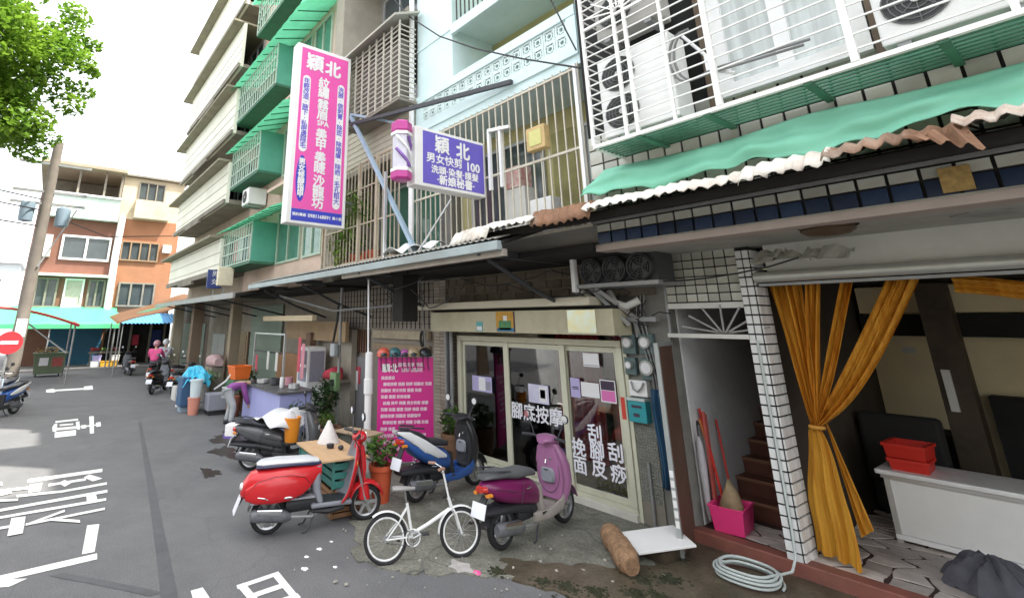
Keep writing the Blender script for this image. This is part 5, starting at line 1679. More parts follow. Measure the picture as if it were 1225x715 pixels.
# ================================================================ scooters and bicycle
RUB_ = mat('tyre rubber', (.022, .022, .024), .8, .2, 8)
ENG = mat('engine grey', (.16, .165, .18), .5, .25, 9, metal=.3)
BLKPL = mat('black plastic', (.03, .031, .035), .5, .15, 6)
GRYPL = mat('grey plastic', (.23, .24, .27), .55, .12, 5)
SEATB = mat('black vinyl seat', (.035, .037, .045), .38, .2, 5)
RIM = mat('silver rim', (.45, .46, .47), .35, .1, 6, metal=.7)
LAMPR = mat('red lamp', (.5, .03, .02), .2, .1, 8, spec=.7)
LAMPC = mat('clear lamp', (.75, .75, .72), .12, .05, 8, spec=.8)
LAMPO = mat('orange lamp', (.7, .25, .03), .2, .05, 8, spec=.7)
MIRR = mat('mirror glass', (.75, .77, .8), .06, .02, 2, metal=.9)
PLATE = mat('number plate', (.78, .80, .84), .5, .04, 4)
CHROME = mat('chrome', (.65, .66, .67), .15, .05, 4, metal=.95)


def paint(name, c):
    return mat(name, c, .32, .06, 3, coat=.25, spec=.45, stain=tuple(x * .72 + .012 for x in c), stain_amt=.5)


def wheel(t, x, r, w=.09, spokes=5, rimr=None, name='wheel'):
    prof = [(r - .058, -w * .38), (r - .03, -w * .5), (r - .006, -w * .32), (r, 0), (r - .006, w * .32), (r - .03, w * .5), (r - .058, w * .38)]
    wo = MB().lathe(prof, (x, 0, r), 28, 'y', cap=False).build(name, RUB_, t, smooth=True)
    rr = r - .055
    rm = MB().lathe([(rr, -w * .36), (rr + .004, -w * .2), (rr - .02, -w * .1), (rr - .02, w * .1), (rr + .004, w * .2), (rr, w * .36)], (x, 0, r), 24, 'y', cap=False)
    rm.build('rim', RIM, wo, smooth=True)
    h = MB().cyl((x, -w * .45, r), (x, w * .45, r), .045, 14)
    for k in range(spokes):
        a = 2 * pi * k / spokes
        h.bar((x + .03 * cos(a), 0, r + .03 * sin(a)), (x + (rr - .01) * cos(a), 0, r + (rr - .01) * sin(a)), .04, .03, up=(0, 1, 0))
    h.build('hub', RIM, wo)
    return wo


VZ = Matrix.Rotation(radians(-90), 4, 'Y')       # loft axis upright: local x -> z, local z -> -x


def vloft(mb, secs, n=16, p=2.8):
    """sections (height, x, half_y, half_x)"""
    old = mb.M
    mb.M = old @ VZ
    mb.loft([(h, -x, hy, hx) for (h, x, hy, hx) in secs], n, p)
    mb.M = old
    return mb


def handlebar(t, x, z, m_cover, mirrors=True, w=.33, wind=0):
    MB().tube([(x - .10, -w, z + .02), (x - .03, -w * .55, z + .015), (x, 0, z), (x - .03, w * .55, z + .015), (x - .10, w, z + .02)], .014, 8).build('handlebar', DKSTEEL, t, smooth=True)
    for s in (-1, 1):
        MB().tube([(x - .035, s * w * .6, z + .017), (x - .10, s * w, z + .02)], .021, 10).build('grip', BLKPL, t, smooth=True)
        MB().tube([(x + .03, s * w * .5, z + .01), (x + .0, s * w * .75, z + .0), (x - .04, s * w * .95, z + .005)], .007, 6).build('brake_lever', RIM, t)
        if mirrors:
            st_m = MB().tube([(x - .03, s * w * .55, z + .02), (x - .01, s * w * .72, z + .14), (x - .01, s * w * .85, z + .22)], .007, 6).build('mirror_stem', DKSTEEL, t)
            mm_ = MB(Matrix.Translation((x - .01, s * w * .9, z + .26)) @ Matrix.Rotation(radians(90), 4, 'Y'))
            mm_.lathe([(.035, -.012), (.055, 0), (.05, .012), (.02, .02)], (0, 0, 0), 16).build('mirror', BLKPL, t, smooth=True)
            mg_ = MB(Matrix.Translation((x - .025, s * w * .9, z + .26)) @ Matrix.Rotation(radians(90), 4, 'Y'))
            mg_.lathe([(.045, -.001), (.045, .001)], (0, 0, 0), 16).build('mirror_glass', MIRR, st_m)


def running_gear(t, wb, r, front_steer=0.0, muffler=True, spokes=5):
    wheel(t, wb / 2, r, .085, spokes)
    wheel(t, -wb / 2, r, .09, spokes)
    f = MB()
    for s in (-1, 1):
        f.tube([(wb / 2 - .13, s * .055, r + .45), (wb / 2 - .03, s * .062, r + .08), (wb / 2, s * .062, r)], .018, 8)
    f.build('fork', STEELG, t, smooth=True)
    e = MB().loft([(-wb / 2 - .12, r + .02, .045, .06, .10), (-wb / 2 - .05, r + .03, .05, .10, .10), (-wb / 2 + .15, r + .05, .055, .09, .10), (-.05, r + .06, .06, .075, .09), (.0, r + .06, .05, .05, .08)], 14)
    e.build('transmission_cover', ENG, t, smooth=True)
    MB().loft([(-wb / 2 + .2, r + .08, .09, .09), (-.15, r + .1, .11, .10), (.02, r + .08, .08, .07)], 12).build('engine', BLKPL, t, smooth=True)
    for k in range(4):
        MB().cyl((-.32 + k * .05, .05, r + .15), (-.32 + k * .05, .16, r + .15), .012, 6).build('bolt', RIM, t)
    if muffler:
        MB().loft([(-wb / 2 - .22, r + .04, .045, .055, -.13), (-wb / 2 - .18, r + .04, .06, .07, -.13), (-wb / 2 + .18, r - .0, .06, .07, -.13), (-wb / 2 + .26, r - .02, .03, .035, -.12)], 14, 2.2).build('muffler', ENG, t, smooth=True)
        MB().tube([(-wb / 2 + .24, -.12, r - .02), (-.1, -.11, r - .05), (.05, -.06, r + .02)], .018, 8).build('exhaust_pipe', STEELG, t, smooth=True)
        MB().loft([(-wb / 2 - .15, r + .085, .01, .03, -.19), (-wb / 2 + .14, r + .05, .012, .04, -.192)], 10).build('heat_shield', CHROME, t)
    for s in (-1, 1):
        MB().tube([(-.05, s * .1, .22), (-.16, s * .14, .02), (-.22, s * .15, .012)], .012, 6).build('stand_leg', DKSTEEL, t)
        # brake cable, shock absorber
        MB().tube([(wb / 2 - .22, s * .16, 1.02), (wb / 2 - .12, s * .12, .86), (wb / 2 - .07, s * .075, .6), (wb / 2 - .02, s * .07, r + .05)], .006, 5).build('brake_cable', BLKPL, t)
    sp_ = []
    for k in range(61):
        a = k / 60 * 2 * pi * 7
        u_ = k / 60
        sp_.append((-wb / 2 - .02 + .14 * u_ + .028 * cos(a), .15 + .028 * sin(a), r + .06 + .26 * u_))
    MB().tube(sp_, .006, 5).build('shock_spring', CHROME, t)
    MB().cyl((wb / 2, .07, r), (wb / 2, .078, r), .085, 20).build('brake_disc', RIM, t)
    MB().loft([(-wb / 2 + .05, r + .2, .05, .05, .1), (-wb / 2 + .3, r + .2, .06, .06, .1)], 10).build('air_box', BLKPL, t, smooth=True)


def classic(label, loc, heading, col, seat_m, group=None):
    t = thing('scooter', label, 'scooter', (0, 0, 0), 0, group)
    wb, r = 1.24, .215
    running_gear(t, wb, r, spokes=6)
    P = col
    MB().loft([(-.97, .50, .03, .04), (-.94, .52, .09, .09), (-.86, .55, .15, .15), (-.70, .565, .19, .18), (-.48, .575, .205, .18), (-.28, .59, .19, .165), (-.12, .62, .15, .13), (.0, .66, .11, .085)], 22, 2.8).build('rear_body', P, t, smooth=True)
    for s in (-1, 1):
        MB().loft([(-.92, .49, .02, .06, s * .14), (-.80, .51, .045, .12, s * .18), (-.60, .525, .055, .145, s * .20), (-.40, .53, .05, .14, s * .195), (-.24, .54, .035, .10, s * .175), (-.14, .55, .015, .05, s * .15)], 20, 2.5).build('side_cowl', P, t, smooth=True)
    MB().bx(-.86, -.08, -.19, .19, .385, .405).build('cowl_trim', GRYPL, t, bevel=.008)
    for s in (-1, 1):
        MB().tube([(-.90, s * .17, .50), (-.80, s * .212, .63), (-.60, s * .235, .675), (-.40, s * .23, .675), (-.22, s * .20, .63), (-.15, s * .17, .55)], .0035, 4).build('panel_seam', BLKPL, t)
        MB().ell((-.42, s * .252, .44), (.055, .004, .014), 10, 5).build('badge', CHROME, t, smooth=True)
        MB().tube([(-.78, s * .225, .47), (-.70, s * .248, .46), (-.66, s * .25, .44)], .006, 5).build('cowl_handle', CHROME, t)
    MB().loft([(-.80, .755, .09, .02), (-.7, .765, .15, .028), (-.4, .77, .16, .03), (-.12, .755, .14, .03), (.0, .735, .07, .022)], 18).build('seat_base', mat('navy seat band', (.03, .04, .09), .4), t, smooth=True)
    MB().loft([(-.80, .785, .06, .012), (-.74, .795, .13, .028), (-.55, .80, .15, .036), (-.38, .795, .15, .034), (-.15, .79, .14, .034), (-.03, .77, .08, .02)], 18).build('seat', seat_m, t, smooth=True)
    vloft(MB(), [(.30, .0, .15, .05), (.45, -.05, .14, .06), (.60, -.06, .13, .07), (.72, -.04, .11, .06)], 16).build('inner_panel', GRYPL, t, smooth=True)
    MB().bx(-.12, .40, -.165, .165, .255, .31).build('floorboard', GRYPL, t, bevel=.02)
    MB().bx(-.06, .36, -.145, .145, .312, .318).build('floor_mat', BLKPL, t)
    MB().loft([(-.1, .22, .12, .03), (.1, .2, .14, .05), (.3, .22, .13, .04)], 12).build('belly_pan', BLKPL, t, smooth=True)

    def shield(off, wsc):
        def f(u, v):
            a = (u - .5) * 2
            hw = (.205 + .03 * sin(v * pi) - .11 * max(0, v - .6) / .4) * wsc
            x = .385 + .15 * v ** .8 - .11 * a * a * (1 - .3 * v)
            if v < .15:
                x -= (1 - v / .15) * .03
            return (x + off, a * hw, .30 + .66 * v)
        return f
    MB().grid(shield(.018, 1), 16, 14).build('leg_shield', P, t, smooth=True, solid=.012)
    MB().grid(shield(.0, .95), 16, 14).build('leg_shield_lining', GRYPL, t, smooth=True, solid=.01)
    MB().tube([shield(.012, 1.01)(0, v / 12) for v in range(13)], .011, 6).build('shield_rim', P, t, smooth=True)
    MB().tube([shield(.012, 1.01)(1, v / 12) for v in range(13)], .011, 6).build('shield_rim', P, t, smooth=True)
    vloft(MB(), [(.48, .57, .05, .03), (.62, .575, .055, .05), (.78, .565, .05, .045), (.9, .55, .05, .03)], 14).build('horn_cover', P, t, smooth=True)

    def fend(u, v):
        a = radians(15 + 150 * u)
        b_ = (v - .5) * 2
        rr = .255 - .035 * b_ * b_
        return (.62 + rr * cos(a), b_ * .08, .215 + rr * sin(a) + .01)
    MB().grid(fend, 20, 8).build('front_fender', P, t, smooth=True, solid=.008)
    vloft(MB(), [(.26, .60, .075, .08), (.40, .585, .08, .075), (.52, .56, .06, .05)], 14).build('fender_neck', P, t, smooth=True)
    MB().ell((.52, 0, 1.0), (.10, .13, .075), 18, 12).build('headset', P, t, smooth=True)
    MB().cyl((.50, 0, .86), (.51, 0, .98), .05, 14).build('steering_neck', P, t, smooth=True)
    MB().ell((.605, 0, 1.0), (.02, .06, .06)).build('headlight', LAMPC, t, smooth=True)
    MB().ell((.46, 0, 1.06), (.05, .06, .02)).build('speedometer', BLKPL, t, smooth=True)
    handlebar(t, .50, 1.03, P)
    for s in (-1, 1):
        MB().ell((.44, s * .19, .72), (.02, .018, .035)).build('indicator', LAMPO, t, smooth=True)
        MB().ell((-.80, s * .14, .52), (.03, .02, .03)).build('indicator', LAMPO, t, smooth=True)
    MB().ell((-.955, 0, .55), (.03, .06, .045)).build('tail_light', LAMPC, t, smooth=True)
    m_ = MB(Matrix.Translation((-1.0, 0, .36)) @ Euler((0, radians(20), 0)).to_matrix().to_4x4())
    m_.bx(-.006, .006, -.09, .09, -.09, .09).build('number_plate', PLATE, t)
    MB().bar((-.92, 0, .46), (-.98, 0, .36), .07, .015).build('plate_bracket', BLKPL, t)
    m_ = MB()
    m_.grid(lambda u, v: (-.62 - .26 * cos(radians(20 + 60 * u)), (v - .5) * .12, .215 + .26 * sin(radians(20 + 60 * u)) - .02), 8, 3).build('mud_flap', BLKPL, t, solid=.006)
    t.location = loc
    t.rotation_euler = (0, 0, heading)
    return t


def modern(label, loc, heading, body, shield_m, lower_m, seat_m=None, tail_up=0.0, cover=None, name='scooter', plate=True, group=None, floor_m=None, accent=None, lining=None, fat=1.0):
    t = thing(name, label, 'scooter', (0, 0, 0), 0, group)
    wb, r = 1.22, .22
    running_gear(t, wb, r)
    seat_m = seat_m or SEATB
    cover = cover or BLKPL
    tu = tail_up
    MB().loft([(-.93, .68 + tu, .035, .03), (-.86, .665 + tu, .09, .07), (-.70, .62 + tu * .7, .15, .12), (-.48, .58 + tu * .3, .18, .14), (-.25, .54, .175, .15), (-.1, .50, .15, .14), (-.02, .46, .13, .11)], 18, 2.8).build('rear_body', body, t, smooth=True)
    if accent:
        for s in (-1, 1):
            MB().loft([(-1.0, .79 + tu, .01, .015, s * .06), (-.82, .725 + tu, .02, .06, s * .12), (-.58, .665 + tu * .5, .02, .085, s * .165), (-.34, .61 + tu * .1, .018, .07, s * .175), (-.15, .56, .008, .02, s * .165)], 12, 2.2).build('side_flash', accent, t, smooth=True)
    MB().loft([(-.92, .77 + tu, .07, .015), (-.82, .785 + tu, .12, .035), (-.60, .775 + tu * .6, .145, .05), (-.42, .74 + tu * .15, .15, .05), (-.2, .735, .14, .05), (-.04, .70, .09, .04)], 18).build('seat', seat_m, t, smooth=True)
    MB().loft([(-.95, .43, .09, .03), (-.75, .42, .12, .05), (-.45, .40, .13, .06), (-.2, .36, .14, .06)], 12).build('under_body', BLKPL, t, smooth=True)
    vloft(MB(), [(.28, .02, .14, .05), (.42, -.01, .145, .06), (.58, -.03, .14, .07)], 14).build('inner_panel', lower_m, t, smooth=True)
    MB().bx(-.08, .36, -.15, .15, .25, .30).build('floorboard', floor_m or lower_m, t, bevel=.025)
    for s in (-1, 1):
        MB().loft([(-.2, .27, .015, .05, s * .16), (.1, .25, .02, .05, s * .165), (.36, .30, .02, .07, s * .165), (.46, .38, .012, .07, s * .15)], 12).build('side_skirt', floor_m or lower_m, t, smooth=True)
    vloft(MB(), [(.30, .43, .15 * fat, .045), (.42, .47, .185 * fat, .075 * fat), (.55, .49, .20 * fat, .095 * fat), (.72, .465, .20 * fat, .10 * fat), (.86, .42, .175 * fat, .085 * fat), (.97, .385, .12 * fat, .06)], 20, 2.6).build('front_fairing', shield_m, t, smooth=True)
    vloft(MB(), [(.28, .42, .13, .05), (.36, .455, .165, .07), (.46, .475, .19, .075)], 18, 2.6).build('lower_fairing', lower_m, t, smooth=True)
    vloft(MB(), [(.34, .37, .14 * fat, .03 * fat), (.55, .40 - .05 * (fat - 1), .175 * fat, .05 * fat), (.75, .37 - .06 * (fat - 1), .17 * fat, .05 * fat), (.92, .33, .12 * fat, .04 * fat)], 16, 2.8).build('fairing_lining', lining or GRYPL, t, smooth=True)

    def fend(u, v):
        a = radians(10 + 150 * u)
        b_ = (v - .5) * 2
        rr = .26 - .03 * b_ * b_
        return (.61 + rr * cos(a), b_ * .075, .22 + rr * sin(a) + .01)
    MB().grid(fend, 18, 6).build('front_fender', shield_m if accent is None else BLKPL, t, smooth=True, solid=.008)
    MB().loft([(.22, 1.0, .06, .025), (.30, 1.02, .13, .05), (.40, 1.01, .14, .06), (.47, .98, .10, .05), (.50, .96, .05, .03)], 16, 2.6).build('handlebar_cover', cover, t, smooth=True)
    MB().cyl((.40, 0, .88), (.37, 0, .98), .05, 12).build('steering_neck', BLKPL, t)
    MB().loft([(.555, .68, .07, .045), (.575, .68, .06, .04)], 14).build('headlight', LAMPC, t, smooth=True)
    for s in (-1, 1):
        MB().loft([(.50, .80, .05, .02, s * .1), (.525, .78, .04, .015, s * .09)], 10).build('indicator', LAMPO, t, smooth=True)
        MB().loft([(-.93, .61 + tu, .03, .018, s * .09), (-.87, .61 + tu, .03, .02, s * .1)], 10).build('indicator', LAMPO, t, smooth=True)
    MB().loft([(-.955, .66 + tu, .06, .03), (-.90, .66 + tu, .085, .04)], 12).build('tail_light', LAMPR, t, smooth=True)
    for s in (-1, 1):
        MB().tube([(-.80, s * .128, .66 + tu * .9), (-.55, s * .176, .60 + tu * .4), (-.30, s * .18, .54), (-.12, s * .157, .50)], .0035, 4).build('panel_seam', BLKPL, t)
        MB().tube([(-.45, s * .182, .45), (-.40, s * .182, .58), (-.37, s * .17, .68)], .0035, 4).build('panel_seam', BLKPL, t)
        MB().bx(-.06, .02, s * .17 - .01, s * .17 + .01, .27, .30).build('foot_peg', BLKPL, t)
        MB().ell((-.3, s * .182, .60), (.05, .004, .012), 10, 5).build('badge', CHROME, t, smooth=True)
    gb = MB().loft([(.300 - .05 * (fat - 1), .60, .085, .075), (.33, .60, .105, .095)], 14, 4).build('glove_box', GRYPL, t, smooth=True)
    MB().loft([(.297 - .05 * (fat - 1), .66, .03, .008), (.31, .66, .03, .010)], 10).build('glove_box_latch', BLKPL, gb)
    MB().tube([(.30, s_ * .16 * fat, .5 + .36 * .5 + .0) if False else (.335 - .04 * (fat - 1), .155 * fat * cos(a_), .64 + .24 * sin(a_)) for s_ in (1,) for a_ in [2 * pi * j / 24 for j in range(24)]], .0035, 4, closed=True).build('panel_seam', BLKPL, t)
    MB().tube([(.30, .0, .78), (.285, .0, .74), (.30, .0, .71)], .006, 5).build('bag_hook', CHROME, t)
    MB().cyl((.295, -.07, .80), (.31, -.07, .80), .016, 10).build('ignition_lock', CHROME, t)
    handlebar(t, .36, 1.02, cover)
    if plate:
        m_ = MB(Matrix.Translation((-.98, 0, .46 + tu * .5)) @ Euler((0, radians(18), 0)).to_matrix().to_4x4())
        m_.bx(-.006, .006, -.10, .10, -.075, .075).build('number_plate', PLATE, t)
        MB().bar((-.86, 0, .58 + tu), (-.97, 0, .45 + tu * .5), .09, .02).build('plate_bracket', BLKPL, t)
        MB().grid(lambda u, v: (-.61 - .27 * cos(radians(15 + 60 * u)), (v - .5) * .11, .215 + .27 * sin(radians(15 + 60 * u))), 8, 3).build('mud_flap', BLKPL, t, solid=.006)
    MB().tube([(-.55, -.12, .80 + tu), (-.80, -.13, .84 + tu), (-.94, 0, .84 + tu), (-.80, .13, .84 + tu), (-.55, .12, .80 + tu)], .012, 7).build('grab_rail', DKSTEEL, t, smooth=True)
    t.location = loc
    t.rotation_euler = (0, 0, heading)
    return t


def place(rear, front):
    a, b = Vector(rear), Vector(front)
    c = (a + b) / 2
    return (c.x, c.y, .0), atan2(b.y - a.y, b.x - a.x)


REDP = paint('tomato red paint', (.56, .016, .022))
PURP = paint('plum purple paint', (.16, .012, .085))
MAUVE = paint('mauve paint', (.34, .14, .28))
BLUP = paint('racing blue paint', (.03, .10, .34))
DBLU = paint('navy paint', (.03, .045, .10))
GRYP = paint('gunmetal paint', (.09, .095, .10))
WHTP = paint('white scooter paint', (.72, .73, .74))
BLKP = paint('black paint', (.025, .025, .028))
TAUPE = mat('taupe plastic', (.34, .31, .28), .5, .1, 5)

l_, h_ = place((-6.80, 2.60), (-6.50, 3.80))
classic('glossy red retro scooter with pale seat parked at the kerb', l_, h_, REDP, mat('wet seat with sky sheen', (.62, .64, .66), .3, .12, 5))  # seat's pale colour stands in for sky reflected on the wet vinyl
l_, h_ = place((-4.80, 4.62), (-4.90, 5.84))
modern('plum purple scooter with mauve front shield before the glass shopfront', (l_[0], l_[1], .012), h_, PURP, MAUVE, TAUPE, mat('faded grey seat', (.10, .105, .11), .6, .15, 5), cover=MAUVE, lining=MAUVE, fat=1.12)
l_, h_ = place((-6.62, 4.72), (-6.72, 5.92))
modern('blue and white sport scooter with raised tail beside the pink board', (l_[0], l_[1], .012), h_, BLUP, BLKP, BLKPL, SEATB, .17, name='scooter', floor_m=BLUP, accent=WHTP, lining=BLKPL, fat=1.0)
l_, h_ = place((-9.65, 3.30), (-8.95, 4.30))
modern('dark grey scooter loaded with white covers behind the red scooter', l_, h_, GRYP, GRYP, BLKPL, SEATB, name='scooter')

# far parked scooters: two kinds, then copies
far_a = modern('black scooter parked at the head of the far row, rear toward camera', (-21.7, 3.75, 0), radians(150), BLKP, BLKP, BLKPL, group=None)
far_b = modern('silver grey scooter in the far row next to the planters', (-20.4, 4.35, 0), radians(140), mat('silver scooter', (.35, .36, .38), .35, .08, 3), BLKP, BLKPL)
for src, loc, rz, lab in ((far_a, (-24.6, 4.0, 0), 160, 'black scooter carrying the rider in the pink jacket'),
                          (far_b, (-26.2, 4.6, 0), 170, 'silver grey scooter carrying the rider in the white shirt'),
                          (far_a, (-29.5, 3.6, 0), 185, 'black scooter parked furthest along the right side'),
                          (far_b, (-23.4, 4.9, 0), 140, 'silver grey scooter half hidden behind the black one')):
    c = copy_tree(src)
    c.location = loc
    c.rotation_euler = (0, 0, radians(rz))
    c['label'] = lab
lf = modern('blue and white scooter parked on the left kerb under the no entry sign', (-18.6, -.72, 0), radians(-35), BLUP, paint('pale blue paint', (.35, .45, .60)), BLKPL, accent=WHTP)
lf2 = copy_tree(lf)
lf2.location = (-20.3, -.8, 0)
lf2.rotation_euler = (0, 0, radians(-18))
lf2['label'] = 'second blue and white scooter standing behind the first on the left kerb'

# ---------------- white folding bicycle
bk = thing('bicycle', 'small white folding bicycle with white mudguards', 'bicycle', (0, 0, 0))
WB = mat('white bicycle enamel', (.74, .75, .74), .35, .04, 5, coat=.3)
r, hb = .252, .46
for x in (-hb, hb):
    wo = MB().tube([(x + r * .955 * cos(2 * pi * j / 36), 0, r + r * .955 * sin(2 * pi * j / 36)) for j in range(36)], .0215, 8, closed=True).build('wheel', RUB_, bk, smooth=True)
    MB().tube([(x + .212 * cos(2 * pi * j / 36), 0, r + .212 * sin(2 * pi * j / 36)) for j in range(36)], .011, 6, closed=True).build('rim', WHITE, wo, smooth=True)
    sp = MB()
    for k in range(18):
        a = 2 * pi * k / 18
        sp.bar((x + .02 * cos(a + .6), .02 * (-1) ** k, r + .02 * sin(a + .6)), (x + .21 * cos(a), 0, r + .21 * sin(a)), .003)
    so = sp.build('spokes', RIM, wo)
    MB().cyl((x, -.05, r), (x, .05, r), .022, 10).build('hub', RIM, wo)

    def mg(u, v, x=x):
        a = radians((50 if x > 0 else -5) + 130 * u)
        rr = .285 - .012 * (2 * v - 1) ** 2
        return (x + rr * cos(a), (v - .5) * .065, r + rr * sin(a))
    MB().grid(mg, 24, 5).build('mudguard', WB, bk, smooth=True, solid=.004)
HT, ST = (.335, 0, .56), (-.16, 0, .30)
MB().tube([(.33, 0, .50), (.05, 0, .36), (-.14, 0, .28)], .021, 10).build('main_tube', WB, bk, smooth=True)
MB().tube([(-.14, 0, .24), (-.20, 0, .60)], .018, 10).build('seat_tube', WB, bk, smooth=True)
MB().tube([(-.20, 0, .58), (-.225, 0, .72)], .013, 8).build('seat_post', CHROME, bk)
MB().loft([(-.38, .755, .06, .02), (-.32, .755, .08, .028), (-.22, .75, .06, .025), (-.10, .745, .02, .015)], 14, 2.4).build('saddle', mat('tan grey saddle', (.30, .29, .28), .5, .15, 5), bk, smooth=True)
for s in (-1, 1):
    MB().tube([(-hb, s * .055, r), (-.30, s * .03, .42), (-.195, s * .012, .56)], .009, 7).build('seat_stay', WB, bk)
    MB().tube([(-hb, s * .055, r), (-.145, s * .02, .255)], .01, 7).build('chain_stay', WB, bk)
    MB().tube([(hb, s * .05, r), (.40, s * .045, .45), (.355, s * .02, .53)], .011, 7).build('fork_blade', WB, bk)
MB().tube([(.37, 0, .46), (.325, 0, .62)], .021, 10).build('head_tube', WB, bk)
MB().tube([(.33, 0, .60), (.26, 0, .93)], .013, 8).build('stem', WB, bk)
MB().tube([(.16, -.25, .97), (.22, -.2, .97), (.27, -.08, .94), (.27, .08, .94), (.22, .2, .97), (.16, .25, .97)], .011, 8).build('handlebar', CHROME, bk, smooth=True)
for s in (-1, 1):
    MB().tube([(.225, s * .195, .97), (.145, s * .258, .97)], .017, 8).build('grip', mat('copper grip', (.35, .20, .14), .5), bk)
    MB().tube([(.25, s * .14, .95), (.22, s * .2, .93), (.18, s * .22, .935)], .005, 5).build('brake_lever', RIM, bk)
MB().tube([(.10, -.045 + .0, .0)] and [(-.14 + .085 * cos(2 * pi * j / 20), -.045, .25 + .085 * sin(2 * pi * j / 20)) for j in range(20)], .008, 5, closed=True).build('chain_guard', WHITE, bk)
MB().tube([(-.14 + .06 * cos(2 * pi * j / 16), -.045, .25 + .06 * sin(2 * pi * j / 16)) for j in range(16)], .006, 5, closed=True).build('chainring', RIM, bk)
for s, a in ((-1, 20), (1, 200)):
    e = (-.14 + .14 * cos(radians(a)), s * .065, .25 + .14 * sin(radians(a)))
    MB().tube([(-.14, s * .06, .25), e], .009, 6).build('crank', RIM, bk)
    MB().box((e[0], s * .11, e[2]), (.08, .08, .02)).build('pedal', BLKPL, bk)
MB().tube([(-.14, -.055, .33), (-hb, -.055, r + .03), (-hb, -.055, r - .03), (-.14, -.055, .17)], .004, 4, closed=True).build('chain', DKSTEEL, bk)
MB().tube([(-.12, .06, .22), (-.06, .2, .012)], .008, 6).build('kickstand', CHROME, bk)
l_, h_ = place((-5.26, 3.33), (-4.92, 4.14))
bk.location = (l_[0], l_[1], .012)
bk.rotation_euler = (radians(-5), 0, h_)
bk.scale = (.92, .92, .92)

# ================================================================ street items
def leaves(mb, c, rad, n, size, rng=RND, flat=.35, shell=.35):
    """leaf shaped quads through an ellipsoid volume"""
    c = Vector(c)
    for _ in range(n):
        while True:
            p = Vector((rng.uniform(-1, 1), rng.uniform(-1, 1), rng.uniform(-1, 1)))
            if shell < p.length < 1:
                break
        p = c + Vector((p.x * rad[0], p.y * rad[1], p.z * rad[2]))
        d = Vector((rng.uniform(-1, 1), rng.uniform(-1, 1), rng.uniform(-.7, .5))).normalized()
        e = d.cross(Vector((rng.uniform(-.4, .4), rng.uniform(-.4, .4), 1))).normalized()
        s = size * rng.uniform(.6, 1.25)
        k = Vector((0, 0, -s * .18))
        mb.add([p - d * s * .5, p + e * s * flat + k * .3, p + d * s * .5 + k, p - e * s * flat + k * .3], [(0, 1, 2, 3)])
    return mb


def leafmat(name, c1, c2, tr=.25):
    if name in MATS:
        return MATS[name]
    m = mat(name, c1, .55, .2, 1.2, col2=c2, spec=.3)
    N, L = m.node_tree.nodes, m.node_tree.links
    b = N['Principled BSDF']
    src = b.inputs['Base Color'].links[0].from_socket
    t = N.new('ShaderNodeBsdfTranslucent')
    L.new(src, t.inputs[0])
    x = N.new('ShaderNodeMixShader')
    x.inputs[0].default_value = tr
    L.new(b.outputs[0], x.inputs[1])
    L.new(t.outputs[0], x.inputs[2])
    L.new(x.outputs[0], N['Material Output'].inputs[0])
    return m


LF1 = leafmat('street tree leaf', (.08, .19, .02), (.24, .38, .04), .45)
LF2 = leafmat('house plant leaf', (.04, .10, .02), (.12, .22, .04))
LF3 = leafmat('dark plant leaf', (.02, .05, .02), (.05, .10, .03))

# ---- street tree on the left
tr = thing('street_tree', 'large leafy green street tree overhanging the left kerb', 'tree', (-19.5, -4.6, 0))
BARK = mat('tree bark', (.12, .09, .065), .9, .25, 4, .5, 14)
tk = MB().tube([(-19.5, -4.6, 0), (-19.45, -4.5, 1.6), (-19.3, -4.35, 3.4), (-19.2, -4.1, 5.4), (-19.2, -3.9, 7.5)], [.32, .26, .23, .2, .15], 12)
tk.build('trunk', BARK, tr, smooth=True)
cl = []
rg = random.Random(5)
for i, (dx, dy, dz) in enumerate(((0, 3.0, 8.6), (.6, 2.2, 10.2), (-.8, 2.6, 11.4), (.2, .6, 11.8), (0, -1.2, 10.4), (-1.0, 1.2, 9.0), (1.2, 0.2, 9.0), (.4, 1.8, 12.4))):
    e = Vector((-19.3 + dx, -4.2 + dy, dz))
    MB().tube([(-19.25, -4.2, 4.2 + .3 * i), (-19.25 + dx * .4, -4.2 + dy * .4, 5.0 + dz * .25), e], [.11, .07, .02], 7).build('limb', BARK, tr, smooth=True)
mb = MB()
for _ in range(120):
    t1 = rg.uniform(0, 2 * pi)
    ph = rg.uniform(-1, 1)
    rr = rg.uniform(.55, 1.0)
    q = sqrt(1 - ph * ph)
    c = Vector((-19.3 + 3.3 * rr * q * cos(t1), -4.15 + 3.75 * rr * q * sin(t1), 10.3 + 3.3 * rr * ph))
    s = rg.uniform(.5, .95)
    leaves(mb, c, (s * 1.2, s * 1.2, s * .7), int(300 * s), .21, rg, .34, .15)
for (y, z, s) in ((-.55, 11.2, .6), (-.35, 10.4, .5), (-.6, 9.6, .55), (-1.1, 8.4, .6), (-1.3, 7.7, .5), (-1.0, 12.4, .6), (-.9, 13.2, .6), (-.2, 10.9, .35), (-.25, 11.9, .35)):
    leaves(mb, (-19.6 + rg.uniform(-.6, .6), y, z), (s, s, s * .7), int(320 * s), .2, rg, .34, .1)
mb.build('crown', LF1, tr)

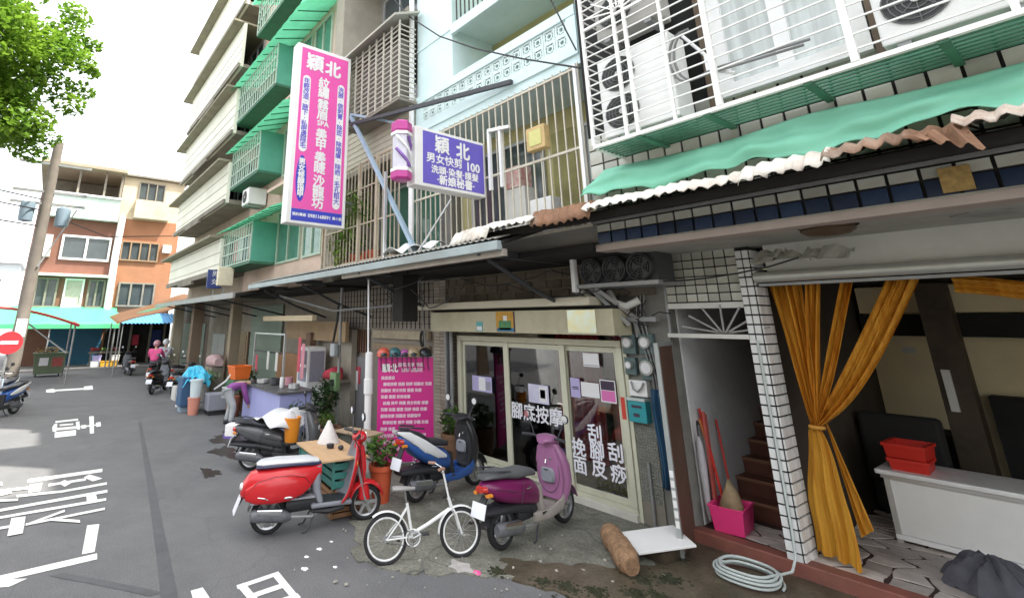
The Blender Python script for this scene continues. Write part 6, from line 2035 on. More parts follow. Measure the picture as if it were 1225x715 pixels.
# ---- utility pole
up = thing('utility_pole', 'grey concrete utility pole with transformers at the left kerb', 'utility pole', (-23, -.72, 0))
MB().tube([(-23, -.72, 0), (-23, -.72, 9.2)], [.22, .16], 14).build('pole', mat('pole concrete', (.20, .175, .15), .9, .15, 3), up, smooth=True)
for y, z in ((-1.25, 6.1), (-.15, 6.0)):
    MB().lathe([(.05, z - .1), (.22, z - .05), (.24, z + .5), (.22, z + .62), (.05, z + .7)], (-22.9, y, 0), 16).build('transformer', mat('blue grey steel', (.20, .27, .33), .5, .1, 3), up, smooth=True)
for z in (7.2, 6.75, 8.3):
    MB().bar((-22.95, -1.8, z), (-22.95, .5, z), .09).build('cross_arm', STEELG, up)
MB().bx(-22.75, -22.6, -.85, -.55, 2.0, 2.6).build('notice_plate', WHITE, up)
MB().bar((-22.8, -.6, 4.4), (-22.8, .25, 6.6), .05).build('brace', STEELG, up)
for z in (6.5, 5.9, 6.9):
    MB().tube([(-22.9, -.9, z), (-19, -4.5, z - .25), (-14, -9.5, z)], .025, 5).build('wire', CAB, up)
MB().tube([(-22.9, -.4, 6.3), (-25, 1.5, 6.0), (-27.2, 4.4, 6.6)], .02, 5).build('wire', CAB, up)

ns = thing('no_entry_sign', 'round red no entry road sign with white bar', 'road sign', (-19, -.78, 0))
MB().cyl((-19, -.78, 0), (-19, -.78, 2.2), .03, 8).build('post', STEELG, ns)
MB().cyl((-18.96, -.78, 1.92), (-18.94, -.78, 1.92), .31, 28).build('disc', mat('traffic red', (.60, .03, .04), .4, .04, 3), ns)
MB().bx(-18.938, -18.93, -.98, -.58, 1.88, 1.97).build('bar', WHITE, ns)

# ---- market at the far end
aw = thing('market_awning', 'bright green market awning at the end of the street', 'awning', (-36, .4, 2.3))
MB().grid(lambda u, v: (-37 + 3.2 * v, -3.0 + 6.4 * u, 3.35 - 1.0 * v - .08 * sin(v * pi) + .02 * sin(u * 30)), 40, 6).build('canopy', mat('vivid green canvas', (.07, .45, .20), .6, .1, 1), aw, solid=.02, smooth=True)
for y in (-2.6, .2, 3.2):
    MB().cyl((-33.9, y, 0), (-33.9, y, 2.38), .035, 8).build('post', STEELG, aw)
MB().grid(lambda u, v: (-33.79 + .02 * v, -3.0 + 6.4 * u, 2.36 - .22 * v), 20, 1).build('valance', MATS['vivid green canvas'], aw, solid=.02)
aw = thing('market_awning', 'sky blue corrugated awning beside the green market awning', 'awning', (-36, 5, 2.3))
MB().grid(lambda u, v: (-37 + 2.9 * v, 3.45 + 3.6 * u, 3.0 - .6 * v + .03 * sin(u * 110)), 90, 2).build('canopy', mat('sky blue sheet', (.10, .34, .62), .5, .1, 1), aw, solid=.02)
for y in (3.6, 6.9):
    MB().cyl((-34.2, y, 0), (-34.2, y, 2.4), .03, 8).build('post', STEELG, aw)
aw = thing('market_awning', 'brown canvas canopy sloping out from the arcade corner', 'awning', (-31, 5, 3))
MB().grid(lambda u, v: (-33 + 4.5 * v, 2.75 + 3.7 * u, 2.75 + 1.35 * u * (1 - .15 * v) - .35 * v + .04 * sin(u * 9)), 14, 6).build('canopy', mat('brown canvas', (.30, .15, .07), .8, .2, 1.2), aw, solid=.02, smooth=True)
for x, y in ((-32.8, 2.9), (-28.7, 2.9), (-32.8, 6.3), (-28.7, 6.3)):
    MB().cyl((x, y, 0), (x, y, 2.45 if y < 4 else 3.6), .03, 8).build('post', STEELG, aw)
aw = thing('market_awning', 'grey market tent with red edging on the left side', 'awning', (-29, -.6, 2.4))
MB().grid(lambda u, v: (-31 + 5 * v, -3.6 + 4.7 * u, 2.95 + .45 * sin(u * pi) * .6 - .5 * u * u - .1 * v), 16, 5).build('canopy', mat('grey lilac canvas', (.24, .21, .25), .8, .1, 1), aw, solid=.02, smooth=True)
MB().tube([(-26, -3.6 + 4.7 * u / 16, 2.85 + .27 * sin(u / 16 * pi) - .5 * (u / 16) ** 2) for u in range(17)], .06, 6).build('edging', mat('crimson edging', (.45, .03, .06), .6), aw)
MB().tube([(-31 + 5 * v / 5, 1.1, 2.45 - .1 * v / 5) for v in range(6)], .06, 6).build('edging', MATS['crimson edging'], aw)
for x, y in ((-26.2, 1.0), (-30.8, 1.0), (-26.2, -2.2)):
    MB().cyl((x, y, 0), (x, y, 2.4), .035, 8).build('post', STEELG, aw)
MB().bar((-27, .9, 1.2), (-29.8, -.8, 2.5), .05).build('brace', STEELG, aw)
o = thing('roller_shutter', 'closed deep blue roller shutter under the green awning', 'shutter', (-36.8, 1.5, 0))
MB().bx(-36.98, -36.9, .2, 2.85, 0, 2.4).build('curtain', mat('deep blue shutter', (.02, .11, .19), .5, .1, 2), o)
for i in range(11):
    MB().bx(-36.9, -36.885, .22, 2.83, .1 + i * .21, .27 + i * .21).build('slat', MATS['deep blue shutter'], o)
o = thing('shop_opening', 'dark open market shop under the blue awning', 'shop', (-36.8, 4.8, 0))
MB().bx(-36.98, -36.92, 3.0, 6.6, 0, 2.5).build('opening', DARK, o)
for y in (3.4, 4.3, 5.4, 6.2):
    MB().bx(-36.9, -36.7, y, y + .12, 0, 2.5).build('post', SLAB, o)
MB().bx(-36.9, -36.75, 4.5, 4.85, 1.1, 1.7).build('hanging_cloth', mat('red cloth', (.5, .05, .08), .8), o)
MB().bx(-36.9, -36.75, 5.55, 6.1, 1.0, 2.0).build('hanging_cloth', mat('navy cloth', (.03, .05, .16), .8), o)
struct(MB().bx(-37.4, -33.6, -6, 8, -.02, .07), 'pavement', mat('pale pavement', (.26, .25, .24), .85, .1, 1))
YC = mat('yellow plastic', (.66, .38, .04), .5)
for i, (x, y, z, m_, lab) in enumerate(((-34.6, 2.55, .08, WHITE, 'white crate on the ground beside the blue shutter'), (-34.6, 3.0, .08, YC, 'yellow orange fruit crate at the market corner'),
                                        (-34.6, 3.45, .08, YC, 'yellow orange fruit crate, end of its row'), (-34.7, 3.5, .38, WHITE, 'white crate stacked on the end fruit crate'),
                                        (-34.7, 2.6, .38, LIL, 'lilac crate stacked beside the blue shutter'))):
    crate(lab, (x, y, z), .42, .42, .28, m_)
for i in range(3):
    t = thing('fruit_tray', ('red fruit tray', 'green vegetable tray', 'mixed red vegetable tray')[i] + ' on the market stall table', 'tray', (-35.3, 2.5 + i * .5, .82))
    MB().bx(-35.6, -35.0, 2.28 + i * .5, 2.72 + i * .5, .82, .86).build('tray', SLAB, t)
    mb = MB()
    for _ in range(22):
        mb.ell((-35.3 + RND.uniform(-.25, .25), 2.5 + i * .5 + RND.uniform(-.18, .18), .92 + RND.uniform(0, .1)), (.06, .06, .055), 6, 4)
    ob = mb.build('produce', (mat('red fruit', (.4, .04, .04), .4), mat('green veg', (.12, .22, .06), .6), mat('dark red fruit', (.28, .06, .06), .5))[i], t)
    ob['kind'] = 'stuff'
t = thing('market_table', 'low market table holding fruit trays', 'table', (-35.3, 3.0, .07))
MB().bx(-35.7, -34.95, 2.2, 3.8, .76, .815).build('top', SLAB, t)
for y in (2.3, 3.7):
    for x in (-35.6, -35.05):
        MB().bx(x, x + .05, y, y + .05, .07, .76).build('leg', SLAB, t)
t = thing('waste_bin', 'olive green waste skip with white and red stickers', 'bin', (-31, .4, 0))
BING = mat('olive bin plastic', (.13, .17, .10), .6, .15, 2)
MB().prism([(-.15, .12), (.95, .12), (1.05, 1.0), (-.25, 1.0)], -31.4, -30.6, 'x').build('body', BING, t, bevel=.02)
MB().bx(-31.45, -30.55, -.3, 1.1, 1.0, 1.06).build('lid', BING, t)
MB().bx(-30.598, -30.59, .0, .35, .5, .85).build('sticker', PAP, t)
MB().bx(-30.598, -30.59, .5, .92, .45, .85).build('sticker', mat('red sticker', (.35, .08, .07), .6), t)
for y in (-.05, .85):
    MB().cyl((-30.8, y - .03, .07), (-30.8, y + .03, .07), .07, 10).build('castor', BLKPL, t)
mb = MB()
leaves(mb, (-31, .3, 1.2), (.4, .6, .15), 120, .14)
one(mb, 'plant_clippings', mat('dry leaf', (.25, .17, .06), .8, .3, 2), 'dry brown clippings heaped on the olive skip', 'plant')

# ---- arcade frontages to the left
def column(x, y, w, m, label):
    t = thing('arcade_column', label, 'column', (x, y, 0), 0, 'arcade columns')
    MB().bx(x - w, x + w, y - w, y + w, .012, 3.3).build('shaft', m, t, bevel=.01)
    MB().bx(x - w - .02, x + w + .02, y - w - .02, y + w + .02, .012, .25).build('base', SLAB, t)


column(-26.8, 5.1, .2, mat('cream column', (.42, .38, .28), .8, .1, 2), 'cream arcade column at the street end of the row')
column(-23.4, 5.2, .2, mat('brown column', (.22, .16, .11), .8, .1, 2), 'brown arcade column beside the steel door')
column(-18.9, 5.5, .17, mat('tan column', (.28, .23, .16), .8, .1, 2), 'tan arcade column beside the bronze doors')
t = thing('bronze_door', 'pair of tall bronze panelled doors under the arcade', 'door', (-22, 6.6, 0))
BRZ = mat('brushed bronze', (.30, .22, .14), .4, .12, 2, metal=.3)
for k in range(3):
    x = -23.9 + k * 1.04
    lf_ = MB().bx(x, x + 1.0, 6.6, 6.66, .02, 2.1).build('leaf', BRZ, t, bevel=.01)
    MB().bx(x + .15, x + .85, 6.575, 6.598, .25, 1.0).build('panel', BRZ, lf_, bevel=.02)
    MB().bx(x + .15, x + .85, 6.575, 6.598, 1.15, 1.95).build('panel', BRZ, lf_, bevel=.02)
    MB().cyl((x + .9, 6.57, 1.05), (x + .9, 6.6, 1.05), .03, 8).build('handle', CHROME, lf_)
t = thing('steel_door', 'pale grey steel double door under the arcade', 'door', (-25, 6.6, 0))
for k in range(2):
    MB().bx(-26.1 + k * 1.06, -25.08 + k * 1.06, 6.6, 6.66, .02, 1.95).build('leaf', mat('pale grey steel', (.42, .43, .42), .5, .08, 2), t)
t = thing('roller_shutter', 'green grey roller shutter above the food stall', 'shutter', (-19.5, 6.6, 0))
SHG = mat('green grey shutter', (.22, .28, .22), .6, .1, 2)
for i in range(16):
    MB().bx(-20.6, -17.3, 6.63 - .012 * (i % 2), 6.67, .05 + i * .19, .235 + i * .19).build('slat', SHG, t)

# ---- food stall
fs2 = thing('food_stall', 'lilac panelled food stall counter under the arcade', 'stall', (-12.9, 4.9, 0))
LILP = mat('lilac blue paint', (.36, .38, .66), .5, .06, 1.5)
MB().bx(-14.2, -11.62, 4.52, 5.30, .1, .92).build('counter', LILP, fs2, bevel=.01)
MB().bx(-14.26, -11.56, 4.46, 5.36, .925, .965).build('worktop', mat('dark worktop', (.10, .10, .10), .4), fs2)
MB().bx(-14.1, -11.7, 4.6, 5.25, .012, .1).build('plinth', BLACKM, fs2)
for x in (-14.25, -16.8):
    MB().bx(x, x + .05, 5.55, 5.6, .012, 2.12).build('frame_post', ALU, fs2)
MB().bx(-16.8, -14.2, 5.55, 5.6, 2.125, 2.17).build('frame_rail', ALU, fs2)
MB().bx(-16.8, -14.3, 5.56, 5.59, 1.6, 1.64).build('frame_rail', DKSTEEL, fs2)
MB().bx(-16.0, -12.3, 5.5, 5.62, 2.52, 2.66).build('valance', mat('warm cream valance', (.60, .50, .33), .7, .06, 2), fs2)
MB().bx(-15.8, -11.8, 6.2, 6.3, 2.0, 2.5).build('back_board', mat('tan plywood', (.34, .24, .14), .8, .15, 2), fs2)
MB().bx(-16.7, -14.4, 6.3, 6.38, .3, 1.55).build('back_board', mat('orange plywood', (.36, .20, .10), .8, .15, 2), fs2)
MB().bx(-14.3, -11.9, 6.45, 6.6, .02, 2.3).build('back_wall', mat('grubby stall tile', (.36, .33, .27), .6, .15, 4), fs2)
MB().bx(-14.0, -13.7, 6.1, 6.3, .02, 2.2).build('brown_post', mat('brown post', (.16, .10, .065), .7), fs2)
t = thing('refrigerator', 'white glass fronted refrigerator with pictures in the food stall', 'refrigerator', (-13.2, 5.95, 0))
MB().bx(-13.55, -12.85, 5.7, 6.2, .02, 1.85).build('cabinet', WHITE, t, bevel=.02)
for k in range(2):
    MB().bx(-13.45, -12.95, 5.685, 5.699, 1.0 + k * .42, 1.34 + k * .42).build('picture', GRP, t)
MB().bx(-12.845, -12.835, 5.75, 6.15, 1.0, 1.75).build('side_picture', GRP, t)
for i, (x, y, r_, h_, m_, nm, lab) in enumerate((( -13.6, 4.8, .15, .1, ALU, 'steel_pot', 'shallow steel pot on the stall worktop'), (-13.1, 4.95, .12, .16, DKSTEEL, 'steel_pot', 'dark cooking pot on the stall worktop'),
                                                 (-12.4, 4.85, .05, .24, WHITE, 'bottle', 'white squeeze bottle on the stall worktop'), (-12.0, 5.0, .13, .12, ALU, 'steel_pot', 'steel bowl at the end of the stall worktop'),
                                                 (-12.7, 5.15, .1, .2, mat('pink plastic', (.5, .25, .3), .5), 'plastic_tub', 'pink plastic tub at the back of the worktop'))):
    one(MB().lathe([(r_ * .8, .967), (r_, .985), (r_, .967 + h_), (r_ * .85, .967 + h_), (r_ * .8, .99)], (x, y, 0), 16), nm, m_, lab, nm.split('_')[-1], smooth=True)
for i, (x, y, z) in enumerate(((-13.0, 5.5, 1.9), (-12.75, 5.5, 1.75), (-15.3, 5.5, 1.45), (-16.3, 5.5, 1.3), (-14.6, 5.5, 1.45))):
    t = thing('hanging_banner', ('long red banner strip over the stall', 'pink red banner strip over the stall', 'white tag hanging from the stall frame', 'red tag hanging from the stall frame', 'cream tag hanging from the stall frame')[i], 'banner', (x, y, z - .3))
    MB().bx(x - .09, x + .09, y, y + .008, z - .3 - (.35 if i < 2 else 0), z + .2).build('strip', (mat('red banner', (.55, .08, .12), .7), mat('pink banner', (.6, .25, .3), .7), OFFW, MATS['red banner'], OFFW)[i], t)
t = thing('red_cloth', 'crumpled red cloth on the shelf at the back of the stall', 'cloth', (-12.2, 6.2, 1.1))
MB().loft([(-12.6, 1.15, .1, .04, 6.1), (-12.4, 1.2, .18, .12, 6.1), (-12.1, 1.25, .2, .16, 6.15), (-11.9, 1.18, .12, .08, 6.1)], 12).build('cloth', mat('red cloth', (0, 0, 0)), t, smooth=True)
MB().bx(-12.7, -11.8, 5.95, 6.4, 1.05, 1.1).build('shelf', SLAB, t)
# post with green box
t = thing('meter_post', 'slim steel post with a green meter box under the arcade', 'post', (-11.3, 5.8, 0))
MB().cyl((-11.3, 5.8, .012), (-11.3, 5.8, 3.3), .035, 10).build('post', STEELG, t, smooth=True)
MB().bx(-11.48, -11.16, 5.66, 5.78, .95, 1.35).build('box', mat('moss green box', (.16, .26, .12), .5), t, bevel=.01)
MB().bx(-11.4, -11.24, 5.655, 5.66, 1.05, 1.2).build('box_window', BLACKM, t)
MB().bx(-11.43, -11.2, 5.6, 5.72, 1.7, 2.0).build('meter', mat('meter glass grey', (.35, .38, .40), .2), t, bevel=.03)
MB().tube([(-11.25, 5.7, 2.9), (-11.1, 5.6, 2.5), (-11.35, 5.65, 2.05)], .03, 6).build('cable', CAB, t)
MB().tube([(-11.4, 5.72, .9), (-11.6, 5.6, .5), (-11.7, 5.4, .05)], .02, 6).build('cable', mat('tan cable', (.45, .33, .16), .6), t)
t = thing('barred_window', 'small window with brown vertical bars in the mosaic wall', 'window', (-11.85, 6.65, 1.75))
MB().bx(-12.3, -11.4, 6.655, 6.675, 1.75, 2.3).build('opening', BLACKM, t)
for i in range(8):
    MB().bx(-12.28 + i * .125, -12.22 + i * .125, 6.62, 6.65, 1.75, 2.3).build('bar', mat('brown bar', (.16, .09, .06), .6), t)
t = thing('grey_door', 'grey metal door with red paper charms under the barred window', 'door', (-11.85, 6.64, 0))
MB().bx(-12.35, -11.35, 6.62, 6.66, .02, 1.65).build('leaf', mat('lead grey door', (.25, .25, .26), .5, .1, 2), t)
MB().bx(-12.1, -11.7, 6.605, 6.619, 1.0, 1.4).build('charm', mat('red banner', (0, 0, 0)), t)
MB().bx(-11.95, -11.8, 6.60, 6.605, .85, 1.3).build('charm', PAP, t)
t = thing('wall_plaque', 'row of pale boards fixed on the wall above the pink board', 'board', (-9.9, 6.6, 2.0))
MB().bx(-11.1, -8.8, 6.58, 6.66, 2.12, 2.3).build('board', mat('tan board', (.42, .36, .26), .8, .3, 2), t)
MB().bx(-11.1, -8.8, 6.60, 6.66, 1.85, 2.0).build('board', mat('tan brown board', (.33, .25, .17), .8, .2, 2), t)
one(MB().tube([(-8.9 + .06 * cos(2 * pi * j / 20), 6.5, 2.15 + .14 * sin(2 * pi * j / 20)) for j in range(20)], .03, 6, closed=True), 'cable_coil', CAB, 'black cable coil hanging under the canopy', 'cable')

# ---- pvc pole, pink board, helmets
t = thing('drain_pole', 'white plastic pipe with a thin rod rising to the canopy', 'pipe', (-8.38, 4.9, 0))
MB().lathe([(.065, .012), (.065, 1.25), (.085, 1.26), (.085, 1.5), (.07, 1.51), (.07, 1.95), (.03, 1.97)], (-8.36, 4.9, 0), 14).build('pipe', mat('white pvc', (.74, .74, .73), .4, .03, 3), t, smooth=True)
MB().cyl((-8.40, 4.9, 1.96), (-8.46, 4.9, 3.4), .016, 8).build('rod', WHITE, t)
A_, B_ = Vector((-8.24, 5.02, 0)), Vector((-7.75, 5.90, 0))
D_ = (B_ - A_).normalized()
Nn = D_.cross(Vector((0, 0, 1)))
pbd = thing('pink_board', 'large magenta price board covered with rows of small white writing', 'board', ((A_.x + B_.x) / 2, (A_.y + B_.y) / 2, 0))


def obox(a, b, z0, z1, t, off=0.0):
    n_ = Nn * t / 2
    q = [a - n_ + Nn * off, a + n_ + Nn * off, b + n_ + Nn * off, b - n_ + Nn * off]
    return MB().add([v + Vector((0, 0, z0)) for v in q] + [v + Vector((0, 0, z1)) for v in q], [(0, 3, 2, 1), (4, 5, 6, 7), (0, 1, 5, 4), (1, 2, 6, 5), (2, 3, 7, 6), (3, 0, 4, 7)])


obox(A_, B_, .16, 1.87, .04).build('panel', mat('magenta print', (.60, .02, .24), .45, .04, 2), pbd)
for (z0_, z1_) in ((1.87, 1.89), (.14, .16)):
    obox(A_, B_, z0_, z1_, .05).build('frame', STEELG, pbd)
for f_ in (.08, .88):
    c_ = A_.lerp(B_, f_)
    obox(c_, c_ + D_ * .04, .012, .14, .3).build('foot', STEELG, pbd)
W_ = (B_ - A_).length
PKT = mat('pale pink lettering', (.78, .55, .66), .6, .02, 3)


def brow(s, u, z, size, m=PKT, bold=.003):
    p = A_ + D_ * (u * W_) + Nn * .024 + Vector((0, 0, z))
    letter(s, size, m, pbd, p, D_, bold=bold, align='LEFT')


brow('穎北', .07, 1.68, .15, TXW, .006)
brow('腳底按摩 挽面', .36, 1.74, .075)
brow('刮痧 刮腳皮', .42, 1.65, .075)
rows = ('挽面價目', '腳底按摩 挽面 刮痧 刮腳皮 洗頭', '刮腳皮 男女快剪 護髮 染髮', '染髮 護髮 新娘秘書', '紋繡 美甲 美睫 男女快剪 修腳', '洗頭 染髮 護髮 刮痧 挽面 按摩',
        '腳底按摩 刮腳皮 修腳指甲', '新娘秘書 美甲 美睫 沙龍 紋繡', '刮痧 挽面', '男女快剪 洗頭 護髮 染髮 美甲', '腳底按摩 刮痧 刮腳皮', '挽面 美睫 紋繡')
for i, s_ in enumerate(rows):
    brow(s_, .06 + .04 * (i % 3 == 1), 1.52 - i * .105, .062)
HEL = ((.10, (.55, .10, .06), 'red open face helmet hung on the pink board'), (.30, (.05, .14, .16), 'dark teal visor helmet hung on the pink board'), (.48, (.45, .12, .38), 'magenta helmet hung on the pink board'),
       (.64, (.42, .32, .20), 'tan half helmet hung on the pink board'), (.86, (.02, .02, .022), 'black helmet hung on the pink board'))
for (u, c_, lab) in HEL:
    p = A_ + D_ * (u * W_) + Vector((0, 0, 1.875))
    t = thing('helmet', lab, 'helmet', p, 0, 'helmets on the pink board')
    big = .13 if u != .48 else .1
    sh_ = MB()
    prof = [(big * cos(a), .01 + big * sin(a)) for a in [radians(-12), radians(8), radians(28), radians(48), radians(66), radians(80), radians(88)]]
    sh_.lathe(prof, (p.x, p.y, p.z + .03), 18).build('shell', paint('helmet %d' % int(u * 100), c_), t, smooth=True)
    q = p + Nn * big * .86
    MB().ell((q.x, q.y, p.z + .05), (.05, .07, .035), 12, 8).build('visor', mat('smoke visor', (.03, .05, .06), .1, .1, 3, spec=.8), t, smooth=True)
    for s in (-.05, .04):
        e = p + D_ * s + Nn * .06
        MB().tube([e + Vector((0, 0, .02)), e + Vector((0, 0, -.12)) + Nn * .0, e + D_ * .02 + Vector((0, 0, -.22))], .008, 5).build('strap', BLKPL, t)

# ---- pot plants
def pot_plant(label, loc, r_, h_, pm, lm, spread, ph, nleaf, ls, stems=5):
    t = thing('potted_plant', label, 'plant', loc)
    x, y, z = loc
    MB().lathe([(r_ * .72, z), (r_ * .95, z + h_ * .85), (r_ * 1.06, z + h_ * .86), (r_ * 1.06, z + h_), (r_ * .9, z + h_), (r_ * .86, z + h_ * .9)], (x, y, 0), 18).build('pot', pm, t, smooth=True)
    MB().cyl((x, y, z + h_ * .8), (x, y, z + h_ * .91), r_ * .85, 14).build('soil', mat('soil', (.05, .035, .02), .95), t)
    sm = MB()
    for k in range(stems):
        a = 2 * pi * k / stems
        sm.tube([(x + .03 * cos(a), y + .03 * sin(a), z + h_ * .9), (x + spread * .5 * cos(a), y + spread * .5 * sin(a), z + h_ + ph * .6)], [.012, .005], 5)
    so = sm.build('stems', mat('green stem', (.12, .14, .05), .7), t)
    so['kind'] = 'stuff'
    leaves(MB(), (x, y, z + h_ + ph * .55), (spread, spread, ph * .55), nleaf, ls, RND, .28, .15).build('foliage', lm, t)
    return t


TERR = mat('orange red plastic pot', (.55, .10, .04), .5, .1, 4)
pot_plant('leafy plant in a tall orange red pot behind the red scooter', (-6.95, 4.32, .012), .17, .48, TERR, LF2, .24, .36, 230, .11)
pot_plant('green plant in a pot between the pink board and the glass door', (-7.7, 6.3, .012), .2, .55, mat('brown pot', (.2, .11, .06), .7), LF2, .24, .4, 200, .12)
pot_plant('small round topped plant in a grey pot before the lilac stall', (-11.15, 4.75, .012), .15, .3, mat('blue grey pot', (.22, .26, .32), .6), LF3, .2, .5, 160, .1, 2)
pot_plant('dark bushy plant at the end of the food stall', (-11.35, 5.5, .012), .2, .4, mat('brown pot', (0, 0, 0)), LF3, .32, .75, 420, .12)
pot_plant('low trailing plant in a long brown planter', (-10.6, 5.2, .012), .3, .34, mat('brick planter', (.24, .11, .07), .8), LF2, .25, .25, 160, .09)
pot_plant('bushy plant behind the orange crate', (-15.9, 5.1, .012), .2, .7, mat('brown pot', (0, 0, 0)), LF2, .35, .45, 320, .12)
pot_plant('pale green shrub among the bins', (-18.3, 4.5, .012), .22, .55, mat('grey pot', (.3, .3, .28), .7), leafmat('pale shrub leaf', (.14, .24, .12), (.28, .38, .2)), .45, .4, 320, .13)
# balcony plants behind the pink sign
bpn = thing('balcony_plants', 'climbing green plants filling the rusty balcony grille', 'plant', (-10.2, 5.4, 3.75))
mb = MB()
rg = random.Random(3)
for _ in range(26):
    x = rg.uniform(-11.1, -9.0)
    z = rg.uniform(3.85, 5.6 - max(0, (x + 10.2)) * .6)
    leaves(mb, (x, rg.uniform(5.1, 5.5), z), (.28, .2, .26), 46, .16, rg, .33, .1)
mb.build('foliage', leafmat('balcony leaf', (.06, .15, .03), (.28, .38, .08), .35), bpn)
for k in range(5):
    MB().tube([(-10.9 + k * .4, 5.5, 3.74), (-10.8 + k * .4, 5.4, 4.5), (-10.95 + k * .42, 5.35, 5.3)], .012, 5).build('stem', BARK, bpn)
    MB().lathe([(.1, 3.74), (.14, 3.98), (.11, 3.98)], (-10.9 + k * .4, 5.5, 0), 12).build('pot', TERR, bpn)
t = thing('white_tarp', 'crumpled white sheet lying on the canopy behind the strut', 'sheet', (-7.2, 5.1, 3.66))
MB().grid(lambda u, v: (-7.9 + 1.5 * u, 4.85 + .35 * v, 3.68 + .1 * v + .1 * abs(sin(u * 7)) * (1 - u) + .04 * sin(v * 6 + u * 11)), 22, 6).build('sheet', WHITE, t, solid=.006)

# ---- table of boards on crates beside the red scooter
t = thing('board_table', 'plywood sheet laid as a table over plastic crates', 'table', (-7.15, 3.6, .70))
MB(Matrix.Translation((-7.2, 3.62, .73)) @ Matrix.Rotation(radians(-7), 4, 'Z')).bx(-.62, .62, -.33, .33, -.012, .012).build('sheet', mat('pale plywood', (.52, .34, .19), .7, .12, 3, stretch=(1, 6, 1)), t, bevel=.003)
t = thing('board_table', 'second brown board resting near the white pipe', 'board', (-8.2, 4.5, .68))
MB(Matrix.Translation((-8.05, 4.55, .72)) @ Matrix.Rotation(radians(15), 4, 'Z')).bx(-.4, .4, -.2, .2, -.012, .012).build('sheet', mat('brown ply', (.36, .26, .17), .7, .15, 3), t)
GRC = mat('dark green plastic', (.05, .20, .17), .5, .1, 4)


def slatted_crate(label, c, sx, sy, h, m, rot, rows=3):
    t = thing('crate', label, 'crate', (0, 0, 0))
    for s in (-1, 1):
        for k in range(rows):
            z0 = .01 + k * (h - .02) / rows
            z1 = z0 + (h - .02) / rows * .72
            MB().bx(-sx / 2, sx / 2, s * sy / 2 - .008, s * sy / 2 + .008, z0, z1).build('side_slat', m, t)
            MB().bx(s * sx / 2 - .008, s * sx / 2 + .008, -sy / 2 + .009, sy / 2 - .009, z0, z1).build('end_slat', m, t)
        for s2 in (-1, 1):
            MB().bx(s * sx / 2 - .02, s * sx / 2 + .012, s2 * sy / 2 - .02, s2 * sy / 2 + .012, 0, h).build('corner_post', m, t)
    MB().bx(-sx / 2 + .01, sx / 2 - .01, -sy / 2 + .01, sy / 2 - .01, 0, .01).build('bottom', m, t)
    t.location = c
    t.rotation_euler = (0, 0, rot)
    return t


slatted_crate('dark green plastic crate under the right end of the plywood table', (-6.95, 3.68, .36), .5, .42, .34, GRC, radians(-7))
slatted_crate('brown slatted basket under the dark green crate', (-6.98, 3.68, .004), .5, .42, .35, mat('brown wicker', (.26, .14, .07), .8, .2, 6), radians(-7), 5)
slatted_crate('dark green plastic crate under the left end of the plywood table', (-7.55, 3.62, .36), .5, .42, .34, GRC, radians(-5))
slatted_crate('green crate at the bottom of the left stack', (-7.55, 3.62, .004), .5, .42, .35, GRC, radians(-3))
t = thing('plastic_funnel', 'white plastic cone standing on the plywood table', 'cone', (-7.55, 3.75, .75))
MB().lathe([(.17, .745), (.17, .755), (.02, 1.05), (.015, 1.05)], (-7.55, 3.75, 0), 16).build('cone', mat('white translucent plastic', (.68, .66, .64), .4), t, smooth=True)
one(MB().ell((-7.05, 3.7, .775), (.05, .04, .03)), 'black_cup', BLKPL, 'small black lid on the plywood table', 'lid', smooth=True)
one(MB().lathe([(.03, .745), (.05, .75), (.055, .80), (.045, .80)], (-7.22, 3.62, 0), 12), 'bowl', BLKPL, 'small black bowl on the plywood table', 'bowl', smooth=True)
# orange bucket and white cover near the dark scooter
t = thing('orange_bucket', 'orange plastic bucket hung beside the dark grey scooter', 'bucket', (-9.05, 3.95, .55))
MB().lathe([(.11, .50), (.145, .86), (.155, .86), (.155, .89), (.13, .885), (.10, .53)], (-9.05, 3.78, 0), 18).build('tub', mat('bright orange plastic', (.75, .26, .02), .4, .05, 4), t, smooth=True)
MB().tube([(-9.05 + .15 * cos(a), 3.78, .87 + .1 * sin(a)) for a in [pi * j / 8 for j in range(9)]], .006, 5).build('handle', STEELG, t)
MB().bx(-9.2, -8.9, 3.65, 3.9, .47, .50).build('hook_tray', BLKPL, t)
t = thing('scooter_cover', 'crumpled white plastic cover thrown over the dark scooter', 'cover', (-9.4, 3.7, .8))
MB().grid(lambda u, v: (-9.75 + .75 * u + .05 * sin(v * 5), 3.25 + 1.0 * v * .9 + .12 * u, .86 + .13 * sin(v * 3) * (1 - abs(2 * u - 1) ** 2) + .03 * sin(u * 13 + v * 9) - .12 * abs(2 * u - 1) ** 3), 16, 16).build('sheet', mat('white film', (.66, .67, .68), .35, .1, 4), t, smooth=True, solid=.004)
t = thing('white_case', 'white box with violet label fixed at the rear of the dark scooter', 'box', (-10.1, 3.05, .5))
MB().box((-10.02, 3.08, .62), (.26, .24, .2), (0, 0, .9)).build('box', WHITE, t, bevel=.02)
MB().box((-9.965, 2.99, .53), (.02, .22, .08), (0, 0, -.65)).build('label', mat('violet label', (.16, .1, .4), .5), t)

# ---- bins and boxes along the kerb
t = thing('blue_bin', 'square dark blue bin under a cyan sheet', 'bin', (-16.7, 3.75, 0))
MB().prism([(-17.05, 3.45), (-16.45, 3.45), (-16.45, 4.0), (-17.05, 4.0)], .15, .95, 'z').build('body', mat('dark blue plastic', (.04, .10, .20), .5, .1, 3), t, bevel=.03)
MB().bx(-16.95, -16.55, 3.5, 3.95, .004, .15).build('base', mat('pale blue base', (.30, .40, .48), .5), t)
t = thing('cyan_tarp', 'crumpled cyan plastic sheet heaped over the blue bin', 'tarpaulin', (-16.6, 3.8, .95))


